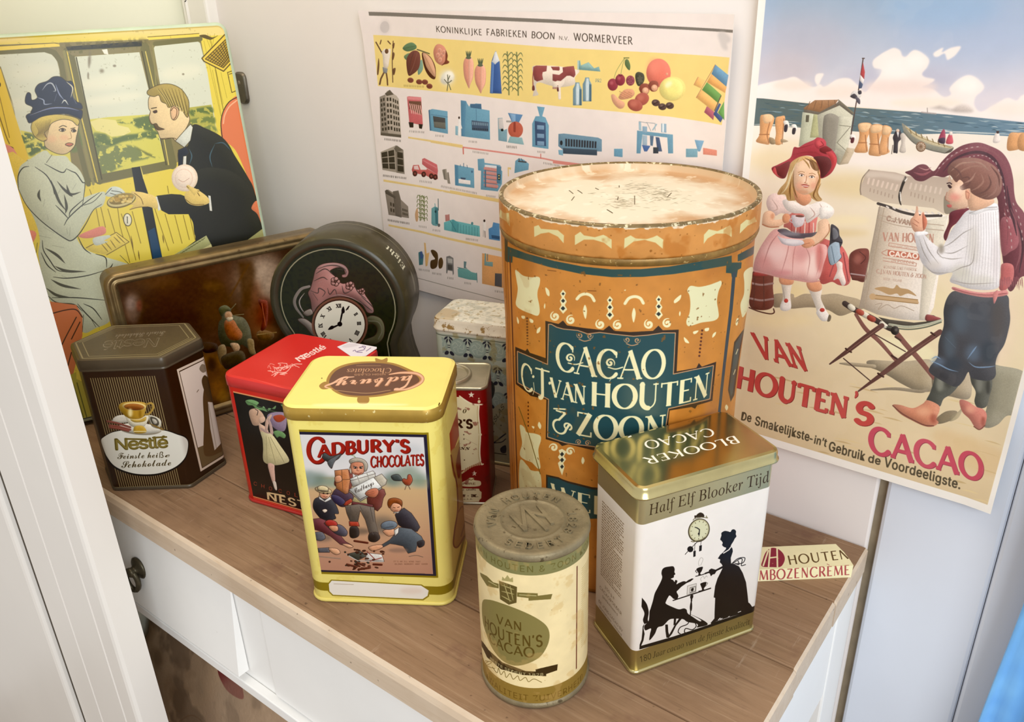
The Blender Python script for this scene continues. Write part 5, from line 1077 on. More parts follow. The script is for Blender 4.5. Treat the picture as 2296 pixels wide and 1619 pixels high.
def paint_darkred(T, f, L, fr):
    CR, DK = '#d9caa2', '#3a2418'
    T.grain(.06, 40, 2); T.on(f['front'], *ZS)
    w = .07-.013
    T.P('180 470 310 470 350 500 420 530 490 545 480 640 498 830 490 1000 505 1100 440 1120 350 1165 180 1200', CR); T.L('300 462 350 498 420 535 520 545', 13, '#e3d6b4', True); T.L('485 555 480 640 498 830 492 1000 506 1105 525 1112', 14, '#e3d6b4', True); T.L('472 560 470 640 486 830 480 1000 492 1090', 5, '#a8905c', True)
    T.E(498, 830, 15, 14, '#d9caa2'); T.E(486, 515, 14, 16, '#d9caa2'); T.E(484, 485, 7, 7, '#d9caa2'); T.L('500 1110 420 1130 350 1175 300 1210', 18, '#cbb88a', True)
    for i in range(9): T.L([(350+18*i, 1180-8*i), (362+18*i, 1150-8*i)], 5, '#7a2a20')
    def star(x, y, r): T.P([(x + (r if k % 2 == 0 else r*.42)*sin(pi*k/5), y - (r if k % 2 == 0 else r*.42)*cos(pi*k/5)) for k in range(10)], '#e0d3bc')
    star(412, 450, 32); star(440, 1200, 28)
    T.text(serif('o', 'bi'), '330 624 366 624 330 566', '#4a3a24', 'math'); T.word("ER'S", '190 760 422 768 190 682', DK, (.24, .08, .12, .04, 1.0)); T.text(serif('less', 'bi'), '230 970 398 974 230 934', DK, 'math')
    for x, y in ((340, 830), (342, 872), (346, 1072)): T.E(x, y, 5, 6, DK)
    T.L('340 860 470 930', 2, '#a39470', True)
    T.S('378 1255 400 1240 440 1245 440 1262 500 1275 488 1320 350 1325 300 1300 350 1270', CR, n=3); T.L('380 1250 410 1262 440 1248', 6, '#7a5a30', True); T.text('PURE', '330 1308 452 1308 330 1288', '#55301f', 'mono')
    T.P('260 1335 488 1340 495 1360 515 1375 512 1440 495 1455 490 1475 260 1478', CR); T.L('260 1338 488 1343 494 1362 513 1377 510 1438 492 1455 488 1473 260 1476', 5, '#7a2a20')
    T.text('8 OZ GRAMS', '270 1366 455 1362 270 1350', DK, 'mono'); T.text('COMPANY \u00b7 INC.', '230 1426 474 1424 230 1402', DK, 'mono', bold=1); T.text('U.S.A.', '340 1452 425 1450 340 1440', DK, 'mono')
    wash(T, 20, 6, .68, 8, .5, '#5c0f10'); T.spots(14, '#d0a890', .0001, .0003, 3)
def paint_bar(T, front, top, h):
    class Join:
        def inv(s, P):
            a = top.inv(P); return np.stack([a[..., 0], a[..., 1] + h], -1)
    BR, RD = '#5f4728', '#8c3040'
    T.grain(.03, 70, 3); T.on(front, *ZR)
    T.word('FRAMBOZENCR\u00c8ME', '28 600 862 548 28 528', '#a85252', (.17, .08, 0, .10, 1.0))
    T.on(Join(), *ZR)
    T.S('222 486 228 440 250 385 285 354 330 356 370 385 388 425 380 462 355 490 300 492', RD, n=6); T.L('283 340 270 500', 12, '#efe6bb'); T.L('332 345 335 500', 12, '#efe6bb'); T.L('277 425 334 418', 10, '#efe6bb'); T.L('232 480 268 372', 12, '#efe6bb')
    T.word('HOUTEN', '416 476 862 430 400 410', BR, (.13, .09, 0, .09, 1.0))
    T.spots(30, '#d6c48c', .0002, .0008, 4, .5)
    T.U('L', [(-.2, h), (.01, h)], .0004, '#c9bb86', alpha=.6)
def paint_boon(T, pl, Lw):
    T.a[..., :3] = srgb('#e8dcd6'); T.on(pl, *ZF)
    YE, BL, BD, GY, RD = '#e9cf86', '#6f9db4', '#4a6a86', '#6f675e', '#c4676a'
    def tx0(px): return T.surf.inv(T.px([px]))[0]
    # header rule, yellow band
    T.P('150 125 2200 212 2200 250 155 166', '#7b746c'); T.Z(*ZG); T.P('0 212 1940 318 1938 348 0 246', '#7b746c')
    T.Z(*ZF); a = T.px([(190, 372), (232, 918)]); T.Z(*ZG); b = T.px([(1902, 612), (1815, 1332)])
    T.Z(0, 0, 1.0); T.P([tuple(a[0]), (1060, 92), (1250, 107), (1500, 120), tuple(b[0]), tuple(b[1]), (1500, 262), (1250, 238), (1060, 213), tuple(a[1])], YE)
    T.Z(*ZF)
    st = (.115, .105, 0, .10, .92)
    T.word('KONINKLIJKE', '842 342 1340 378 838 278', '#4a4038', st); T.word('FABRIEKEN', '1385 378 1822 402 1382 308', '#4a4038', st); T.word('BOON', '1865 405 2118 420 1868 338', '#4a4038', st)
    T.Z(*ZG); T.text('N.V.', '68 424 170 432 68 384', '#6a5f56'); T.word('WORMERVEER', '222 432 848 478 220 352', '#4a4038', st)
    T.Z(*ZF); T.blob(300, 290, 50, 66, '#cfc4c0', .9); T.E(300, 290, 44, 62, '#cbc1bd'); T.P('1680 300 1780 290 1775 420 1690 420', '#d9cdc6', blur=6, alpha=.0)
    T.Z(*ZG); T.S('1762 365 1830 340 1910 400 1900 450 1870 460 1880 530 1820 520 1790 460', '#cfc6c2', n=4, blur=3)
    T.model = (.22, .12, -1, -1)
    # --- band of raw materials
    T.Z(*ZF); BRN = '#6a4a34'
    T.L('215 450 250 520 275 570', 12, BRN, True); T.S('300 520 320 540 345 520 360 540 345 640 330 720 290 720 280 600 270 560', '#e6d8c8', n=3); T.E(318, 548, 18, 26, BRN); T.P('278 715 330 735 320 790 285 780', '#8a8a8c'); T.L('290 780 262 840 250 900', 16, BRN); T.L('316 785 325 850 328 908', 14, BRN); T.L('385 440 375 640 380 880', 9, BRN, True); T.L('330 440 355 470', 12, BRN); T.S('240 620 230 700 225 790 238 790 248 690', BRN, n=3); T.L('265 430 255 470', 10, BRN); T.S('375 480 400 460 390 520', BRN, n=3); T.S('380 740 410 730 400 790 385 800', BRN, n=3); T.S('385 560 400 580 385 640 370 620', BRN, n=3)
    T.S('485 520 520 475 580 455 625 480 632 515 590 540 530 550', '#5e7a58', n=4); T.L('490 520 630 490', 5, '#47603f'); T.S('500 600 560 570 570 640 520 640', '#6b8360', n=3); T.S('650 690 690 640 700 740 650 800', '#7b9a88', n=3)
    T.S('620 540 665 570 672 660 650 740 590 795 545 805 525 700 530 620 570 560', '#6b3c34', n=4); T.L('640 560 600 700 560 790', 6, '#8a5648', True); T.L('600 560 560 690 550 780', 6, '#54302a', True); T.L('640 530 700 550 770 575', 12, '#5f5a3c', True)
    T.S('690 570 730 570 790 620 835 720 832 840 780 830 730 760 700 660', '#5a3020', n=4); T.S('700 570 740 580 795 640 830 740 832 820 790 790 740 720 715 640', '#d9a684', n=4); T.L('720 600 770 700 820 810', 4, '#b07a5a', True)
    T.S('815 540 840 485 880 472 930 500 958 560 960 620 930 680 890 695 840 660 818 600', '#cf8a72', n=4); T.S('945 540 968 590 962 640 985 660 970 680 930 690 900 700 940 650', '#7a3c2c', n=3)
    for x, y in ((880, 540), (860, 590), (905, 590), (885, 640), (925, 560)): T.E(x, y, 20, 26, '#e0a890', 15); T.E(x, y, 12, 17, '#cf8a76', 15)
    for x, y in ((568, 858), (660, 876), (722, 878), (770, 922)): T.E(x, y, 33, 27, '#7d4438', 10); T.L([(x-20, y+2), (x+20, y-2)], 5, '#5a2c24')
    T.blob(960, 830, 80, 75, '#f1ead6', .95); T.S('890 860 930 780 1000 760 1040 820 1000 880 930 900', '#f2ecdc', n=4, blur=3)
    for q in ('960 970 970 880 965 800', '970 890 1010 860', '965 890 930 850', '968 860 990 810', '1000 960 980 900'): T.L(q, 8, '#5a5a44', True)
    for cx, top, bot, w in ((1192, 600, 945, 56), (1320, 680, 998, 62)):
        T.S([(cx-w*.7, top+30), (cx, top), (cx+w*.7, top+30), (cx+w, top+90), (cx+w*.9, (top+bot)/2+50), (cx+w*.35, bot-40), (cx+6, bot), (cx-w*.35, bot-50), (cx-w*.85, (top+bot)/2+40), (cx-w, top+90)], '#dd9a84', n=4); T.S([(cx+4, top+10), (cx+w*.7, top+30), (cx+w*.95, top+95), (cx+w*.8, (top+bot)/2+50), (cx+w*.3, bot-40), (cx+4, bot-20)], '#f0b49c', n=4)
        for dx in (-26, -8, 12, 30): T.L([(cx+dx*.4, top+18), (cx+dx, top-55)], 12, '#4f5a44', taper=(1, .3))
        T.S([(cx-30, top+20), (cx, top-6), (cx+30, top+20), (cx, top+32)], '#5d6650', n=3)
    T.P('1440 660 1475 560 1490 545 1530 660 1552 1000 1424 995', '#3f5c94'); T.P('1440 660 1470 660 1455 1000 1424 995', '#5a7ab0'); T.P('1455 640 1475 560 1492 548 1528 650 1502 668 1480 690 1460 668 1442 660', '#dfe0e2')
    for x, a, b in ((1620, 555, 1010), (1720, 560, 1015)):
        T.L([(x-10, a), (x+5, (a+b)/2), (x+10, b)], 15, '#8a8a58', True)
        for k in range(7):
            y = a+60*k; T.L([(x, y+50), (x-35, y+20), (x-62, y+60)], 10, '#6c7048', True, taper=(.8, .1)); T.L([(x, y+40), (x+35, y+5), (x+60, y+48)], 10, '#757a50', True, taper=(.8, .1))
    def cap(x, y, n, w=100, tilt=.07, col='#8d847c'):
        r_ = random.Random(int(x*7+y)); k = 0; xx = x
        while xx < x+w: T.L([(xx, y+(xx-x)*tilt-8), (xx+r_.uniform(-2, 2), y+(xx-x)*tilt+10)], 6, col, alpha=.75); xx += r_.uniform(12, 19)
    cap(500, 915, 8, 210, .05, '#a8924e'); cap(300, 1485, 12, 180, .12, '#4a443c'); cap(560, 1402, 11, 160, .07); cap(840, 1448, 6, 90); cap(1200, 1510, 6, 90); cap(1605, 1560, 8, 110)
    # cow
    COW = '#8f4a48'; CW = '#ecdccb'
    T.S('1890 705 2040 700 2190 712 2330 740 2380 760 2330 830 2330 900 2190 930 2060 910 1960 880 1920 900 1925 960 1945 1010 1900 1025 1885 1020 1900 940 1880 930 1895 860 1885 780', CW, n=3)
    T.P('1890 715 1920 700 2035 702 2030 760 1990 770 1985 800 1995 850 1930 870 1900 850 1888 780', COW); T.P('2075 712 2165 712 2172 745 2100 750', COW); T.L('1895 720 1885 830 1888 930', 9, COW, True); T.S('1880 920 1900 915 1905 960 1880 965', '#6b3a38', n=3)
    T.Z(*ZG); T.P('0 712 75 720 70 755 0 748', COW); T.P('105 720 150 712 225 705 240 770 242 800 225 828 185 808 150 810 90 865 50 860 30 870 0 860 0 790 70 800 110 770', COW); T.P('0 870 80 870 140 820 120 900 60 960 0 930', CW); T.L('70 930 75 1050', 30, CW); T.L('50 930 55 970', 14, '#5a3430'); T.P('0 930 60 930 58 950 0 950', '#b08878')
    T.Z(*ZF); T.L('2150 920 2155 970', 14, '#6b3a38'); T.L('2110 920 2180 930', 10, CW)
    T.Z(*ZG); T.P('262 655 290 645 300 700 380 665 440 730 490 712 505 765 280 745', '#7fa6a6'); T.L('270 650 270 740', 14, '#b9cfcc'); T.P('300 700 380 668 430 735 300 725', '#93b5b0')
    for x, y, h in ((262, 880, 245), (365, 828, 255)): T.P([(x-20, y), (x+22, y), (x+26, y+30), (x+46, y+70), (x+46, y+h), (x-46, y+h), (x-46, y+70), (x-26, y+30)], '#7d98a4'); T.P([(x-8, y+10), (x+14, y+10), (x+20, y+70), (x+16, y+h-4), (x-14, y+h-4), (x-16, y+70)], '#c9d6da'); T.P([(x+24, y+70), (x+46, y+75), (x+46, y+h), (x+26, y+h)], '#4f6b7c')
    T.text('PR2', '455 880 515 880 455 842', '#7a8a84')
    T.L('645 850 680 750 760 622', 4, '#7a8a4a', True); T.L('720 800 740 700 765 622', 4, '#7a8a4a', True); T.L('755 620 808 620', 9, '#5f6a3c'); T.S('770 640 800 640 822 700 815 750 790 735 765 690', '#5d7048', n=4)
    for x, y, r, c in ((636, 905, 55, '#8f3a44'), (715, 855, 52, '#8a3540'), (822, 862, 46, '#8f4650')): T.E(x, y, r, r*1.18, c); T.blob(x-12, y-18, r*.35, r*.35, '#b8646a', .8)
    T.L('700 795 716 812 735 800', 7, '#5a2028', True)
    for k in range(40): a = k*.7; T.E(822+30*cos(a)*(k/40), 862+44*sin(a)*(k/40), 8, 8, '#a85a62' if k % 2 else '#7a3640')
    T.S('875 800 905 770 960 790 972 850 945 905 905 920 880 870', '#454436', n=3)
    for k in range(14): a = k*1.1; T.E(922+30*cos(a)*(k/14), 850+45*sin(a)*(k/14), 11, 11, '#5d5a48')
    T.E(1122, 780, 130, 152, '#df7a68'); T.blob(1080, 720, 70, 80, '#e88c78', .8); T.E(1212, 792, 12, 14, '#e8a888'); T.E(1270, 950, 142, 130, '#ecd583', -10); T.E(1262, 952, 122, 118, '#efe08c', -10); T.blob(1228, 902, 44, 28, '#f4ecc0', .9, -40)
    for x, y, r in ((972, 950, 58), (1068, 920, 56)): T.S([(x-r, y), (x-r*.5, y-r*.9), (x+r*.6, y-r*.9), (x+r*.95, y-r*.2), (x+r*.6, y+r*.9), (x-r*.4, y+r)], '#8a4a3c', n=4); T.E(x+10, y+20, r*.6, r*.62, '#dca584'); T.blob(x+10, y+10, r*.3, r*.3, '#ecc0a4', .8)
    T.S('700 1030 760 960 840 955 868 1000 830 1045 740 1065 705 1055', '#d69a78', n=4); T.S('618 1020 650 1010 700 1060 760 1100 750 1150 700 1160 640 1100', '#dba282', n=4)
    for k in range(30): T.E(710+130*((k*37) % 30)/30, 980+70*((k*17) % 30)/30, 5, 5, '#b57a5a')
    for x, y, rx, ry, ro in ((945, 1060, 78, 66, -30), (872, 1125, 82, 62, 20)): T.E(x, y, rx, ry, '#a8594c', ro); T.blob(x-15, y-15, rx*.5, ry*.5, '#c07464', .8)
    for x, y in ((1092, 1100), (1162, 1142), (1242, 1130)): T.E(x, y, 44, 36, '#54403a', 10); T.L([(x-24, y+14), (x+24, y-12)], 7, '#241a18'); T.blob(x-8, y-12, 16, 10, '#84706a', .7)
    T.P('1545 822 1620 860 1575 945 1500 910', '#efba74'); T.L('1545 825 1500 908', 6, '#d08a60')
    T.P('1735 690 1890 800 1865 930 1690 790', '#6f98b8'); T.P('1690 790 1870 925 1850 990 1640 880', '#efb06c'); T.P('1640 880 1805 1010 1770 1110 1585 965', '#6d9a54'); T.P('1585 960 1770 1100 1720 1195 1525 1045', '#efb872'); T.L('1735 690 1525 1045', 5, '#b56a50'); T.L('1805 1020 1730 1180', 9, '#5d4a40')
    T.P('1640 1135 1730 1200 1715 1282 1610 1200', '#b06070'); T.P('1780 1100 1805 1110 1760 1200 1830 1255 1800 1305 1715 1220', '#4a5c8a'); T.P('1840 1080 1845 1280 1770 1200', '#6fa35c')
    T.model = (.10, .15, -1, -1)
    # --- rows of factories and machines
    def win(q, nx, ny, c='#3c362e', m=.2):
        q = pts(q); 
        for i in range(nx):
            for j in range(ny):
                def b(u, v): return tuple(q[0]*(1-u)*(1-v) + q[1]*u*(1-v) + q[2]*u*v + q[3]*(1-u)*v)
                u0, u1, v0, v1 = (i+m)/nx, (i+1-m)/nx, (j+m)/ny, (j+1-m)/ny; T.P([b(u0, v0), b(u1, v0), b(u1, v1), b(u0, v1)], c)
    T.Z(*ZF)
    T.P('248 1035 310 1005 320 975 350 960 378 995 420 1025 445 1060 470 1460 255 1440', '#b3a698'); T.P('248 1035 305 1010 335 1440 255 1440', '#8f8478'); win('312 1030 370 1030 385 1400 325 1400', 2, 6); win('375 1035 440 1070 465 1420 390 1410', 3, 6); win('252 1050 300 1030 325 1400 265 1410', 2, 7); T.P('255 1415 470 1440 470 1470 255 1445', '#5d554a'); T.P('300 1000 350 960 390 1010 320 1025', '#5f564a')
    T.P('530 1035 550 1030 680 1040 700 1330 680 1375 660 1370 655 1330 600 1320 590 1365 560 1360 545 1200', RD); T.P('530 1035 680 1042 685 1075 540 1065', '#d98a8c'); T.P('550 1080 680 1085 690 1230 556 1165', '#6b4a3c')
    for k in range(6): T.L([(560+22*k, 1110+4*k), (582+22*k, 1210+4*k)], 11, '#dfa9a0')
    T.P('548 1305 600 1310 600 1362 560 1362', '#2e2622'); T.P('655 1325 700 1330 690 1378 662 1372', '#2e2622')
    T.P('760 1180 800 1165 965 1190 970 1430 775 1395', BL); T.P('760 1180 772 1170 790 1395 775 1397', BD); T.P('808 1240 940 1262 945 1380 822 1362', '#4a4a4a'); T.P('815 1300 942 1312 944 1375 824 1358', '#6b6a62'); T.L('790 1225 965 1250', 6, '#567a92')
    T.P('1108 1072 1165 1080 1180 1110 1200 1140 1215 1110 1245 1118 1270 1105 1330 1110 1335 1165 1420 1180 1425 1492 1115 1455', BL); T.P('1108 1072 1165 1080 1150 1455 1115 1455', '#5a86a2'); T.P('1210 1110 1330 1110 1332 1165 1215 1150', BD); T.P('1225 1285 1410 1305 1408 1405 1230 1390', '#4a5a6e'); win('1228 1290 1408 1308 1406 1355 1230 1345', 9, 1, '#7f98a8'); win('1228 1360 1408 1370 1406 1402 1230 1390', 9, 1, '#2f3640'); T.L('1275 1165 1278 1290', 4, '#4a6a86')
    T.P('1050 1345 1085 1350 1085 1450 1050 1440', '#8fb3c0'); T.L('1095 1270 1090 1450', 26, '#efe9e4'); T.E(1090, 1258, 9, 14, '#3a2c26'); T.L('1095 1290 1118 1370', 10, '#efe9e4')
    T.P('1510 1260 1560 1258 1570 1390 1610 1375 1608 1515 1515 1500', '#7fa0ac'); T.P('1515 1265 1560 1262 1575 1370 1520 1380', '#c9c2be'); T.E(1556, 1388, 14, 14, '#22201e'); T.P('1600 1285 1700 1290 1700 1310 1600 1305', '#a8a29c'); T.P('1618 1205 1778 1225 1735 1310 1660 1300', '#5f86ae'); T.P('1640 1215 1700 1220 1700 1305 1665 1298', '#86a8c8'); T.E(1700, 1385, 80, 88, '#b8604e'); T.L('1690 1310 1690 1400', 24, '#8f4238'); T.P('1640 1455 1770 1470 1790 1545 1615 1520', '#8fb0b4')
    T.P('1930 1135 2012 1145 1985 1240 2020 1255 2055 1340 2050 1590 1878 1565 1878 1320 1915 1240 1958 1240', BL); T.P('1905 1290 2020 1310 2025 1560 1912 1550', '#3f5270')
    for y in (1350, 1440, 1520): T.P([(1930, y-15), (2005, y-10), (2005, y+35), (1930, y+30)], '#7d9ab4')
    # process lines
    T.P('545 1460 1130 1548 1130 1570 545 1478', '#e3c687'); T.L('1132 1570 1136 1640', 10, '#cf7a70'); 
    T.Z(*ZH); T.P('690 -10 1040 45 1040 60 690 0', '#e3c687'); T.P('1035 42 1300 75 1600 115 1900 160 2190 222 2190 236 1900 176 1600 132 1300 92 1035 58', '#d98e84'); T.L('1040 50 1042 120', 12, '#cf7a70'); T.L('1872 120 1872 165', 9, '#cf7a70'); cap(1145, 95, 10, 165, .14); cap(1510, 45, 7, 110); cap(1840, 95, 6, 80); cap(1905, 215, 10, 160, .18)
    T.Z(*ZG); T.P('62 1430 120 1425 480 1470 520 1490 520 1619 110 1600 60 1560', '#6f8ea0'); win('130 1460 470 1495 465 1600 130 1580', 12, 1, '#33363c', .16); T.E(92, 1525, 14, 26, '#2a2c30'); T.P('110 1580 470 1600 470 1660 110 1640', '#3f4c58'); T.P('60 1600 110 1600 110 1660 65 1650', '#7fa8bc')
    T.P('650 1590 740 1590 740 1680 650 1670', BL)
    T.P('893 1395 1275 1440 1278 1640 1225 1640 1215 1470 950 1440 930 1640 888 1640', '#6f9ab2'); T.P('910 1300 935 1300 940 1395 912 1390', '#9fb8c4'); T.L('915 1300 1000 1315 1040 1400', 5, '#8a949c'); T.L('990 1310 1085 1320 1085 1395', 5, '#8a949c'); T.P('950 1350 1000 1355 1000 1420 950 1412', '#8fa9bc'); T.P('1150 1320 1205 1325 1205 1420 1150 1415', '#8fa9bc'); T.P('1160 1320 1180 1322 1180 1415 1160 1414', '#dfe6ea'); T.L('1100 1330 1060 1390', 14, '#9fb8c4'); T.P('950 1445 1000 1450 1000 1555 950 1550', '#9fb2c0'); T.P('1030 1450 1070 1455 1060 1560 1035 1555', '#5a7088'); T.P('945 1550 1035 1560 1000 1619 970 1619', '#4f6a9c'); T.P('1090 1465 1130 1470 1160 1619 1110 1619', '#4a5a78'); T.P('1065 1575 1120 1575 1120 1640 1065 1640', '#3a4048')
    T.P('1508 1495 1610 1505 1568 1619 1545 1619', '#7fa6c4'); T.P('1415 1590 1540 1590 1540 1680 1415 1680', '#7ba3b4'); T.P('1600 1580 1760 1600 1760 1660 1600 1650', '#d98e7c')
    T.Z(*ZH)
    # second row
    def plantb(q1, q2): pass
    T.P('158 100 310 35 395 75 415 335 178 290', '#a89c8e'); T.P('310 35 320 30 400 80 415 335 328 320', '#8b8074'); win('162 105 305 70 320 290 178 275', 2, 3, '#3a342c', .07); win('162 105 305 70 320 290 178 275', 8, 3, '#8f8478', .44); win('328 90 398 105 412 320 335 310', 1, 3, '#3a342c', .08); T.P('300 60 330 30 400 80 320 100', '#6b6256'); cap(190, 350, 14, 240, .12, '#3c362e')
    T.P('600 175 625 165 760 235 770 300 765 340 650 270 600 230', RD); T.L('610 190 755 270', 10, '#d98a8c'); T.P('505 240 565 238 585 290 650 290 650 275 765 340 770 390 700 380 640 350 500 320 490 290', '#c0625e'); T.P('510 250 555 245 570 290 515 285', '#e0c4c0')
    for x, y in ((525, 330), (618, 338), (700, 358), (742, 368)): T.E(x, y, 25, 30, '#4a2a26'); T.E(x, y, 10, 12, '#8a4a44')
    cap(580, 410, 9, 130, .12); T.P('815 290 860 280 870 400 835 390', '#8d8478'); T.P('855 320 885 315 905 440 875 435', '#a0968a'); T.L('835 285 845 395', 5, '#5a544c'); T.L('880 320 890 435', 5, '#5a544c'); cap(810, 465, 20, 380, .2)
    T.P('948 235 1155 275 1160 485 955 455', BL); T.P('948 235 985 242 990 460 955 455', '#5a86a2'); T.P('990 385 1118 405 1118 448 992 432', '#ece4e0'); T.P('1010 370 1070 378 1060 395 1020 390', '#3f5068'); T.L('1045 220 1045 260', 6, BD); T.L('1010 235 1008 255', 5, BD); T.L('1080 240 1085 270', 5, BD); T.E(1135, 310, 10, 12, BD)
    T.P('1195 175 1265 170 1270 215 1440 240 1445 290 1460 305 1455 440 1410 520 1228 500 1232 300 1200 295', BL); T.P('1270 235 1440 250 1440 300 1270 280', '#dcdde0')
    for k in range(5): T.L([(1275, 275+44*k), (1400, 292+44*k)], 34, '#c9908a'); T.L([(1275, 292+44*k), (1400, 310+44*k)], 6, '#9c5f5c')
    T.P('1400 245 1450 255 1440 440 1400 430', '#567f98'); T.P('1270 290 1285 290 1285 480 1270 475', '#4a6a80'); T.E(1424, 355, 8, 14, '#e0d8a0'); T.E(1424, 380, 8, 14, '#e0d8a0'); T.P('1410 335 1440 340 1438 400 1410 396', '#2f3a40'); T.E(1424, 352, 7, 8, '#e6dc9c'); T.E(1424, 380, 7, 8, '#e6dc9c')
    T.P('1518 262 1555 265 1552 290 1530 280 1530 360 1520 360', '#e3c687'); T.P('1600 195 1640 165 1690 180 1745 225 1740 290 1690 300 1590 325', BL); T.P('1630 190 1720 200 1720 215 1630 205', '#4a4a4c'); T.L('1640 170 1645 200', 8, '#4a4a4c'); T.L('1665 170 1680 200', 6, '#4a4a4c')
    T.P('190 392 600 460 900 520 1430 620 1430 640 900 540 600 480 190 415', '#e3c687', tex=(.2, 20, 3)); cap(1290, 565, 7, 100, .14)
    # third row
    T.P('205 515 240 500 340 560 370 600 455 680 465 805 245 770', '#8d8175'); T.P('290 520 350 510 375 600 385 800 320 780', '#6e645a'); T.P('205 515 225 500 320 575 320 600 215 545', '#5a5148'); win('255 620 310 640 315 760 262 745', 2, 2, '#4a4238'); win('390 690 450 710 455 790 395 775', 4, 2, '#4a4238'); cap(240, 825, 13, 230, .16, '#3c362e')
    for x, a, b in ((585, 560, 830), (630, 570, 835)):
        T.L([(x-6, a), (x, b)], 9, '#6f7448', True)
        for k in range(6): T.L([(x, a+20+45*k), (x-24, a+45*k), (x-36, a+30+45*k)], 7, '#7a7f54', True); T.L([(x, a+20+45*k), (x+22, a+4+45*k), (x+32, a+34+45*k)], 7, '#7a7f54', True)
    T.S('530 760 548 700 560 720 565 800 555 840 538 830', '#c9a07a', n=3); T.P('705 700 740 680 770 690 775 880 760 890 720 880 705 860', '#6fa0a4'); T.P('740 690 775 700 778 870 750 870', '#4a7880'); T.L('775 600 778 720', 8, '#5a6a6c'); T.L('740 650 745 690', 7, '#6fa0a4'); T.E(748, 735, 10, 14, '#2c4448'); T.E(785, 880, 14, 18, '#6b6a68'); cap(575, 890, 6, 80, .14); cap(725, 930, 5, 70, .14)
    T.P('838 850 925 820 960 835 1215 890 1220 1005 1000 965 840 930', '#6fb0b4'); T.P('925 820 940 820 1000 860 990 960 920 940', '#5a9aa0')
    for k in range(8): T.L([(985+30*k, 865+6*k), (985+30*k, 960+6*k)], 4, '#4a8288')
    T.L('905 830 965 940', 5, '#3f7078'); T.P('850 770 895 765 895 830 855 840', '#b8807a'); T.L('892 765 895 830', 6, '#a05f5a'); T.E(1137, 862, 12, 16, '#5a8a90'); T.L('1265 840 1268 940', 34, '#ece6e2'); T.E(1266, 834, 11, 14, '#3a2c26'); T.L('1258 940 1255 1000', 10, '#c9c2bc'); T.L('1272 945 1275 1010', 8, '#8a8480'); T.P('1310 920 1350 900 1360 850 1425 865 1430 1050 1315 1030', '#5c8fc0'); T.P('1340 985 1430 1000 1430 1035 1345 1020', '#3a5a80'); cap(1075, 1025, 8, 130, .14)
    T.P('245 870 600 940 900 1015 1430 1130 1430 1152 900 1038 600 962 245 890', '#e3c687', tex=(.2, 20, 5))
    # fourth row
    T.P('568 1170 600 1155 625 1200 615 1300 575 1305', '#4f7a80'); T.P('585 1165 610 1160 618 1230 590 1240', '#4a6090'); T.P('628 1065 645 1070 655 1180 685 1170 665 1310 645 1320', '#e0b478'); T.S('700 1150 735 1145 775 1190 770 1310 730 1345 698 1330 700 1260 745 1240 720 1200', '#54402a', n=2); T.S('790 1240 815 1225 832 1270 820 1330 790 1340 780 1290', '#5d472e', n=3); T.P('865 1215 900 1205 940 1230 945 1395 935 1415 930 1370 880 1360 875 1395 865 1390', '#7d7a78'); T.P('875 1230 930 1240 930 1290 880 1280', '#b8b4ae'); T.P('880 1295 930 1305 930 1360 882 1350', '#55534f')
    T.P('985 1350 1000 1335 1090 1350 1130 1380 1190 1395 1192 1470 1100 1460 990 1430', '#6fa3a0'); T.P('1050 1265 1078 1270 1070 1330 1090 1345 1050 1340', '#6a8488'); T.L('985 1330 1050 1345', 7, '#5a7a7c'); T.L('1185 1390 1190 1490', 6, '#5a7a7c'); cap(575, 1350, 8, 110, .14); cap(720, 1390, 7, 95, .14); cap(880, 1440, 5, 65, .14); cap(1060, 1495, 5, 70, .14)
    T.P('1242 1180 1640 1260 1640 1590 1242 1505', '#e6ac74'); T.P('1270 1180 1285 1185 1285 1270 1355 1275 1355 1325 1265 1310', '#7fa0a0'); T.L('1300 1190 1300 1260', 7, '#55707c'); T.P('1378 1395 1450 1400 1450 1545 1375 1530', '#5d5a5c'); T.P('1500 1420 1570 1430 1570 1560 1500 1550', '#5d5a5c'); cap(1380, 1585, 7, 90, .14)
    T.model = None
    T.on(pl, *ZH); zb = T.uvp(700, 1478)[1]; ua = T.uvp(240, 1380)[0]; T.U('R', ua, zb-.0006, Lw-.008, zb, '#8f877c')
    for px_ in ((900, 520), (900, 1026)):
        q = T.uvp(*px_); T.U('R', q[0], q[1]-.0012, Lw-.012, q[1]+.0012, '#e3c687')
    q = T.uvp(2100, 215); T.U('R', q[0]-.01, q[1]-.0014, Lw-.06, q[1]+.0014, '#d98e84')
    for x, z, w, h, c in ((.215, .205, .022, .024, BL), (.255, .200, .030, .020, '#6fb0b4'), (.305, .202, .020, .026, BL), (.345, .200, .024, .016, '#c9908a'), (.205, .150, .030, .018, '#6fb0b4'), (.255, .150, .024, .022, BL), (.300, .150, .036, .016, '#5c8fc0'), (.350, .150, .018, .024, '#8d8175')):
        T.U('R', x, z, x+w, z+h, c); T.U('R', x+w*.15, z+h*.2, x+w*.7, z+h*.6, '#4a6a86'); T.U('R', x+w*.3, z+h, x+w*.6, z+h*1.25, c)
    T.grain(.015, 30, 5)
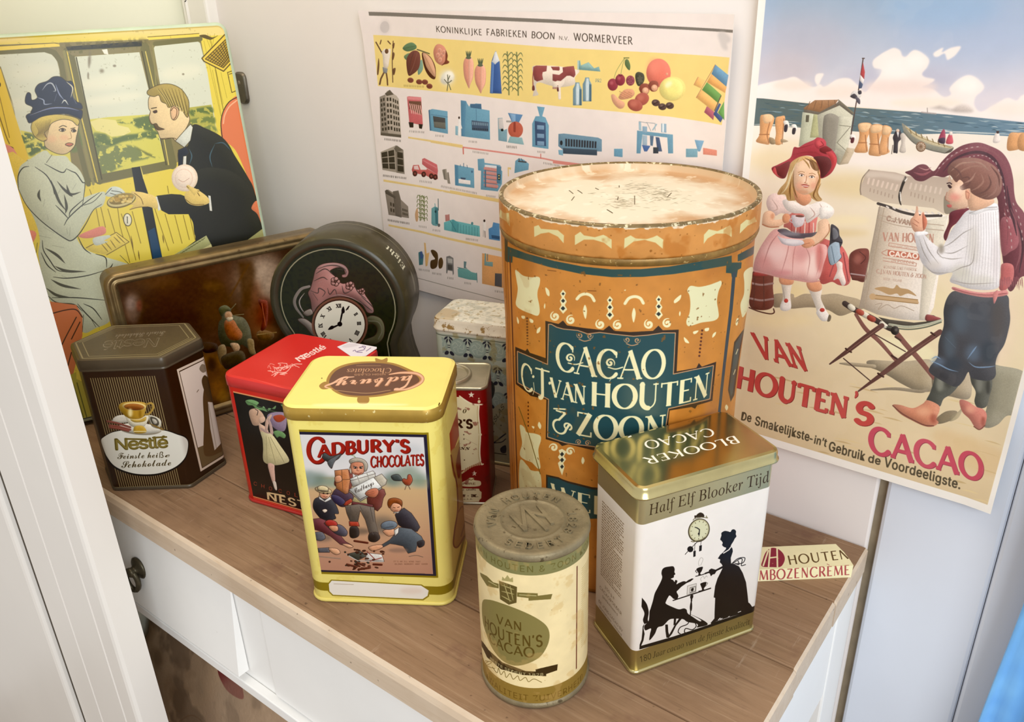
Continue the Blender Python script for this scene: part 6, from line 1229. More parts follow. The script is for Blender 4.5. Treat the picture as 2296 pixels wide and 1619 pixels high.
def paint_sack(T):
    T.grain(.10, 60, 3); wash(T, 90, 2, .5, 3, .5, '#7d6348'); wash(T, 60, 5, .55, 4, .4, '#5f4f40')
    T.surf = UV()
    T.S([(.165, .235), (.185, .222), (.215, .226), (.20, .245), (.18, .248)], '#8a4440', n=5); T.S([(.10, .29), (.13, .28), (.15, .30), (.12, .31)], '#7a4038', n=5); T.S([(.15, .12), (.30, .10), (.42, .16), (.40, .25), (.26, .27), (.17, .22)], '#d3b79c', n=5, alpha=.45, blur=10)
    for i in range(1): T.L([(.20+.05*i, .170), (.206+.05*i, .19), (.214+.05*i, .170), (.222+.05*i, .19)], .004, '#5f3f30', alpha=.7)
    for i in range(12): T.L([(.10+.03*i, .15+.008*i), (.13+.03*i, .17), (.17+.03*i, .165+.01*(i % 3))], .0012, '#8a6a50', True, alpha=.5)
def paint_beach(T, pl, Lw):
    SAND, INK = '#e8d8ba', '#3b3230'
    T.on(pl, *ZK)
    def uv(x, y): return T.uvp(x, y)
    # paper margin, then the picture
    pic = [(232, -400), (232, 0), (122, 790), (92, 1010), (40, 1400)]
    T.Z(*ZK); PL = T.px([(232, 0), (120, 800), (50, 1300)]); T.Z(*ZM); PB = T.px([(2012, 1522), (2180, 960), (2290, 560)]); BL = T.px([(-120, 820), (30, 862), (600, 1030), (1200, 1230)])
    T.Z(0, 0, 1.0)
    u0 = float(np.mean(pl.inv(PL)[:2, 0])); qb = pl.inv(PB); u1 = float(qb[0, 0]); z0 = float(qb[0, 1]); 
    T.U('R', u0, z0, u1, T.y1, SAND)
    zb = T.Z(*ZK) and None
    clip = np.zeros((T.h, T.w), np.float32); clip[max(0, int((z0-T.y0)*T.ppm)):, int((u0-T.x0)*T.ppm):int((u1-T.x0)*T.ppm)] = 1; T.clip = clip
    # sky
    T.P('100 -700 4200 -700 4200 1180 2500 1010 1460 900 940 860 120 790', '#94a7bd', to=(1200, -100, 1150, 820, '#d9cfd4'))
    T.blob(1900, 250, 700, 330, '#a3b3cf', .5); T.blob(500, 80, 420, 220, '#a4afbf', .6); T.blob(500, 330, 400, 200, '#b9b3bd', .6); T.blob(1600, 60, 500, 160, '#93aecb', .6); T.blob(350, 560, 300, 140, '#c5b9bd', .7); T.blob(1300, 620, 500, 100, '#b9b6c6', .6)
    CL = '#f0e3dc'
    for q in ('130 700 250 660 350 640 430 620 490 650 540 690 600 700 640 680 680 700 780 640 870 630 920 660 960 700 1010 740 1100 640 1130 600 1140 560 1080 545 1072 490 1130 440 1180 410 1240 385 1290 405 1310 450 1340 455 1380 415 1415 402 1470 425 1525 480 1510 540 1470 590 1490 620 1570 640 1520 680 1470 700 1560 720 1640 780 1700 760 1690 710 1760 640 1840 605 1910 630 1965 690 1955 730 1900 780 1890 850 1940 900 2040 850 2150 790 2230 810 2300 760 2600 740 3000 780 3400 800 3400 1110 2500 1005 1460 905 940 862 120 792',
              '1560 430 1600 400 1640 385 1630 420 1700 385 1780 375 1740 440 1700 470 1670 480 1650 430 1600 455 1570 455', '612 600 670 595 650 640 625 690 600 650'):
        T.S(q, CL, n=4, blur=2)
    for x, y, rx, ry, c in ((1250, 560, 130, 90, '#f5ece6'), (1420, 500, 80, 60, '#f5ece6'), (1830, 690, 90, 60, '#f6eee6'), (1300, 700, 300, 60, '#ead5cc'), (800, 740, 200, 50, '#ecd9cd'), (1500, 830, 300, 40, '#eedfce'), (2200, 880, 200, 50, '#eedfd2'), (420, 690, 160, 40, '#ead8cc')): T.blob(x, y, rx, ry, c, .8)
    # sea
    T.P('100 785 500 830 940 868 1460 905 1700 925 2500 1010 3600 1130 3600 1240 2500 1120 1760 1075 1300 1085 900 1060 450 1030 80 1010', '#5a6766', to=(600, 900, 2300, 1000, '#6b8496'))
    r_ = random.Random(3)
    for _ in range(150):
        x = r_.uniform(90, 2350); t = r_.uniform(.02, 1); y = 790+x*.088+t*(205-x*.05); l = r_.uniform(40, 150)
        T.L([(x, y), (x+l*.5, y+r_.uniform(-6, 6)+l*.04), (x+l, y+l*.08)], r_.uniform(4, 11), r_.choice(['#3f4f58', '#48606e', '#8fa3aa', '#7e95a2', '#c9cfcc', '#55707f']), True, taper=(.05, .05), alpha=.75)
    for q in ('1480 1050 1650 1060 1900 1070 2300 1090', '960 1030 1100 1040 1300 1060', '100 1000 300 1010 480 1025'): T.L(q, 12, '#d9d8d0', True, taper=(.1, .1), alpha=.8)
    # sand
    T.P('80 1008 450 1028 900 1058 1300 1085 1760 1075 2500 1118 3600 1238 3600 4200 -700 4200', '#ece0d2', to=(1200, 1060, 1100, 2300, '#e3d1b0'))
    T.Z(*ZM); T.P('-700 -300 2600 100 2600 2000 -700 2000', '#e4d4b2', alpha=.6, to=(900, 0, 700, 1200, '#bfa47c')); T.Z(*ZK)
    for x, y, rx, ry, c, a in ((1100, 1290, 500, 60, '#f0e4dc', .9), (1900, 1300, 500, 90, '#efdfd2', .8), (300, 1300, 250, 120, '#e3cda4', .7), (500, 1180, 300, 50, '#ead8bc', .7), (900, 1500, 300, 100, '#dcc596', .7)): T.blob(x, y, rx, ry, c, a, 4)
    T.Z(*ZL)
    for x, y, rx, ry, c, a in ((850, 700, 200, 40, '#ecdcb8', .9), (800, 800, 250, 30, '#d3ba84', .5), (300, 1500, 300, 60, '#ead6a8', .8), (2000, 1500, 200, 400, '#e8cdb8', .7), (400, 1280, 150, 80, '#e6d2a0', .8), (1600, 1350, 160, 100, '#e3d3ac', .7)): T.blob(x, y, rx, ry, c, a)
    T.Z(*ZM)
    for _ in range(60):
        x, y = r_.uniform(0, 2000), 0; y = r_.uniform(500, 1500); l = r_.uniform(60, 240); T.L([(x, y), (x+l*.5, y+l*.1), (x+l, y+l*.24)], r_.uniform(5, 16), r_.choice(['#b79a68', '#d3bb88', '#a98c5c', '#ddc894']), True, taper=(.1, .1), alpha=.5)
    T.S('1100 200 1500 270 1560 400 1300 360 1150 300', '#e9e0b8', n=4, blur=8, alpha=.8); T.S('1640 940 2180 1150 2000 1300 1600 1100', '#cfb083', n=4, blur=14, alpha=.6)
    T.Z(*ZK)
    T.model = (.26, .22, -1, -1)
    # ship, hut, flag
    T.L('1465 905 1580 916', 12, '#b0a5a0'); T.L('1510 870 1512 905', 6, '#a89a94'); T.S('1515 870 1560 865 1620 850 1700 880 1760 850 1830 850 1880 900 1760 905 1700 895 1620 880', '#c4b5ac', n=4, blur=4, alpha=.8)
    T.P('500 905 620 920 720 880 800 850 910 930 860 1245 640 1240 470 1180', '#b9b7a2'); T.P('500 905 640 925 640 1190 470 1180', '#c2c2aa'); T.P('590 920 640 925 645 1110 560 1110', '#b3b187'); T.P('620 925 800 845 910 930 862 1250 640 1240', '#c3beaa')
    T.P('510 870 600 808 790 804 770 835 640 905 510 890', '#9a7050'); T.P('510 880 640 905 780 830 800 808 915 905 905 930 800 850 625 925 510 905', '#6f6558'); T.L('790 806 915 915', 9, '#8a8068')
    for k in range(5): T.L([(560+50*k, 820-3*k), (530+60*k, 885-6*k)], 5, '#7f5a40')
    T.S('662 1110 670 960 690 925 740 915 790 940 798 970 770 1200 690 1240', '#8d867a', n=4); T.P('798 935 905 945 862 1250 765 1200', '#cdc8b4'); T.L('798 1010 890 1020 780 1150 870 1230', 5, '#8a8470'); T.P('528 928 555 928 550 985 525 985', '#5f5a4a'); T.P('770 1240 862 1250 800 1330 780 1320', '#a09a88'); T.P('860 1190 930 1200 870 1320 800 1330', '#bda98c', alpha=.8)
    T.L('992 470 955 720 915 950 888 1120', 9, '#54423c'); T.L('985 470 1002 470', 8, '#54423c'); T.P('990 500 1006 580 1000 640 968 600', '#b04a4c'); T.P('968 600 1000 640 990 680 965 650', '#e6dcd8'); T.P('960 645 990 680 980 710 955 715', '#47506a'); T.S('885 775 910 735 950 730 975 740 972 780 930 800 895 785', '#d9d2cc', n=3); T.S('888 775 920 755 945 780 930 795 900 788', '#3f3a40', n=3); T.S('950 735 975 730 978 755 955 760', '#3a363e', n=3); T.S('930 780 965 800 965 840 940 820', '#55505a', n=3)
    # beach chairs
    for q in ('160 945 185 925 240 922 270 950 265 990 235 1080 235 1160 190 1162 130 1140 155 1080', '285 950 320 938 358 940 350 1020 335 1090 325 1165 275 1158 285 1080 278 1000', '950 1010 980 990 1040 990 1062 1010 1050 1060 1020 1130 1030 1220 970 1232 920 1220 950 1150 962 1080', '1045 1020 1090 1000 1150 1010 1150 1060 1120 1150 1140 1250 1060 1254 1035 1235 1048 1160 1040 1080', '1150 1015 1200 1015 1225 1045 1200 1110 1185 1180 1205 1225 1140 1250 1120 1200 1140 1100', '2170 1080 2240 1070 2300 1080 2290 1180 2200 1215 2150 1200', '2260 1080 2420 1080 2420 1200 2250 1210'):
        T.S(q, '#d9a070', n=4)
    for q in ('185 930 240 925 262 950 240 990 190 990', '960 1000 1040 995 1050 1020 1020 1060 970 1060', '1060 1015 1140 1012 1135 1060 1060 1070', '1160 1020 1215 1030 1200 1080 1150 1080'): T.S(q, '#e9bf94', n=4)
    for q in ('235 990 215 1080 228 1150', '350 960 335 1160', '1010 1090 1020 1215', '1110 1080 1125 1240', '1195 1110 1190 1220', '155 1085 230 1085', '955 1150 1020 1150', '1045 1160 1120 1165'): T.L(q, 10, '#a9714a', True, alpha=.8)
    T.S('230 1110 270 1120 280 1160 240 1160', '#9a8468', n=3); T.S('330 1120 385 1140 330 1150', '#9a8468', n=3, alpha=.8)
    # tiny bathers
    for x, y, h, c1, c2 in ((365, 980, 80, '#e8e0d8', '#3a343c'), (430, 1010, 70, '#efe8e0', '#3a3438'), (905, 1090, 60, '#efe6e0', '#5a3034')): T.S([(x-20, y), (x+15, y-5), (x+28, y+h*.5), (x, y+h*.6)], c1, n=3); T.S([(x-10, y+h*.4), (x+15, y+h*.35), (x+8, y+h), (x-14, y+h)], c2, n=3)
    T.S('1245 1075 1262 1045 1285 1042 1300 1075 1298 1120 1275 1150 1270 1230 1250 1232 1235 1225 1240 1150 1232 1110', '#3a3438', n=3); T.E(1272, 1052, 14, 14, '#e0c4b0'); T.P('1262 1065 1282 1065 1275 1110', '#efe8e4'); T.S('1292 1090 1315 1070 1335 1095 1330 1150 1335 1225 1285 1222 1300 1150', '#c9bcb0', n=3); T.L('1232 1170 1222 1240', 5, '#54423c')
    T.S('1610 1090 1640 1040 1655 1070 1650 1150 1600 1140', '#9c4a5c', n=3); T.S('1600 1120 1650 1110 1648 1158 1602 1148', '#4a3a48', n=3); T.S('1675 1100 1700 1065 1712 1100 1715 1155 1660 1155', '#c25a64', n=3); T.E(1700, 1075, 14, 16, '#e6d6cc'); T.S('2050 1090 2080 1060 2095 1140 2040 1150', '#e6d9d0', n=3); T.S('2065 1060 2085 1055 2085 1075 2068 1075', '#4a3a38', n=3)
    # rowing boat
    T.S('1305 995 1335 1010 1400 1060 1480 1100 1580 1150 1720 1185 1660 1235 1560 1215 1450 1185 1380 1130 1330 1080', '#9a9686', n=4); T.S('1330 1010 1420 1070 1560 1140 1715 1188 1680 1195 1540 1165 1400 1100', '#dccaa4', n=4); T.L('1318 1060 1400 1150 1520 1205 1650 1235', 7, '#6b675c', True); T.L('1340 1030 1460 1110 1700 1190', 6, '#b59a6a', True)
    for k in range(7): T.L([(1370+45*k, 1040+20*k), (1380+45*k, 1075+18*k)], 7, '#8a7450')
    T.E(1458, 1182, 40, 42, '#8a6a50'); T.E(1458, 1182, 31, 33, '#cdb6a0')
    for k in range(6): a = pi*k/6; T.L([(1458-36*cos(a), 1182-38*sin(a)), (1458+36*cos(a), 1182+38*sin(a))], 5, '#8a6a50')
    T.S('1650 1235 1720 1190 1700 1225', '#5d554a', n=3)
    # ------- girl
    T.Z(*ZL); SK, SK2 = '#ecc4a4', '#d79a78'; PKD, PKL = '#e3b4ac', '#f0d4cc'
    T.S('270 1295 420 1290 440 1320 520 1290 640 1300 760 1290 850 1310 960 1340 1010 1400 900 1440 800 1470 700 1420 560 1400 420 1410 330 1400 270 1390', '#a5947a', n=4)
    T.S('100 1120 150 1105 260 1120 265 1240 270 1380 200 1420 90 1400 75 1300', '#6d3d33', n=4); 
    for y in (1205, 1330): T.L([(80, y-5), (170, y+12), (265, y)], 16, '#a08078', True)
    T.S('105 1125 140 1105 180 1115 220 1108 260 1130 200 1145 120 1145', '#a44a44', n=3); T.L('75 1400 150 1430 240 1450 275 1440 270 1410', 10, '#5a3a2e', True); T.L('120 1160 110 1390', 6, '#553028'); T.L('190 1150 195 1400', 6, '#553028')
    T.S('320 1155 425 1165 415 1230 405 1300 412 1390 385 1420 335 1420 322 1385 345 1320 335 1230', '#e0d5c6', n=4); T.S('320 1150 425 1165 418 1215 330 1210', SK2, n=4); T.S('325 1390 345 1345 380 1330 408 1360 408 1410 370 1428 330 1420', '#e8e0d8', n=4); T.E(371, 1345, 17, 17, '#b8453e'); T.L('345 1240 360 1330', 6, '#b3a592')
    T.S('540 1190 640 1195 658 1260 650 1330 690 1420 720 1480 700 1508 660 1510 625 1470 608 1400 570 1300 545 1240', '#e3d8ca', n=4); T.S('540 1190 640 1190 655 1255 600 1275 548 1250', SK2, n=4); T.S('612 1440 640 1410 680 1415 715 1470 705 1505 660 1510 630 1480', '#eae2da', n=4); T.E(660, 1422, 20, 16, '#b8453e'); T.S('715 1460 732 1475 722 1510 700 1512', '#6f6454', n=3)
    T.S('640 870 720 860 780 880 830 920 870 1000 885 1100 885 1190 850 1225 790 1220 740 1195 640 1190', '#c4605c', n=4); T.S('770 1030 820 1040 825 1100 850 1200 820 1225 790 1170 750 1180 780 1100', '#ecd9d0', n=4); T.L('700 900 760 1000 720 1150', 10, '#a24448', True); T.L('830 960 850 1080 870 1190', 10, '#9c4044', True)
    T.S('190 870 260 780 330 770 460 830 620 880 690 900 700 960 670 1060 640 1160 600 1190 540 1195 480 1180 400 1175 320 1155 240 1140 180 1120 110 1105 118 1020 150 940', '#dfaaa4', n=5)
    for x, y, rx, ry, c, a in ((300, 960, 110, 90, '#f0d2cc', .9), (420, 1080, 120, 60, '#edc6c0', .8), (200, 1050, 60, 70, '#cf9490', .7), (580, 1060, 60, 110, '#f2d8d0', .9), (500, 960, 60, 60, '#d39c9a', .8), (330, 1120, 90, 24, '#cf8f90', .7), (640, 1000, 30, 120, '#c4706c', .8)): T.blob(x, y, rx, ry, c, a)
    for q in ('320 790 240 900 180 1080', '400 830 380 960 330 1130', '520 900 560 1000 540 1150', '640 900 650 1000 610 1150', '460 850 430 980 420 1150'): T.L(q, 9, '#c38480', True, taper=(.1, .1), alpha=.7)
    T.L('110 1105 200 1125 320 1155 450 1178 560 1195 640 1185', 10, '#d59a94', True)
    T.S('735 730 790 765 800 820 825 870 800 940 815 1000 730 1060 705 960 720 880 725 800', '#3c3a40', n=4); T.S('720 900 790 870 805 960 810 1000 735 1060 705 960', '#9db0c0', n=4); T.S('745 760 780 780 790 830 750 850', '#6d6e74', n=3); T.L('740 860 820 880', 8, '#24222a'); T.L('735 910 760 1040', 8, '#6f8496')
    T.S('400 620 470 560 560 580 620 650 615 720 600 800 520 830 440 800 380 760 350 740', '#cf7c74', n=4)
    for k in range(6): T.L([(420+34*k, 690+6*k), (410+36*k, 800+3*k)], 8, '#f0dcd2' if k % 2 else '#a9484a')
    T.S('300 780 360 765 440 800 560 800 640 790 600 830 480 845 380 830', '#4d4a54', n=4, alpha=.9); T.blob(400, 805, 90, 18, '#8a8890', .8)
    T.S('210 560 230 500 290 480 370 510 400 540 430 600 400 650 330 640 280 660 230 620', '#ecd2ca', n=4); T.S('340 540 400 530 470 560 560 570 640 545 700 560 750 600 755 640 720 680 660 690 620 670 540 720 510 650 430 640 370 610', '#f0e6de', n=4)
    for q in ('560 590 600 650 540 700', '640 560 660 620 610 680', '700 580 700 640 640 690', '430 600 500 640', '250 520 300 600 250 630'): T.L(q, 9, '#d9b8ac', True, taper=(.1, .1))
    T.S('640 600 690 590 740 610 745 640 700 660 650 680', '#f6efe8', n=3)
    T.S('175 720 190 640 240 620 280 650 270 690 320 690 350 680 370 650 400 660 395 710 350 730 300 755 230 755 185 740', SK, n=4); T.S('340 670 360 645 395 650 402 700 370 720 345 710', SK2, n=3); T.L('180 730 240 752 310 750', 8, '#b5785a', True); T.blob(260, 665, 16, 26, '#cf9070', .7)
    T.S('625 720 660 690 700 690 720 730 715 790 680 840 620 880 560 920 510 915 490 880 520 840 580 830 620 790', SK, n=4); T.S('490 880 530 850 580 850 600 890 540 920 505 912', SK2, n=3); T.L('500 895 560 880', 4, '#a8694c'); T.L('715 730 715 790 660 860 590 905', 8, '#c08460', True)
    T.S('412 665 440 655 515 662 518 700 500 740 450 755 425 730', '#d6cdd0', n=4); T.E(480, 664, 36, 9, '#7a5048', 4); T.L('412 680 400 700 425 720', 7, '#c9bec2', True); T.S('300 820 340 840 430 850 500 860 510 890 430 905 350 890 320 860', '#d3ced2', n=4); T.blob(420, 870, 60, 14, '#eae6e6', .8)
    # head
    HR = '#d2a870'
    T.S('420 210 500 180 580 190 640 240 650 350 640 420 620 480 660 530 620 545 560 510 540 500 470 490 460 530 420 540 380 535 360 490 300 490 320 440 370 380 390 290', HR, n=5)
    T.S('430 440 500 480 560 490 570 540 520 580 470 560 440 520', SK2, n=4)
    T.S('440 250 520 210 600 230 635 320 630 400 590 460 530 490 480 480 440 440 420 370 425 300', SK, n=5)
    for x, y, rx, ry, c, a in ((480, 420, 34, 30, '#e0a088', .7), (590, 420, 26, 30, '#dc9880', .6), (530, 380, 24, 30, '#f4d8c0', .8), (520, 270, 60, 30, '#f0d0b0', .7), (500, 470, 50, 16, '#cf9474', .6), (620, 400, 14, 60, '#cc9270', .6)): T.blob(x, y, rx, ry, c, a)
    T.S('472 332 492 324 512 334 500 344 480 344', '#f4ece4', n=3); T.S('555 345 578 338 598 350 585 358 562 356', '#f4ece4', n=3); T.E(494, 335, 8, 8, '#5a463c'); T.E(576, 348, 8, 8, '#5a463c'); T.L('470 330 490 322 515 332', 5, '#8a5c44', True); T.L('552 344 578 336 600 350', 5, '#8a5c44', True); T.L('466 312 492 304 518 312', 5, '#b5865c', True); T.L('555 322 582 318 606 330', 5, '#b5865c', True)
    T.L('535 340 528 385 518 395 540 400', 5, '#c08060', True); T.S('497 414 525 410 550 420 543 434 518 434', '#c4685c', n=3); T.L('503 420 545 424', 6, '#f4ece4'); T.L('490 412 525 408 556 420', 4, '#8a3a34', True)
    for q, c in (('500 190 440 250 400 340 370 440 320 490', '#e8c890'), ('470 200 420 290 410 380 390 480 380 530', '#b58a54'), ('450 230 410 330 380 420 340 480', '#f0d8a8'), ('430 300 425 400 440 470 460 520', '#8a6238'), ('410 380 400 450 405 530', '#7a5430'), ('500 200 540 240 560 280', '#b58a54'), ('520 195 580 230 600 290', '#7f5a38'), ('560 200 620 250 632 320', '#8a6038'), ('480 200 470 260', '#e8c890'), ('640 350 610 440 590 500 620 540', '#8a6038'), ('650 400 620 470 650 530', '#b58a54'), ('340 440 320 490', '#8a6238'), ('620 300 640 350 630 420', '#a97a48')): T.L(q, 13, c, True, taper=(.2, .2))
    T.S('555 215 600 230 630 270 620 300 580 280', '#7a5434', n=3, alpha=.8)
    # hat
    T.S('250 280 300 250 380 210 410 180 430 110 470 110 520 80 590 50 620 30 660 40 690 90 740 130 775 180 775 240 730 320 650 360 640 300 590 190 500 180 420 220 390 270 370 340 340 362 290 340', '#a83a44', n=5)
    T.S('255 285 320 255 400 225 370 340 340 360 295 338', '#6b2a2c', n=4); T.S('590 190 660 180 720 200 735 260 700 320 655 355 645 300 620 230', '#5d2a2c', n=4); T.S('280 270 300 330 340 358 320 350 285 335 258 300', '#c44a4c', n=3)
    T.E(645, 80, 48, 46, '#b8444e'); T.blob(640, 75, 26, 24, '#d86468', .8); T.L('650 60 670 90 640 105', 6, '#8f2a30', True); T.S('640 120 690 100 740 130 700 150 720 170 650 150', '#7a2a2e', n=3); T.S('690 150 740 150 775 200 765 260 720 320 740 250 720 190', '#c2464a', n=4)
    for q in ('430 120 500 110 600 80', '420 170 520 150 600 150 660 180', '440 115 430 175'): T.L(q, 10, '#932a30', True, taper=(.1, .1), alpha=.8)
    # ball
    T.S('880 980 920 940 980 925 1035 940 1030 1050 1005 1190 930 1180 885 1140 875 1060', '#6d3a34', n=4); T.blob(950, 1010, 36, 40, '#a0665c', .8); T.blob(990, 960, 30, 20, '#8a5048', .8); T.L('890 1130 1000 1145', 12, '#a58a88'); T.P('890 1150 1005 1160 1000 1195 900 1180', '#5d322c'); T.L('960 950 1010 1000 970 1050', 5, '#4a2422', True)
    # --- giant tins
    TN, TN2 = '#c9b7a2', '#e0d3c4'
    T.P('1115 590 1300 600 1500 640 1680 660 1640 880 1560 1400 1500 1510 1300 1500 1100 1460 960 1400 1030 1100', TN, to=(1050, 1000, 1450, 1060, '#e9ded2')); T.P('1500 700 1670 660 1640 880 1500 1510 1440 1500', '#d3c9b4', alpha=.7)
    T.L('1130 570 1110 660 960 1400', 8, '#a89684'); T.L('1160 600 1000 1410', 6, '#b9a48c'); 
    T.model = None
    T.text('C.J.VAN H', '1178 700 1420 752 1186 660', '#a08474', 'sans', bold=1); T.L('1110 650 1300 700 1640 740', 6, '#b09c8a', True); T.L('1100 690 1300 745 1640 780', 6, '#b09c8a', True)
    T.word('VAN HOUTEN', '1146 866 1560 880 1150 795', '#b98d7c', (.22, .1, .06, .04, .85)); T.text('ZUIVERE OPLOSBARE', '1205 916 1460 940 1208 895', '#c09a88', 'sans'); T.L('1200 880 1440 920 1440 945 1195 905 1200 880', 5, '#b98d7c')
    T.P('1190 935 1450 970 1440 1020 1185 985', '#b9705c'); T.text('CACAO', '1200 985 1430 1008 1203 945', '#f0e2d4', 'sans', bold=1); T.L('1185 935 1140 960 1180 985', 6, '#b98d7c', True); T.L('1150 1000 1420 1045 1415 1070 1150 1025', 5, '#b98d7c'); T.text('IN POEDER', '1215 1032 1400 1056 1218 1008', '#b98d7c', 'sans'); T.text('KONINKLIJKE FABRIEK', '1155 1085 1420 1108 1158 1062', '#b09080', 'sans')
    T.word('C.J.VAN HOUTEN & ZOON', '1095 1125 1500 1170 1098 1092', '#b39080', (.17, .08, .05, .04, .8)); T.text('WEESP - HOLLAND', '1150 1180 1300 1198 1152 1160', '#b09080', 'sans')
    T.S('1080 1250 1150 1235 1230 1250 1260 1220 1290 1245 1360 1260 1420 1310 1350 1290 1290 1310 1260 1290 1200 1300 1130 1270', '#b3936c', n=4); T.P('1060 1300 1430 1340 1440 1370 1050 1330', '#c2a27c'); T.L('1060 1300 1430 1340', 6, '#94744c'); T.L('1050 1330 1430 1372', 6, '#94744c'); T.E(1065, 1315, 26, 26, '#c2a27c'); T.L('1085 1380 1140 1370 1110 1420 1180 1380 1240 1410 1300 1390 1400 1430', 5, '#a89684', True)
    T.L('1110 562 1200 590 1300 630 1450 660 1620 660', 22, '#4a4340', True); 
    for k in range(9): T.L([(1180+52*k, 585+9*k-(k*k*.3)), (1196+52*k, 596+9*k-(k*k*.3))], 12, '#d8cdc4')
    T.P('1040 288 1250 310 1350 340 1700 350 1760 600 1640 645 1560 600 1290 570 1080 545 970 490 965 440 1000 350', '#b8a596', to=(1150, 320, 1120, 560, '#c9b9a6')); T.L('1040 290 985 360 968 440 972 490', 9, '#8c7c6e', True); T.S('1340 360 1310 440 1290 520 1300 575 1285 560 1275 500 1295 420 1325 345', '#38332f', n=4); T.S('1640 560 1650 500 1690 540 1760 600 1700 640 1650 640', '#8d8272', n=4)
    T.L('1330 380 1345 360', 10, '#e6ded4'); T.L('1290 470 1295 540', 8, '#e6ded4'); T.S('1050 300 1250 320 1330 345 1300 380 1150 350 1020 350', '#d3c3b4', n=4, alpha=.8, blur=4)
    for x in range(7): T.L([(1040+38*x, 360+9*x), (1030+37*x, 400+9*x)], 16, '#d9c4b4', alpha=.9); T.L([(1050+30*x, 440+9*x), (1046+30*x, 465+9*x)], 9, '#a89484', alpha=.8)
    for x in range(7): T.L([(1380+40*x, 400+7*x), (1370+40*x, 440+7*x)], 16, '#d3c0b0', alpha=.9); T.L([(1380+30*x, 470+9*x), (1376+30*x, 500+9*x)], 9, '#a89484', alpha=.8)
    T.model = (.4, .2, -1, -1)
    # stool
    T.L('840 1370 900 1410 980 1450 1080 1500 1180 1560 1250 1590', 44, '#3a2c28', True); 
    for q, c in (('885 1395 905 1410', '#d9d0bc'), ('990 1455 1020 1472', '#d6ccb8'), ('950 1435 975 1448', '#a04a3c'), ('1040 1485 1070 1500', '#9a4438'), ('1140 1535 1165 1550', '#dad2c0')): T.L(q, 46, c)
    T.P('1110 1480 1200 1500 1400 1525 1500 1515 1510 1460 1560 1465 1620 1500 1500 1540 1300 1560 1180 1540', '#4b443a'); T.L('1200 1540 1350 1560 1500 1540 1620 1505', 20, '#c9c8ac', True); T.L('1180 1560 1350 1580 1500 1560 1620 1520', 10, '#5c6450', True); T.S('1500 1460 1560 1470 1620 1495 1500 1510', '#8c4a48', n=3)
    T.Z(*ZM); WD, WD2 = '#6b3a30', '#8c5044'
    T.S('1040 390 1300 400 1500 380 1540 400 1560 450 1560 620 1440 640 1300 580 1200 520 1100 470 1030 440', '#a7977c', n=4); T.L('800 415 920 425 1080 440', 30, '#a7977c', True, taper=(.3, 1)); T.L('1050 630 1250 620 1440 640 1500 630', 26, '#9c8c72', True, taper=(.3, 1)); T.S('1560 420 1700 400 1850 450 1870 600 1840 700 1700 680 1560 640', '#ab9b82', n=4)
    T.L('930 20 1010 140 1120 240 1250 390', 34, WD2, True, taper=(.8, .7)); T.L('1140 110 1000 210 870 310 720 420', 40, '#5a332c', True, taper=(1, .3)); T.L('1240 150 1340 270 1440 380 1560 530', 42, WD2, True, taper=(1, .8)); T.L('1610 160 1480 250 1340 350 1130 510 950 640', 44, '#61362e', True, taper=(1, .3)); T.L('1080 180 1330 320', 9, '#4a2c24'); T.L('830 375 1050 560', 9, '#4a2c24'); T.E(1245, 150, 34, 36, '#2f2a28'); T.blob(1255, 145, 12, 12, '#6f6a64', .9)
    for x, y in ((870, 310), (1130, 510), (1560, 180), (1240, 365), (1270, 215)): T.L([(x-22, y-14), (x+22, y+14)], 15, '#3f2620')
    T.L('1120 130 980 230 860 320', 6, '#a06a58', True, alpha=.8); T.L('1580 190 1460 270 1330 360', 6, '#9c6654', True, alpha=.8)
    T.model = (.28, .22, -1, -1)
    # ------- boy
    T.S('1980 420 2100 430 2290 470 2290 600 2240 800 2150 830 2080 900 1990 930 1900 880 1960 840 1990 760 2000 600', '#9a9480', n=4); T.S('1580 860 1660 800 1750 800 1700 870 1600 900', '#82745c', n=4); T.S('1800 760 1760 800 1700 840 1690 880 1760 850', '#9c8f72', n=3, alpha=.7)
    NV = '#48484c'
    T.S('1580 480 1680 470 1780 500 1760 590 1700 660 1640 700 1610 760 1560 740 1500 720 1530 650 1560 560', '#55564f', n=4); T.blob(1610, 580, 30, 60, '#8a8a7e', .8); T.blob(1680, 560, 30, 50, '#3b3c38', .8); T.S('1865 460 2000 480 2035 570 2010 680 1985 760 1920 770 1890 720 1900 640 1862 560', '#5a5a52', n=4); T.blob(1930, 580, 30, 70, '#85847a', .7); T.blob(2000, 600, 18, 60, '#3c3c38', .8)
    T.S('1228 752 1290 750 1390 775 1470 740 1510 710 1600 750 1605 800 1580 860 1600 890 1550 922 1480 915 1380 870 1290 820', '#c88468', n=4); T.blob(1480, 800, 60, 40, '#e0a888', .8); T.blob(1560, 860, 30, 40, '#9a5444', .8); T.L('1228 755 1300 815 1400 870 1490 910 1560 915', 9, '#7a4436', True); T.S('1770 710 1830 715 1900 760 1960 780 1990 830 1970 920 1930 945 1890 920 1850 860 1790 800', '#c4796a', n=4); T.blob(1860, 780, 40, 30, '#dca088', .8); T.L('1885 920 1930 945 1975 910', 8, '#7a4436', True); T.blob(1960, 880, 18, 40, '#8f4c40', .7)
    T.Z(*ZL)
    T.S('1720 1270 1800 1280 2000 1310 2150 1300 2170 1400 2178 1500 2160 1600 2130 1700 2080 1780 2060 1850 2060 1950 2000 1990 1870 1970 1840 1920 1800 1990 1740 2040 1640 2000 1530 1930 1530 1880 1590 1800 1600 1680 1640 1550 1640 1420 1670 1320', NV, n=5)
    T.Z(*ZM)
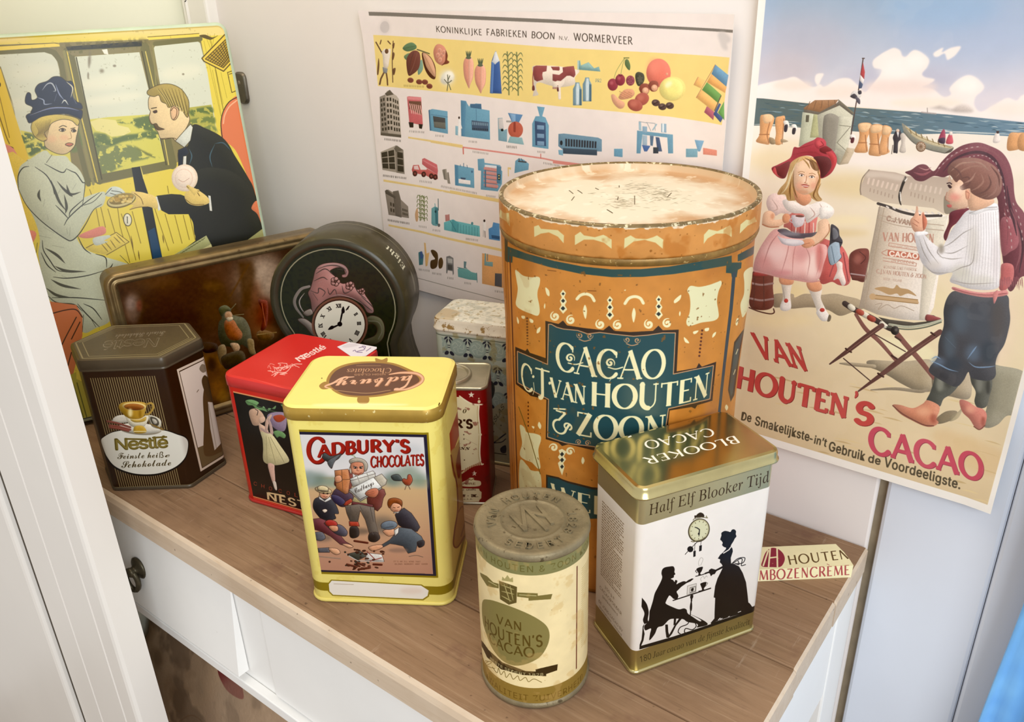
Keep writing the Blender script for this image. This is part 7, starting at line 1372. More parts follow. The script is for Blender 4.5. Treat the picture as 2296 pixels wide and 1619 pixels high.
    for x, y, rx, ry, c, a in ((1780, 60, 80, 120, '#5a6672', .7), (1950, 100, 120, 200, '#4f545c', .7), (1690, 260, 50, 120, '#586672', .6), (2080, 60, 60, 160, '#5b5450', .6), (1880, 330, 60, 70, '#66788c', .6), (1600, 400, 60, 36, '#6a7c92', .6), (2000, 330, 60, 100, '#3a434c', .7), (1720, 420, 70, 60, '#38424c', .7)): T.blob(x, y, rx, ry, c, a)
    for q in ('1530 390 1600 420 1680 460 1760 480', '1840 400 1900 440 2000 440 2060 430', '1650 200 1740 290', '1830 380 1880 310 1910 270', '1540 380 1580 360 1620 380'): T.L(q, 11, '#86a4c6', True, taper=(.1, .1), alpha=.8)
    T.Z(*ZL)
    # red tartan shawl behind, shirt, arm
    SH, SH2, SH3 = '#74434a', '#98595f', '#503038'
    T.S('1560 300 1620 230 1700 150 1800 90 1920 70 2020 100 2110 150 2170 240 2200 360 2210 480 2230 560 2290 640 2360 800 2360 1100 2260 1160 2200 1260 2160 1250 2130 1100 2110 960 2095 800 2080 600 2060 500 1900 300 1700 330 1640 350 1560 340 1480 380 1420 375 1380 340 1330 310 1380 290 1440 250 1500 250', SH, n=5)
    T.S('2100 700 2180 680 2250 760 2240 900 2180 950 2110 970', SH2, n=4); T.S('2110 1050 2200 1060 2200 1180 2140 1260 2090 1250 2100 1150', '#b96a68', n=4)
    for q, c, w in (('1640 300 1720 210 1830 160 1940 150 2040 200 2100 300 2130 420 2150 560', SH3, 26), ('1570 330 1660 220 1800 130 1940 110 2060 160 2140 260 2180 400', SH2, 16), ('2150 420 2170 560 2200 680 2230 820', SH3, 26), ('2180 600 2240 760 2260 950 2220 1100', SH2, 18), ('2130 600 2160 760 2150 900', '#955056', 16), ('2230 700 2280 900 2250 1120', SH3, 20), ('1400 310 1470 330 1540 300', SH2, 20), ('1420 350 1500 340', SH3, 12), ('1440 270 1500 290 1540 270', '#c08a88', 9)): T.L(q, w, c, True, taper=(.2, .2))
    for q in ('1600 280 1700 180 1820 120 1950 100', '1690 300 1780 215 1880 180 1980 180 2060 240', '2060 230 2120 400 2140 560 2190 720', '2130 640 2180 800 2190 960', '2200 560 2260 720 2280 900'):
        p = cr(pts(q), 6, False)
        for k in range(0, len(p)-1, 2): T.L([p[k], p[k]*.4+p[k+1]*.6], 7, '#cfb4b0', alpha=.85)
    for k in range(14): T.L([(2090+14*k, 1170+r_.uniform(-20, 10)), (2085+15*k, 1255+r_.uniform(-30, 10))], 6, SH2, taper=(1, .2))
    T.S('1690 640 1760 610 1840 600 1830 650 1760 710 1700 760 1660 860 1640 820 1680 720', '#6a3038', n=4)
    SHW, SHD = '#e6e0e0', '#c3bab4'
    T.S('1830 620 1940 590 2060 560 2085 620 2090 760 2095 900 2100 1050 2090 1180 2080 1240 1990 1260 1850 1250 1760 1220 1690 1190 1710 1120 1600 1140 1530 1110 1470 1050 1440 980 1410 860 1410 810 1470 790 1500 830 1550 880 1620 920 1660 860 1700 780 1760 700', SHW, n=5)
    for x, y, rx, ry, c, a in ((1880, 900, 50, 160, '#cfc8c0', .7), (1990, 800, 50, 200, '#f2eef0', .8), (1780, 1120, 80, 60, '#c9c4b6', .8), (1640, 1020, 100, 50, '#efeaea', .8), (1560, 1060, 60, 40, '#d0c7c0', .7), (2060, 1000, 30, 180, '#d6cccc', .7), (1620, 930, 24, 40, '#8f8578', .8), (1900, 1180, 150, 40, '#d5d0c4', .7)): T.blob(x, y, rx, ry, c, a)
    for k in range(13): T.L([(1840+20*k, 660-3*k), (1830+22*k, 900), (1780+26*k, 1230)], 4, '#c6bdbd', True, alpha=.6)
    for q in ('1620 920 1700 880 1800 800 1880 760', '1640 960 1720 960 1840 900', '1600 990 1700 1010 1800 1000', '1700 1120 1780 1080 1870 1040 1890 900', '1600 920 1590 960 1640 1010', '1490 1060 1560 1120 1700 1120', '1440 840 1480 960 1540 1060', '1470 820 1520 940 1600 1050', '1430 830 1500 810', '1700 1180 1850 1210 2070 1200'): T.L(q, 8, '#a89e96', True, taper=(.1, .1), alpha=.8)
    T.S('1840 640 1900 600 1990 570 2060 565 2080 610 1990 620 1900 650', '#eeeaea', n=4); T.L('1850 640 1960 600 2070 590', 6, '#c0b6b4', True)
    T.S('1715 1235 1800 1255 1950 1280 2100 1265 2150 1260 2150 1300 2000 1320 1850 1300 1720 1262', '#d08a86', n=4); T.L('1720 1250 1850 1285 2000 1300 2150 1285', 7, '#a85a5c', True); T.S('2040 1290 2075 1260 2080 1300 2050 1370 2040 1330', '#c98480', n=3)
    # hand
    T.S('1370 700 1400 660 1415 620 1420 585 1432 590 1438 640 1450 660 1470 630 1485 640 1480 670 1500 680 1508 720 1480 780 1420 795 1390 770', '#e2ac90', n=4); T.S('1470 640 1500 680 1505 730 1480 780 1470 730', '#c4765e', n=3); T.L('1400 690 1440 720', 5, '#b5715a'); T.L('1390 720 1430 745', 5, '#b5715a'); T.S('1405 810 1420 790 1500 790 1510 810 1430 830', '#f2eeee', n=3)
    # boy's head seen from the side
    BH = '#8a6258'
    T.S('1680 390 1690 330 1700 420 1670 480 1660 530 1690 560 1700 590 1740 600 1800 605 1840 590 1900 560 1960 480 1900 380 1780 320', '#ecc4a8', n=4); T.S('1840 440 1960 470 2050 540 1990 590 1880 620 1840 590', '#e2b496', n=4)
    T.S('1672 310 1690 250 1750 205 1850 190 1960 210 2060 270 2110 370 2100 470 2050 520 1980 530 1900 500 1860 470 1850 440 1790 455 1770 430 1800 400 1770 370 1740 390 1700 340', BH, n=5)
    for q, c in (('1700 300 1780 240 1880 230', '#b58a78'), ('1740 350 1800 290 1900 260 2000 280', '#a87a6a'), ('1790 440 1850 400 1840 350 1780 360', '#6b4640'), ('1860 460 1920 430 1960 380 1940 320', '#a87a6a'), ('1900 490 1980 460 2020 400 2000 330', '#6b4640'), ('1980 520 2050 470 2080 380', '#a2766a'), ('1800 400 1860 370 1900 310', '#b08474'), ('1700 260 1760 300 1790 360', '#6f4a44'), ('2020 260 2080 340 2090 430', '#6b4640'), ('1850 220 1940 240 2010 300', '#b58c7c'), ('1930 520 1990 490', '#b08878'), ('1770 420 1830 430', '#7a5248')): T.L(q, 15, c, True, taper=(.15, .15), alpha=.85)
    T.S('1815 460 1840 450 1855 490 1845 530 1820 520', '#dca084', n=3); T.L('1820 465 1845 480 1840 520', 5, '#b5715a', True)
    T.L('1668 400 1690 395 1705 405', 9, '#4a3230', True); T.S('1672 415 1690 410 1708 430 1690 440', '#3f2c2c', n=3); T.blob(1730, 510, 44, 34, '#dc8c80', .7); T.L('1668 470 1655 525 1690 550', 5, '#b5715a', True); T.S('1665 575 1700 570 1705 590 1680 595', '#b8605a', n=3); T.L('1700 598 1760 608 1830 590', 6, '#c9957c', True); T.blob(1760, 450, 40, 40, '#f2d4c0', .7)
    T.model = None
    # ------- lettering
    T.Z(*ZM); st = (.22, .14, .11, .03, .98)
    for dx, c in ((4, '#6b2a28'), (0, '#b54a45')):
        T.word('VAN', f'{148+dx} {358+dx} {552+dx} {480+dx} {88+dx} {160+dx}', c, st)
        T.word('HOUTEN', f'{-34+dx} {590+dx} {868+dx} {852+dx} {-22+dx} {428+dx}', c, st)
        T.word('S', f'{918+dx} {876+dx} {1064+dx} {906+dx} {944+dx} {722+dx}', c, st); T.L(f'{934+dx} {648+dx} {936+dx} {668+dx} {922+dx} {692+dx}', 22, c, True, taper=(1, .3))
    for dx, c in ((4, '#7a3440'), (0, '#b84e5c')): T.word('CACAO', f'{1050+dx} {1100+dx} {1965+dx} {1345+dx} {1046+dx} {908+dx}', c, (.21, .14, .1, .04, 1.0))
    for body, b in (('De', '42 838 118 856 46 778'), ('Smakelijkste', '150 876 578 1012 156 812'), ('-in\u2019t', '582 1018 716 1058 590 960'), ('Gebruik', '738 1086 1022 1172 745 1018'), ('de', '1052 1180 1146 1206 1058 1122'), ('Voordeeligste.', '1178 1216 1784 1404 1186 1146')): T.text(body, b, '#4f4636', 'sans', bold=1, space=1.05)
    T.clip = None
    T.Z(*ZM)
    T.grain(.012, 40, 5); wash(T, 160, 9, .6, 2, .04, '#f0e4d8')
def _n(*a): pass
for _k in 'drum drumlid drumtop cadbury cadbury_top blooker blooker_top red red_top tile tile_top darkred can hex hex_top train hearth clock clock_side bar boon beach sack'.split():
    globals()['paint_'+_k] = globals().get('paint_'+_k, _n)
# ================================================================== the room
WS = tan(-0.0338)
def wy(x): return 0.3191 + (x + 0.0749) * WS          # the back wall is very slightly skewed
WA = math.atan(WS)
WU = np.array([cos(WA), sin(WA), 0.0]); WN = np.array([-sin(WA), cos(WA), 0.0])
FLOOR = -0.66
m_white = paint('white_gloss_paint', '#ebe5dd', 0.42, var=0.025, vscale=6, bmp=0.04, bscale=90)
m_wall = paint('cream_wall_paint', '#e8e0db', 0.55, var=0.03, vscale=4, bmp=0.05, bscale=70)
m_cool = paint('white_door_paint', '#d6dae3', 0.45, var=0.025, vscale=5, bmp=0.05, bscale=60)
m_gap = paint('brown_gap', '#8a7c66', 0.8, var=0.2, vscale=40)
m_floor = paint('floor_boards', '#7a6248', 0.6, var=0.15, vscale=12)
def wallbox(name, x0, x1, z0, z1, front, thick, mat, bev=0.0):
    """upright board on the back wall; front = how far its face stands proud of the wall plane"""
    mb = MB(); v = []
    for z in (z0, z1):
        for x, off in ((x0, front), (x1, front), (x1, front-thick), (x0, front-thick)):
            p = np.array([x, wy(x), z]) - WN*off; v.append(tuple(p))
    mb.add(v, [(0,3,2,1),(4,5,6,7),(0,1,5,4),(1,2,6,5),(2,3,7,6),(3,0,4,7)])
    return mb.build(name, mat, None, bevel=bev)
ZT = 1.0
wall_back = struct(wallbox('wall_back', -1.02, -0.0768, FLOOR, ZT, 0.0, 0.03, m_wall, 0.002))
struct(wallbox('trim_1', -0.0768, -0.0704, FLOOR, ZT, -0.004, 0.018, m_gap))
struct(wallbox('door_1', -0.0704, 0.0108, FLOOR, ZT, 0.001, 0.03, m_cool, 0.003))
struct(wallbox('trim_2', 0.0112, 0.046, FLOOR, ZT, 0.0005, 0.03, m_cool, 0.003))
struct(wallbox('wall_right', 0.046, 0.62, FLOOR, ZT, -0.002, 0.03, m_cool))
struct(wallbox('trim_3', -0.918, -0.868, FLOOR, ZT, 0.014, 0.02, m_white, 0.003))
mb = MB().box((-0.96, -0.02, FLOOR), (-0.925, 0.36, ZT)); struct(mb.build('wall_left', paint('lemon_wall_paint', '#f1efd8', 0.6, var=0.02, vscale=4)))
mb = MB().box((-1.3, -1.6, FLOOR-0.03), (1.0, 0.42, FLOOR)); struct(mb.build('floor', m_floor))
# keyhole plate and hinge on the wall board
def on_wall(px, off=0.0):
    d = pxray(np.array(px, float)); o = np.array([-0.0749, 0.3191, 0.0]) - WN*off
    return CAM + d * (((o - CAM) @ WN) / (d @ WN))
m_iron = paint('dull_iron', '#6f675a', 0.4, 0.7, var=0.15, vscale=90)
def plate(name, px, w, h, r, t, mat, hole=True):
    p = on_wall(px); fr = Matrix.Translation(Vector(p)) @ Matrix.Rotation(WA, 4, 'Z')
    mb = MB(); P = rrect(w, h, r, 4)
    R = [[fr @ Vector((x, -dy, z)) for x, z in inset(P, i)] for i, dy in ((0, -0.001), (0, t*.6), (t*.5, t))]
    loft(mb, R, 0, cap0=0, cap1=0)
    if hole:
        q = [(0.0028*cos(2*pi*k/12), 0.0028*sin(2*pi*k/12)) for k in range(12)]
        loft(mb, [[fr @ Vector((x, -t-.0002, z+.006)) for x, z in q], [fr @ Vector((x*.5, -t-.0012, z*.5+.006)) for x, z in q]], 1, cap1=1)
    return mb.build(name, [mat, m_gap], wall_back)
plate('keyhole_plate', (545, 197), 0.020, 0.036, 0.007, 0.004, m_iron)
plate('hinge', (446, 28), 0.016, 0.040, 0.006, 0.016, m_white, False)

# fluted casing in the foreground and the door leaf left of it
def post():
    prof = []      # (x, y) front profile, grooves where the photograph shows them
    yf, xl, xr = -0.056, -0.7285, -0.591
    gx = [float((CAM + (d := pxray(np.array((gx_, 1000.0)))) * ((yf - CAM[1]) / d[1]))[0]) for gx_ in (27, 90)]
    xs = [(xl, yf)]
    for g in gx: xs += [(g-.0017, yf), (g-.0003, yf+.0034), (g+.0003, yf+.0034), (g+.0017, yf)]
    xs += [(xr-.004, yf), (xr-.0012, yf+.0012), (xr, yf+.004), (xr, -0.030), (xl, -0.030)]
    mb = MB(); R = [[(x, y, z) for x, y in xs] for z in (FLOOR, ZT)]
    loft(mb, R, 0, cap0=0, cap1=0, smooth=False); return mb.build('trim_4', m_white)
struct(post())
mb = MB().box((-1.35, -0.062, FLOOR), (-0.7366, -0.030, ZT)); struct(mb.build('door_2', m_white, None, 0.004))
mb = MB().box((-0.7365, -0.0550, FLOOR), (-0.7286, -0.031, ZT)); struct(mb.build('gap_shade_strip', paint('gap_shade', '#51483b', 0.8, var=0.2, vscale=40)))  # strip added in the door gap; the gap's shadow is put into its dark colour

# ================================================================== table
def wood(name, a, b, c, rough=0.5, ax=0):
    m, nt, bs = nmat(name); t = nt.nodes.new('ShaderNodeTexCoord'); mp = nt.nodes.new('ShaderNodeMapping')
    mp.inputs['Scale'].default_value = (3, 40, 40) if ax == 0 else (40, 3, 40)
    nt.links.new(t.outputs['Object'], mp.inputs[0])
    n1 = noise_node(nt, 2.2, 6, 0.6, mp.outputs[0], 0.8); n2 = noise_node(nt, 9, 5, 0.65, mp.outputs[0], 0.3); n3 = noise_node(nt, 11, 4, 0.6)
    col = mixrgb(nt, ramp(nt, n1, 0.3, 0.72), lin(a), lin(b))
    col = mixrgb(nt, ramp(nt, n2, 0.55, 0.75, 0, 0.55), col, lin(c))
    col = mixrgb(nt, ramp(nt, n3, 0.48, 0.66, 0, 0.45), col, lin(c))
    if ax == 0 and 'top' in name:      # long scratches, square cuts of old use, darker grain streaks
        mp2 = nt.nodes.new('ShaderNodeMapping'); mp2.inputs['Scale'].default_value = (5, 160, 60); nt.links.new(t.outputs['Object'], mp2.inputs[0])
        g = noise_node(nt, 2.0, 5, 0.7, mp2.outputs[0], 0.4); col = mixrgb(nt, ramp(nt, g, 0.56, 0.72, 0, 0.6), col, lin('#5f452f')); col = mixrgb(nt, ramp(nt, g, 0.44, 0.30, 0, 0.45), col, lin('#b79b7c'))
        mp3 = nt.nodes.new('ShaderNodeMapping'); mp3.inputs['Scale'].default_value = (60, 7, 30); nt.links.new(t.outputs['Object'], mp3.inputs[0])
        g2 = noise_node(nt, 2.0, 4, 0.7, mp3.outputs[0]); col = mixrgb(nt, ramp(nt, g2, 0.66, 0.74, 0, 0.5), col, lin('#b8a188'))
        bl = noise_node(nt, 26, 4, 0.6); col = mixrgb(nt, ramp(nt, bl, 0.60, 0.70, 0, 0.45), col, lin('#6e4a3c'))
    n4 = noise_node(nt, 150, 2, 0.5); col = mixrgb(nt, ramp(nt, n4, 0.71, 0.75, 0, 0.6), col, lin('#4a3524'))
    nt.links.new(col, bs.inputs['Base Color']); bs.inputs['Roughness'].default_value = rough
    bs.inputs['Specular IOR Level'].default_value = 0.35
    bump(nt, bs, n2, 0.12, 0.0006); return m
m_top = wood('worn_pine_top', '#8b6c4f', '#9c7c5f', '#6d5039', 0.6)
m_edge = wood('pine_edge', '#c9b39a', '#d4c1aa', '#b59a7c', 0.6)
m_tw = paint('white_table_paint', '#f4f2ee', 0.4, var=0.03, vscale=8, bmp=0.04, bscale=80, wear=0.735, wearcol='#b9b2a4', wearscale=40)
table = thing('side_table', 'white painted table with a worn brown plank top carrying the cocoa tins', 'table', (-0.48, 0.16, FLOOR))
TX0, TX1, TT = -0.895, -0.0749, 0.0235
def tl(p): return (p[0]+0.48, p[1]-0.16, p[2]-FLOOR)
ys = [0.0, 0.0795, 0.159, 0.2395, 0.3175]
for k in range(4):
    a, b = ys[k]+(0.0004 if k else 0), ys[k+1]-0.0004
    mb = MB(); e = 0.0045 if k == 0 else 0.0012; x1 = TX1 - (0.0006 if k == 2 else 0)
    sec = [(a, -TT), (a, -e*1.5), (a+e*.35, -e*.5), (a+e, 0), (b-.0008, 0), (b, -.0008), (b, -TT)]
    v = []
    for x, dx in ((TX0, 0), (x1-.002, 0), (x1, -.002)):
        for y, z in sec: v.append(tl((x, y, z + (dx if z > -.01 else 0))))
    n = len(sec); fs = []; mi = []
    for i in range(2):
        for j in range(n):
            j2 = (j+1) % n; fs.append((i*n+j, i*n+j2, (i+1)*n+j2, (i+1)*n+j))
            mi.append(0 if (j in (3, 4) or (k and j in (1, 2))) and i == 0 else 1)
    fs += [tuple(range(n)), tuple(range(2*n, 3*n))[::-1]]; mi += [1, 1]
    mb.add(v, [f[::-1] for f in fs], mi)
    mb.build('plank', [m_top, m_edge], table)
def tbox(name, lo, hi, mat=None, bev=0.0015, parent=None):
    return MB().box(tl(lo), tl(hi)).build(name, mat or m_tw, parent or table, bev)
AY = 0.012
tbox('apron', (TX0+.03, AY, -0.146), (-0.108, AY+.018, -TT-.0002))
tbox('rail', (-0.83, 0.0035, -0.1475), (-0.126, AY-.0002, -0.1365), None, 0.001)
tbox('apron', (-0.092, AY+.03, -0.115), (-0.0779, 0.275, -TT-.0002))
tbox('apron', (TX0+.03, 0.29, -0.146), (-0.108, 0.308, -TT-.0002))
for x, y in ((TX0+.012, AY-.002), (-0.125, AY-.002), (TX0+.012, 0.262), (-0.125, 0.262)):
    tbox('leg', (x, y, FLOOR+.0004), (x+.048, y+.048, -TT-.0002), None, 0.002)
# drawers: the left one hangs a little out of its opening at the bottom
def drawer(x0, x1, z0, z1, tip, kx, kz):
    mb = MB(); a, b = AY-.0007, AY-.0007
    v = [tl(p) for p in [(x0, a-tip-.0005, z0), (x1, a-tip-.0005, z0), (x1, b, z0), (x0, b, z0), (x0, a-.0014, z1), (x1, a-.0014, z1), (x1, b, z1), (x0, b, z1)]]
    mb.add(v, [(0,3,2,1),(4,5,6,7),(0,1,5,4),(1,2,6,5),(2,3,7,6),(3,0,4,7)])
    d = mb.build('drawer', m_tw, table, 0.0012)
    zc = (z0+z1)/2 + kz; yk = a - tip*(z1-zc)/(z1-z0) - .001
    Mk = Matrix.Translation(Vector(tl((kx, yk, zc)))) @ Matrix.Rotation(radians(90), 4, 'X')
    k = MB().lathe([(0.002, -0.001), (0.0112, -0.001), (0.0115, 0.0010), (0.0100, 0.0022), (0.0066, 0.0034), (0.0046, 0.0050), (0.0042, 0.0066), (0.0050, 0.0082), (0.0052, 0.0096), (0.0040, 0.0110), (0.001, 0.0116)], 24, M=Mk)
    kn = k.build('knob', m_iron2, d); kn['label'] = 'dark iron knob with hanging ring'
    pts_ = []
    for i in range(17):
        t = radians(90 + 360*i/16); pts_.append(tl((kx - 0.001 + 0.0068*cos(t), yk - 0.0088 + 0.002*cos(t), zc - 0.0098 + 0.0115*sin(t))))
    MB().tube(pts_, 0.0027, 8, cap=False).build('ring_pull', m_iron2, d)
    return d
m_iron2 = paint('dark_iron', '#57503f', 0.38, 0.75, var=0.25, vscale=200)
drawer(-0.825, -0.4985, -0.1285, -0.036, 0.0105, -0.648, .001)
drawer(-0.4605, -0.150, -0.1340, -0.0255, 0.0015, -0.327, -.012)

# ================================================================== tins
def gold(name, col, rough, var=0.12, vs=40): return paint(name, col, rough, 0.85, var, vs)
# --- big cocoa drum
def build_drum():
    x, y, r, Ht = -0.25446, 0.22854, 0.0905, 0.2865
    fr = Frame(x, y, radians(-55)+pi/2)     # local -y looks at the viewer
    t = thing('cocoa_drum', 'tall orange cylindrical cocoa drum with dark green lettering panel and scuffed cream lid', 'tin', (x, y, 0), fr.yaw)
    rb = 0.0885; zb = 0.2632
    a0 = -pi/2
    T = Tex('drum_print', -rb*radians(235), 0.0, rb*radians(125), zb+.012, 4300, '#bf7f3e')
    paint_drum(T, Cyl((x, y, 0), rb), rb)
    mt = T.mat(0.42, 0.15, bmp=0.10, bscale=60, spec=0.45)
    N = 120; zs = [0.0, 0.003, 0.02, .05, .08, .11, .14, .16, .18, .2, .22, .235, .250, .2660]
    def rad(th, z):      # th = world angle
        d = 0.0
        g = lambda w, c, s: math.exp(-((w-c)/s)**2)
        d -= 0.0030*g(z, 0.13, 0.07)*g(((th-radians(12)+pi) % (2*pi))-pi, 0, 0.5)
        d += 0.0014*g(z, 0.222, 0.016)*g(((th-radians(16)+pi) % (2*pi))-pi, 0, 0.4)
        d += 0.0013*g(((th-radians(-145)+pi) % (2*pi))-pi, 0, 0.5)*(.3+z/0.35)
        d -= 0.0016*g(z, 0.19, 0.02)*g(((th-radians(-150)+pi) % (2*pi))-pi, 0, 0.25)
        e = -0.0015 if z == 0 else 0
        return rb + d + e
    mb = MB(); R = []; th = [radians(-235) + 2*pi*k/N for k in range(N)]
    for z in zs: R.append([(rad(a, z)*cos(a-fr.yaw), rad(a, z)*sin(a-fr.yaw), z) for a in th])
    loft(mb, R, 0, lambda i, k: T.uv(rb*(radians(-235) + 2*pi*k/N), zs[i]), cap0=1, cap1=1)
    mb.build('body', [mt, paint('drum_inside', '#8a6a3c', 0.5)], t)
    mbr = MB().lathe([(rb-.001, zb-.0035), (rb+.0012, zb-.003), (rb+.0022, zb), (rb+.0012, zb+.003), (rb-.001, zb+.0035)], 96, cap=False)
    mbr.build('bead', paint('drum_bead', '#8b6a35', 0.4, 0.3, 0.3, 120, 0.6, '#c9a86a', 300), t)
    # lid
    L = Tex('drum_lid_print', -r*radians(235), 0.263, r*radians(125), Ht+.001, 4300, '#c78b50')
    paint_drumlid(L, Cyl((x, y, 0), r), r)
    LT = Tex('drum_lid_top', -r, -r, r, r, 4200, '#e2d5bf')
    paint_drumtop(LT, Plane((x, y, Ht-.006), (1, 0, 0), (0, 1, 0)), r)
    lid = MB(); prof = [(r-.0022, 0.2656), (r-.0004, 0.2648), (r, 0.2664), (r, Ht-.0016)]
    R = [[(q*cos(a-fr.yaw), q*sin(a-fr.yaw), z) for a in th] for q, z in prof]
    loft(lid, R, 0, lambda i, k: L.uv(r*(radians(-235)+2*pi*k/N), prof[i][1]))
    prof2 = [(r, Ht-.0016), (r-.0006, Ht), (r-.0024, Ht+.0002), (r-.0034, Ht-.001)]
    R = [[(q*cos(a-fr.yaw), q*sin(a-fr.yaw), z) for a in th] for q, z in prof2]
    loft(lid, R, 1)
    rs = [r-.0034, r-.0042, r-.006, r-.011, r-.02, r-.035, r-.055, r-.075, 0.004]; zz = [-.001, -.0045, -.006, -.0068, -.0064, -.0058, -.005, -.0047, -.0047]
    def bumpz(q, a): return 0.0005*mnoise.noise(Vector((q*cos(a)*45, q*sin(a)*45, 3.1))) * (1 if q < r-.012 else 0)
    R = [[(q*cos(a-fr.yaw), q*sin(a-fr.yaw), Ht+z+bumpz(q, a)) for a in th] for q, z in zip(rs, zz)]
    loft(lid, R, 2, lambda i, k: LT.uv(rs[i]*cos(th[k % N]), rs[i]*sin(th[k % N])), cap1=2, capuv=lambda p: LT.uv(0, 0))
    lid.build('lid', [L.mat(0.45, 0.1, bmp=0.1, bscale=60), paint('drum_rim', '#7d6844', 0.45, 0.4, 0.35, 150, 0.55, '#d8cba8', 260), LT.mat(0.5, 0.1, bmp=0.25, bscale=70)], t)
# --- generic box tin with wrapped print, loose lid, rolled base
def box_tin(name, label, cat, x, y, yaw, lw, ld, Hh, lidz, ins, r, wrapcol, topcol, paint_wrap, paint_top, lid_mats, ppm=4600, rim=None, lid_prof=None, matkw={}, topkw={}, pname='print', base=True):
    fr = Frame(x, y, yaw); t = thing(name, label, cat, (x, y, 0), yaw)
    bw, bd = lw-ins, ld-ins; rb = max(r-ins/2, .002); P = rrect(bw, bd, rb); s = runlen(P)
    T = Tex(pname+'_wrap', 0, 0, s[-1], lidz+.006, ppm, wrapcol)
    paint_wrap(T, boxfaces(fr, bw, bd, rb), s[-1], fr)
    mt = T.mat(**matkw)
    prof = [(.0012, 0), (0, .0015), (0, lidz+.004)]
    tin_body('body', t, P, prof, T, mt, rim or mt)
    if base and rim:
        mb = MB(); loft(mb, [ring(P, .0008, .0002), ring(P, -.0009, .0006), ring(P, -.0012, .0018), ring(P, -.0006, .0030), ring(P, .0004, .0032)], 0); mb.build('base_rim', rim, t)
    PL = rrect(lw, ld, r); TT_ = Tex(pname+'_lid', -lw/2, -ld/2, lw/2, ld/2, ppm, topcol)
    paint_top(TT_, fr.top(Hh))
    lp = lid_prof or [(.0012, lidz), (0, lidz+.0004), (0, Hh-.003), (.0008, Hh-.0009), (.003, Hh)]
    mb = MB(); R = [ring(PL, i, z) for i, z in lp]
    nl = len(lp)
    loft(mb, R[:nl-1], 0, cap0=0)
    loft(mb, R[nl-2:], 1, lambda i, k: TT_.uv(*R[nl-2+i][k % len(PL)][:2]), cap1=1, capuv=lambda p: TT_.uv(p[0], p[1]))
    mb.build('lid', [lid_mats, TT_.mat(**topkw)], t)
    return t, fr
def build_cadbury():
    box_tin('chocolate_tin', 'pale yellow rectangular tin with a framed picture of a man dropping parcels', 'tin',
            -0.3708, 0.0787, 0.5628, 0.111, 0.0848, 0.1671, 0.1565, 0.0029, 0.0125, '#ead97e', '#eadb80', paint_cadbury, paint_cadbury_top,
            paint('gold_lid_edge', '#b08d3c', 0.36, 0.35, 0.12, 60, 0.63, '#e8d79a', 200), 5200, paint('yellow_rim', '#d9c66a', 0.4, 0.1), matkw=dict(rough=0.33, coat=0.25, bmp=0.04, bscale=80), topkw=dict(rough=0.33, coat=0.3, bmp=0.04, bscale=40), pname='cadbury',
            lid_prof=[(.0012, .1565), (0, .1569), (0, .1636), (.001, .1660), (.0034, .1671)])
def build_blooker():
    g = gold('brass_tin', '#c6b985', 0.24)
    box_tin('cocoa_tin', 'white and gold rectangular tin with black silhouette figures at a table', 'tin',
            -0.161, 0.1483, 1.0568, 0.1057, 0.0607, 0.1493, 0.1415, 0.0058, 0.0075, '#e9e0d6', '#c2b27c', paint_blooker, paint_blooker_top,
            g, 6200, g, matkw=dict(rough=0.35, coat=0.2, mrough=0.3, bmp=0.03, bscale=60), topkw=dict(rough=0.4, mrough=0.17, bmp=0.09, bscale=26), pname='blooker',
            lid_prof=[(.0006, .1408), (-.0006, .1413), (-.0007, .1424), (0.0004, .1431), (0.0004, .1472), (.0012, .1487), (.0032, .1493)])
def build_red():
    m = paint('red_lid_side', '#c9302f', 0.35, 0, 0.05, 40, 0.70, '#e0554e', 200, 0.3)
    box_tin('chocolate_tin', 'bright red lidded tin with a dancing girl on its black front, behind the yellow tin', 'tin',
            -0.5111, 0.1263, 0.2117, 0.0991, 0.0975, 0.1269, 0.1165, 0.002, 0.0115, '#c8332c', '#cf3a37', paint_red, paint_red_top,
            m, 4600, paint('red_rim', '#b5302a', 0.35, 0.2), matkw=dict(rough=0.33, coat=0.3, bmp=0.03), topkw=dict(rough=0.36, coat=0.25, bmp=0.03, bscale=60), pname='red')
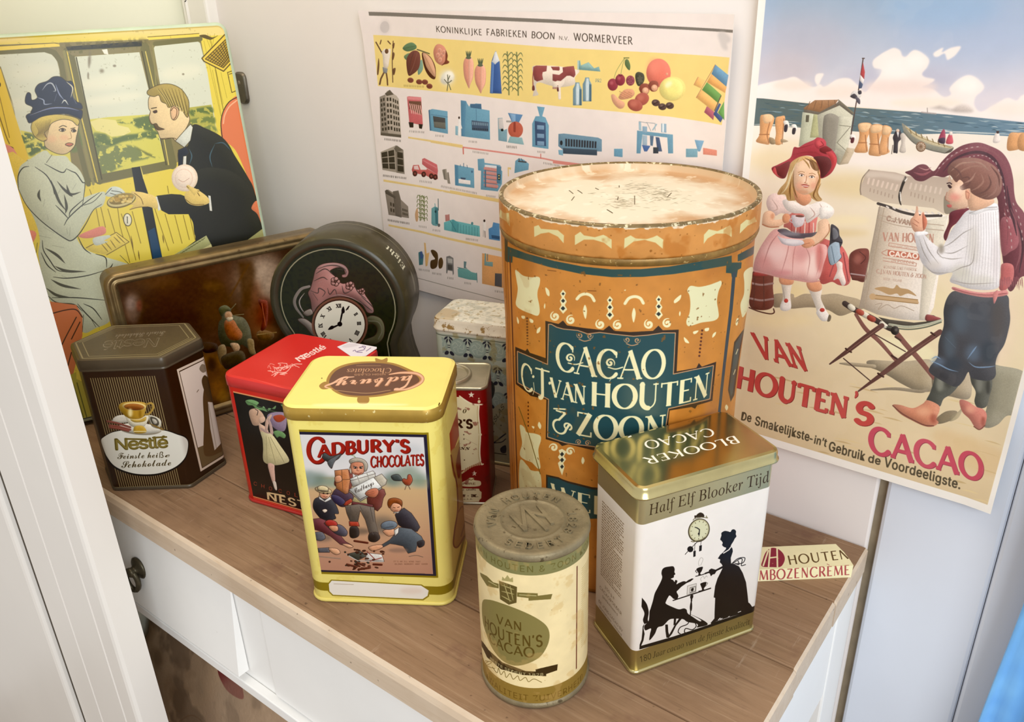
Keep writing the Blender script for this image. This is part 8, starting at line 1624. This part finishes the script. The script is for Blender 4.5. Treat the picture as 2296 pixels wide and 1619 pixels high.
def build_tag():
    """white price sticker folded over the back corner of the red lid"""
    z = .1269; px_ = [(756, 777.5), (784, 766), (826, 772), (846, 777), (851, 782), (849, 792), (838, 801), (790, 801)]
    P = []
    for q in px_:
        d = pxray(np.array(q, float)); X = CAM + d*((z+.0006-CAM[2])/d[2]); P.append(X)
    c = np.mean(P, 0); n = len(P); mb = MB()
    fr = Frame(-.5111, .1263, .2117); L = []
    for X in P:
        lx, ly = (X[0]-fr.x)*fr.c + (X[1]-fr.y)*fr.s, -(X[0]-fr.x)*fr.s + (X[1]-fr.y)*fr.c
        lx, ly = min(lx, .0470), min(ly, .0463); L.append(fr.w(lx, ly, z+.0006))
    T = Tex('tag_print', 0, 0, 1, 1, 200, '#ece6ee'); xs = np.array(L)
    lo, hi = xs.min(0), xs.max(0)
    class TagS:
        def inv(s, Q):
            d = pxray(Q); X = CAM + d*((z+.0006-CAM[2])/d[..., 2])[..., None]; return np.stack([(X[..., 0]-lo[0])/(hi[0]-lo[0]), (X[..., 1]-lo[1])/(hi[1]-lo[1])], -1)
    T.on(TagS(), *ZC)
    for q in ('900 1250 935 1245 945 1265 905 1275 880 1285 930 1288', '850 1278 870 1270 875 1285', '960 1278 1000 1250', '945 1262 955 1240 925 1236'): T.L(q, 6, '#8a7a9c', True)
    T.S('760 1240 820 1215 900 1222 880 1236 800 1250', '#dcd4dc', blur=3)
    uv = [((p[0]-lo[0])/(hi[0]-lo[0]), (p[1]-lo[1])/(hi[1]-lo[1])) for p in xs]
    top = [tuple(p-c) for p in L]; bot = [tuple(p-c-np.array([0, 0, .0004])) for p in L]
    mb.add(top, [tuple(range(n))[::-1]], 0, [[uv[i] for i in range(n)][::-1]]); mb.add(top+bot, [(i, n+i, n+(i+1) % n, (i+1) % n) for i in range(n)] , 1); mb.add(bot, [tuple(range(n))], 1)
    o = mb.build('price_tag', [T.mat(.5, 0), paint('tag_paper', '#ece6ee', .6)]); o.location = tuple(c)
    tag(o, 'white paper price sticker with a purple scrawl on the red lid corner', 'sticker')
def build_tile():
    m = paint('rusted_cream_lid', '#cfc3ae', 0.5, 0, 0.10, 60, 0.545, '#8a6a35', 130)
    box_tin('storage_tin', 'small tin with blue and white flower tiles and rusty cream lid, left of the drum', 'tin',
            -0.4116, 0.269, 0.2978, 0.105, 0.0554, 0.1451, 0.1325, 0.003, 0.010, '#c9cdbd', '#d9d2c0', paint_tile, paint_tile_top,
            m, 4200, paint('tile_rim', '#9b8a62', 0.4, 0.4), matkw=dict(rough=0.4, coat=0.1), topkw=dict(rough=0.5), pname='tile',
            lid_prof=[(.001, .1325), (-.0004, .1330), (-.0004, .1350), (.0006, .1358), (.0006, .1415), (.0018, .1440), (.005, .1451)])
def build_darkred():
    x, y, yaw, w, d, Hh = -0.4028, 0.1915, 0.578, 0.07, 0.0474, 0.1164
    fr = Frame(x, y, yaw); t = thing('cocoa_tin', 'slim dark red tin with a cream scroll and silver plug lid, behind the yellow tin', 'tin', (x, y, 0), yaw)
    r = .0065; P = rrect(w, d, r); s = runlen(P)
    T = Tex('darkred_wrap', 0, 0, s[-1], Hh, 4600, '#7d1717'); paint_darkred(T, boxfaces(fr, w, d, r), s[-1], fr)
    ms = paint('silver_tin', '#b3aa92', 0.3, 0.75, 0.15, 60, 0.68, '#6f5a38', 150)
    prof = [(.0008, 0), (0, .0012), (0, Hh-.001)]; tin_body('body', t, P, prof, T, T.mat(0.4, 0.2), ms)
    mb = MB(); loft(mb, [ring(P, .0003, Hh-.003), ring(P, -.0008, Hh-.0026), ring(P, -.0010, Hh-.0008), ring(P, -.0002, Hh+.0002), ring(P, .0012, Hh-.0006), ring(P, .002, Hh-.0024)], 0, cap1=0)
    mb.build('top_rim', ms, t)
    MB().lathe([(.0205, Hh-.0024), (.0205, Hh+.0006), (.0198, Hh+.0016), (.0182, Hh+.0018), (.0172, Hh+.0008), (.0168, Hh-.001), (.006, Hh-.0012), (.001, Hh-.0012)], 40).build('plug_lid', ms, t)
    mb = MB(); loft(mb, [ring(P, .0008, .0002), ring(P, -.0008, .0006), ring(P, -.001, .0016), ring(P, .0002, .0026)], 0); mb.build('base_rim', ms, t)
# --- small round cocoa can
def build_can():
    x, y = -0.2191, 0.0604; r = 0.0353; Ht = 0.1219
    t = thing('cocoa_can', 'small cream cylindrical cocoa can with gold bands and an embossed brown lid', 'tin', (x, y, 0), radians(40))
    fr = Frame(x, y, radians(40))
    T = Tex('can_print', -r*radians(230), 0, r*radians(130), .118, 6800, '#e3cfa0'); paint_can(T, Cyl((x, y, 0), r), r)
    N = 72; th = [radians(-230)+2*pi*k/N for k in range(N)]; zs = [.0030, .06, .1175]
    mb = MB(); R = [[(r*cos(a-fr.yaw), r*sin(a-fr.yaw), z) for a in th] for z in zs]
    mg = paint('aged_brass', '#85775a', 0.5, 0.35, 0.22, 70, 0.62, '#5a4c34', 160, bmp=.25, bscale=500)
    loft(mb, R, 0, lambda i, k: T.uv(r*(radians(-230)+2*pi*k/N), zs[i]), cap0=1, cap1=1); mb.build('body', [T.mat(0.42, 0.15, 0.42, bmp=0.06), mg], t)
    MB().lathe([(r-.001, 0), (r+.0009, .0006), (r+.0012, .0022), (r+.0006, .0038), (r-.0004, .0046)], N).build('base_rim', mg, t)
    MB().lathe([(r-.0006, .1166), (r+.0005, .1168), (r+.0009, .1180), (r+.0005, .1205), (r-.0004, .1215), (r-.002, .1219), (r-.0035, .1216), (r-.006, .1212), (.022, .1212), (.0205, .1214), (.0198, .1219), (.0192, .1214), (.017, .1211), (.001, .1211)], N).build('lid', mg, t)
    # raised lettering on the lid
    mb = MB()
    def letter(ch, cx, cy, size, rot, font='sans'):
        v, tr = glyphs(ch, font); 
        if not len(v): return
        cxx = (v[:, 0].min()+v[:, 0].max())/2; c, s_ = cos(rot), sin(rot)
        q = (v - [cxx, 0]) * size; X = cx + q[:, 0]*c - q[:, 1]*s_; Y = cy + q[:, 0]*s_ + q[:, 1]*c
        n = len(v); z0, z1 = .1209, .1223
        vs = [(a, b, z1) for a, b in zip(X, Y)] + [(a, b, z0) for a, b in zip(X, Y)]
        ed = {}
        for f in tr:
            for i in range(3):
                e = (f[i], f[(i+1) % 3])
                if (e[1], e[0]) in ed: del ed[(e[1], e[0])]
                else: ed[e] = 1
        mb.add(vs, [tuple(f) for f in tr] + [(a, n+a, n+b, b) for a, b in ed])
    # the words run round the ring, readable from the viewer's side
    base = CAM - np.array([x, y, 0]); va = math.atan2(base[1], base[0]) - fr.yaw
    ringtxt = 'VAN HOUTEN MR 1828 TREDES'
    def ringput(word, a_mid, rr, inward, step=0.30):
        n = len(word)
        for i, ch in enumerate(word):
            k = (i-(n-1)/2)*step
            a = a_mid - k if not inward else a_mid + k
            rot = (a - pi/2) if not inward else (a + pi/2)
            letter(ch, rr*cos(a), rr*sin(a), .0104, rot)
    ringput('VAN HOUTEN', va+pi+0.55, .0225, False, 0.27)
    ringput('SEDERT', va+0.05, .0293, True, 0.24)
    ringput('1828', va+pi-1.75, .0225, False, 0.24)
    c, s_ = cos(va+pi/2), sin(va+pi/2)
    # monogram: V and H sharing strokes
    nb = [0]
    def bar(a, b, w=.0024):
        nb[0] += 1; zt = .1223 + .00006*nb[0]
        A = np.array([a[0]*c - a[1]*s_, a[0]*s_ + a[1]*c]); B = np.array([b[0]*c - b[1]*s_, b[0]*s_ + b[1]*c]); d = (B-A)/np.linalg.norm(B-A); nn = np.array([-d[1], d[0]])*w/2
        q = [A+nn, A-nn, B-nn, B+nn]; vs = [(*p, zt) for p in q] + [(*p, .1208) for p in q]
        mb.add(vs, [(0,1,2,3)]+[(i, 4+i, 4+(i+1) % 4, (i+1) % 4) for i in range(4)])
    bar((-.013, .004), (-.004, -.012)); bar((-.004, -.012), (-.006, .014)); bar((-.006, .014), (.009, -.012)); bar((.004, .0135), (.0125, -.006)); bar((-.001, .006), (.010, .001))
    mb.build('embossed_lettering', mg, t)
# --- six sided tin
def build_hex():
    V = [(-.66156, .00617), (-.60409, .05179), (-.61322, .0976), (-.65683, .11328), (-.71431, .06766), (-.70517, .02185)]
    cx, cy = -0.6592, 0.0597; Hh = 0.1341; lz = 0.1225
    t = thing('chocolate_tin', 'dark brown six-sided striped tin with a golden cup over a white oval', 'tin', (cx, cy, 0))
    fr = Frame(cx, cy, 0.0); P0 = [(a-cx, b-cy) for a, b in V]
    def rounded(P, r, n=3):
        out = []
        for i in range(len(P)):
            a, p, b = (Vector(P[i-1]), Vector(P[i]), Vector(P[(i+1) % len(P)]))
            u = (a-p).normalized(); v = (b-p).normalized(); q0 = p+u*r; q1 = p+v*r
            for k in range(n+1):
                w = k/n; out.append(tuple(q0*(1-w)**2 + p*2*w*(1-w) + q1*w*w))
        return out
    PL = rounded(P0, .004); PB0 = [(a*.971, b*.971) for a, b in P0]; PB = rounded(PB0, .0035)
    s = runlen(PB); n = 4      # points per corner
    def hf(i):   # face from corner i to corner i+1
        a = PB[i*n+n-1]; b = PB[((i+1) % 6)*n]; return fr.face(a, b, s[i*n+n-1])
    T = Tex('hex_wrap', 0, 0, s[-1], lz+.006, 5000, '#33241a'); paint_hex(T, hf(0), hf(1), s)
    md = paint('brown_lid', '#4b4030', 0.36, 0.15, 0.08, 50, coat=0.2)
    tin_body('body', t, PB, [(.0008, 0), (0, .001), (0, lz+.003)], T, T.mat(0.38, 0.25), md)
    mb = MB(); loft(mb, [ring(PB, .0004, .0002), ring(PB, -.0008, .0008), ring(PB, -.0008, .0030), ring(PB, .0002, .0038)], 0); mb.build('base_rim', md, t)
    xs = [p[0] for p in PL]; ysn = [p[1] for p in PL]
    LT = Tex('hex_lid', min(xs), min(ysn), max(xs), max(ysn), 4600, '#584c3a'); paint_hex_top(LT, fr.top(Hh), P0)
    mb = MB(); lp = [(.001, lz), (-.0003, lz+.0006), (-.0003, lz+.0016), (.0006, lz+.0022), (0, lz+.003), (0, Hh-.003), (.001, Hh-.0008), (.003, Hh)]
    R = [ring(PL, i, z) for i, z in lp]; loft(mb, R[:-1], 0, cap0=0)
    loft(mb, R[-2:], 1, lambda i, k: LT.uv(*R[len(lp)-2+i][k % len(PL)][:2]), cap1=1, capuv=lambda p: LT.uv(p[0], p[1]))
    mb.build('lid', [md, LT.mat(0.36, 0.2)], t)
# --- upright picture tins (a wide face standing on edge)
def build_face_tin(name, label, cat, x, y, yaw, lean, w, h, thick, r, prof, texs, side, back, parts=None):
    """x, y: the bottom corner of the face; face lies in u (width) and v (height); thick goes away from the viewer"""
    o = np.array([x, y, 0.0]); u = np.array([cos(yaw), sin(yaw), 0]); n = np.array([-sin(yaw), cos(yaw), 0]); v = cos(lean)*np.array([0, 0, 1.0]) + sin(lean)*n; nn = np.cross(u, v)  # towards viewer
    return o, u, v, nn
def build_train():
    x, y, yaw, lean, h = -0.7118, 0.2596, 1.15, 0.1605, 0.3856; w = 0.300; th = 0.028
    o, u, v, nn = build_face_tin(None, None, None, x, y, yaw, lean, w, h, th, 0, 0, 0, 0, 0)
    o = o - u*w; t = thing('picture_tin', 'large upright tin picturing a couple in a yellow railway compartment', 'tin', tuple(o + u*w/2))
    off = o + u*w/2
    T = Tex('train_print', 0, 0, w, h, 4000, '#dfc65a'); paint_train(T, Plane(o, u, v))
    P = rrect(w, h, .010, 6); lift = th*sin(lean)+.0006
    def P3(ins, dep): return [tuple(o + u*(a+w/2) + v*(b+h/2) + nn*dep + np.array([0, 0, lift]) - off) for a, b in inset(P, ins)]
    mg = paint('pale_green_edge', '#bccbb0', 0.4, 0.1, 0.06, 50, 0.68, '#7a6a50', 160); mbk = paint('train_tin_back', '#a39a80', 0.4, 0.5)
    mb = MB(); loft(mb, [P3(.0006, -th), P3(.0006, -.010), P3(0, -.0095), P3(0, -.003), P3(.0012, -.0008), P3(.0035, 0)], 0, cap0=0)
    f = P3(.0035, 0); inn = P3(.0048, -.0006); uvp = [T.uv(a+w/2, b+h/2) for a, b in inset(P, .0035)]; uvq = [T.uv(a+w/2, b+h/2) for a, b in inset(P, .0048)]; m = len(f)
    mb.build('lid', mg, t)
    mb = MB(); mb.add(f + inn, [(i, (i+1) % m, m+(i+1) % m, m+i) for i in range(m)], 0, [[uvp[i], uvp[(i+1) % m], uvq[(i+1) % m], uvq[i]] for i in range(m)], True)
    mb.add(inn, [tuple(range(m))], 0, [uvq], False)
    mb.build('picture', T.mat(0.32, 0.2, bmp=0.05, bscale=30), t)
def build_brown():
    x, y, yaw, h = -0.7256, 0.0748, 1.278, 0.1765; w = 0.232; th = 0.030
    o, u, v, nn = build_face_tin(None, None, None, x, y, yaw, 0, w, h, th, 0, 0, 0, 0, 0)
    t = thing('picture_tin', 'low dark brown tin on its side, dim hearth scene in raised gilt frame', 'tin', tuple(o + u*w/2)); off = o + u*w/2
    T = Tex('hearth_print', 0, 0, w, h, 4600, '#3a2415'); paint_hearth(T, Plane(o - nn*.004, u, v))
    P = rrect(w, h, .013, 6)
    def P3(ins, dep): return [tuple(o + u*(a+w/2) + v*(b+h/2) + nn*dep + np.array([0, 0, .0004]) - off) for a, b in inset(P, ins)]
    mg = paint('tarnished_gilt', '#86704a', 0.34, 0.6, 0.25, 60, 0.63, '#5a4428', 150)
    mb = MB(); loft(mb, [P3(.0015, -th), P3(.0015, -.016), P3(0, -.0155), P3(0, -.004), P3(.0012, -.001), P3(.0035, 0), P3(.0050, -.0014), P3(.0062, -.0016), P3(.0072, -.0003), P3(.0090, 0.0), P3(.0104, -.0016), P3(.0122, -.0040)], 0, cap0=0)
    mb.build('lid', mg, t)
    inn = P3(.0122, -.0040); uq = [T.uv(a+w/2, b+h/2) for a, b in inset(P, .0122)]
    MB().add(inn, [tuple(range(len(inn)))], 0, [uq], False).build('picture', T.mat(0.22, 0.5, bmp=0.06, bscale=60), t)
def build_clock():
    o = np.array([-.557, .21, 0.0]); yaw = .5362; zc = 0.140; dep = 0.0572; fr = Frame(o[0], o[1], yaw)
    t = thing('clock_tin', 'dark round clock-shaped tin with roman dial and flared foot, behind the red tin', 'tin', (o[0], o[1], 0), yaw)
    R = .0672; right = [(R*cos(radians(a)), R*sin(radians(a))) for a in range(90, -33, -6)]
    right += [(.0560, -.0405), (.0566, -.052), (.0588, -.064), (.0620, -.076), (.0662, -.091), (.0712, -.107), (.0752, -.120), (.0770, -.130), (.0772, -.1396)]
    P = [(a, b) for a, b in right] + [(-a, b) for a, b in right[:0:-1]]; P = P[::-1]     # counter-clockwise
    T = Tex('clock_face', -.078, -.14, .078, .068, 5600, '#2a2c1e'); pl = Plane(fr.w(0, 0, zc), fr.d(1, 0), (0, 0, 1)); paint_clock(T, pl, P)
    md = paint('clock_dark', '#3a3626', 0.34, 0.15, 0.12, 60, coat=0.3)
    def P3(ins, d, z=0): return [(a, d, b+zc) for a, b in inset(P, ins)]
    s = runlen(P); n = len(P)
    S = Tex('clock_side', 0, 0, s[-1], dep, 4200, '#453f2c'); paint_clock_side(S, s, P, dep, Cyl(fr.w(0, 0, zc), R, fr.d(1, 0), (0, 0, 1), fr.d(0, -1)))
    mb = MB(); prof = [(.0012, 0.0), (0.0, .0012), (0, dep-.001), (.001, dep)]
    loft(mb, [P3(i, d) for i, d in prof][::-1], 0, lambda i, k: S.uv(s[k], prof[::-1][i][1]))
    mb.add(P3(.001, dep), [tuple(range(n))], 1)
    f = P3(.0012, 0.0); rr = [P3(.0012, 0), P3(.0035, -.0016), P3(.0065, -.0014), P3(.0085, .0004)]
    loft(mb, rr, 1)
    mb.build('body', [S.mat(0.36, 0.25), md], t)
    g = P3(.0085, .0004); uv = [T.uv(a, b) for a, b in inset(P, .0085)]
    MB().add(g, [tuple(range(n))], 0, [uv], False).build('face', T.mat(0.36, 0.25, bmp=0.1, bscale=90), t)
# --- bar of chocolate cream
def build_bar():
    x, y, yaw, d, h = -.0752, .2739, .6806, .026, .0116; L = 0.0915
    fr = Frame(x, y, yaw); t = thing('chocolate_bar', 'flat cream cardboard bar box with red and brown lettering at the right table edge', 'box', (x, y, 0), yaw)
    T = Tex('bar_print', -L, 0, 0.002, h+d+.001, 6500, '#efe6bb'); paint_bar(T, fr.face((-1, 0), (0, 0), -1.0), Plane(fr.w(0, 0, h), fr.d(1, 0), fr.d(0, 1)), h)
    mt = T.mat(0.5, 0.05, bmp=0.05); mb = MB(); n = 10
    # ragged, slightly crushed right end
    rr = random.Random(3); e = [(.0004*rr.uniform(-1, 1)) for _ in range(n+1)]
    sec = [(0, 0)] + [(0, h)] + [(d*k/n, h) for k in range(1, n+1)] + [(d, 0)]
    vs = []; uv_ = []
    for X in (-L, None):
        for k, (yy, zz) in enumerate(sec):
            xx = X if X is not None else e[k % n] - (0.0035*(yy/d)**2 if zz > 0 else 0.0)
            vs.append((xx, yy, zz)); uv_.append(T.uv(xx, zz if yy == 0 else h+yy))
    m = len(sec); fs = [(k, m+k, m+k+1, k+1) for k in range(m-1)] + [tuple(range(m)), tuple(range(m, 2*m))[::-1], (0, m-1, 2*m-1, m)]
    mb.add(vs, fs, [0]*(m-1)+[1, 1, 1], [[uv_[i] for i in f] for f in fs]); mb.build('carton', [mt, paint('carton_inside', '#d8cba0', 0.7)], t)
# --- posters
def build_poster(name, label, x0, x1, z0, z1, paintf, ppm, off, curl, col, nx=24, nz=30):
    o = np.array([x0, wy(x0), 0.0]) - WN*off; Lw = (x1-x0)/WU[0]
    T = Tex(name+'_print', 0, z0, Lw, z1, ppm, col); paintf(T, Plane(o, WU, (0, 0, 1)), Lw)
    c = o + WU*Lw/2 + np.array([0, 0, (z0+z1)/2])
    mb = MB(); vs = []; uvs = []
    for j in range(nz+1):
        for i in range(nx+1):
            a, b = Lw*i/nx, z0 + (z1-z0)*j/nz; d = curl(i/nx, j/nz)
            vs.append(tuple(o + WU*a + np.array([0, 0, b]) - WN*d - c)); uvs.append(T.uv(a, b))
    fs = [(j*(nx+1)+i, j*(nx+1)+i+1, (j+1)*(nx+1)+i+1, (j+1)*(nx+1)+i) for j in range(nz) for i in range(nx)]
    mb.add(vs, fs, 0, [[uvs[k] for k in f] for f in fs], True)
    bk = [tuple(np.array(p) + WN*0.0005) for p in vs]; mb.add(bk, [f[::-1] for f in fs], 1, None, True)
    e = [k for k in range(nx+1)] + [j*(nx+1)+nx for j in range(1, nz+1)] + [nz*(nx+1)+i for i in range(nx-1, -1, -1)] + [j*(nx+1) for j in range(nz-1, 0, -1)]; m = len(e)
    mb.add([vs[k] for k in e] + [bk[k] for k in e], [(m+i, m+(i+1) % m, (i+1) % m, i) for i in range(m)], 1)
    ob = mb.build('poster', [T.mat(0.42, 0.0, bmp=0.03, bscale=40, spec=0.4), paint(name+'_back', '#e9e4da', 0.7)])
    ob.location = tuple(c)
    tag(ob, label, 'poster', None); return ob
def sstep(a, b, x): t = min(max((x-a)/(b-a), 0), 1); return t*t*(3-2*t)
def curl_boon(u, v):
    return 0.0008*sin(u*9)*sin(v*5+1) + 0.0022*sstep(.9, 1, v)*sstep(.06, 0, u) + 0.006*sstep(.08, 0, u)*sstep(.5, 1, v)*0.6 + 0.003*sstep(.95, 1, u)
def curl_vh(u, v):
    return 0.0007*sin(u*7+1)*sin(v*6) + 0.010*sstep(.16, 0, v)*(0.45+0.55*(1-u)) + 0.004*sstep(.05, 0, u) + 0.002*sstep(.92, 1, u)
build_poster('boon', 'cream factory chart poster with a yellow band of fruits above rows of blue machines', -0.6145, -0.2245, 0.1155, 0.3945, paint_boon, 3700, 0.0035, curl_boon, '#e6dad2')
build_poster('beach', 'beach scene poster with two children, a giant cocoa tin and red lettering', -0.2075, 0.0012, 0.0705, 0.452, paint_beach, 5200, 0.0035, curl_vh, '#e9e2d8', 24, 40)
build_train(); build_brown(); build_clock(); build_tile(); build_drum(); build_hex(); build_red(); build_tag(); build_darkred(); build_cadbury(); build_blooker(); build_can(); build_bar()

# ================================================================== under and beside the table
def build_sack():
    T = Tex('sack_print', 0, 0, 0.62, 0.40, 1800, '#c8ab8c'); paint_sack(T)
    t = MB(); nx, ny = 60, 44; vs = []; uvs = []; x0, x1, y0, y1 = -0.915, -0.24, 0.034, 0.285
    def hgt(u, v):
        e = min(sstep(-.02, .06, u), sstep(1, .90, u), sstep(-.05, .55, v), sstep(1, .90, v))**.5
        f = mnoise.fractal(Vector((u*3.2, v*2.6, 1.7)), 0.8, 2.1, 4)
        fold = abs(mnoise.noise(Vector((u*5+v*2, v*4-u*1.5, 5.0))))
        return e*(0.425 + 0.02*f + 0.045*fold)
    for j in range(ny+1):
        for i in range(nx+1):
            u, v = i/nx, j/ny; vs.append((x0+(x1-x0)*u, y0+(y1-y0)*v, FLOOR+.001+hgt(u, v))); uvs.append((u, min(1, (v*.25 + hgt(u, v))/.65)))
    fs = [(j*(nx+1)+i, j*(nx+1)+i+1, (j+1)*(nx+1)+i+1, (j+1)*(nx+1)+i) for j in range(ny) for i in range(nx)]
    t.add(vs, fs, 0, [[uvs[k] for k in f] for f in fs], True)
    # closed underside
    b = [k for k in range(nx+1)] + [j*(nx+1)+nx for j in range(1, ny+1)] + [ny*(nx+1)+i for i in range(nx-1, -1, -1)] + [j*(nx+1) for j in range(ny-1, 0, -1)]
    t.f.append(tuple(b[::-1])); t.mi.append(0); t.sm.append(False); t.uv.append([uvs[k] for k in b[::-1]])
    o = t.build('burlap_sack', T.mat(0.85, 0, bmp=0.5, bscale=220, spec=0.2)); tag(o, 'crumpled brown printed burlap sack lying on the floor under the table', 'sack')
build_sack()
def build_cloth():
    m, nt, b = nmat('blue_cloth'); n = noise_node(nt, 14, 3); n2 = noise_node(nt, 900, 2)
    nt.links.new(mixrgb(nt, ramp(nt, n, .3, .7), lin('#5f9fe0'), lin('#86c6f5')), b.inputs['Base Color']); b.inputs['Roughness'].default_value = 0.9
    b.inputs['Sheen Weight'].default_value = 0.3; bump(nt, b, n2, 0.2, 0.0004)
    mb = MB(); nx, nz = 70, 50; z0, z1 = -0.52, 0.16; vs = []
    for j in range(nz+1):
        w = j/nz; z = z0+(z1-z0)*w
        for i in range(nx+1):
            u = i/nx; x = 0.0315 + 0.22*u + 0.004*sin(w*9) ; k = 1-0.35*w
            yv = wy(x) - 0.022 - 0.0105*k*sin(u*30 + 1.8*sin(w*3.0) + .8) - 0.005*sin(u*57+w*6) - 0.01*(1-w)
            vs.append((x, yv, z))
    mb.add(vs, [(j*(nx+1)+i, j*(nx+1)+i+1, (j+1)*(nx+1)+i+1, (j+1)*(nx+1)+i) for j in range(nz) for i in range(nx)], 0, None, True)
    o = mb.build('curtain', m); s = o.modifiers.new('thickness', 'SOLIDIFY'); s.thickness = 0.0015; s.offset = 0
    tag(o, 'bright blue cloth hanging in folds at the lower right edge beyond the white door', 'cloth')
build_cloth()
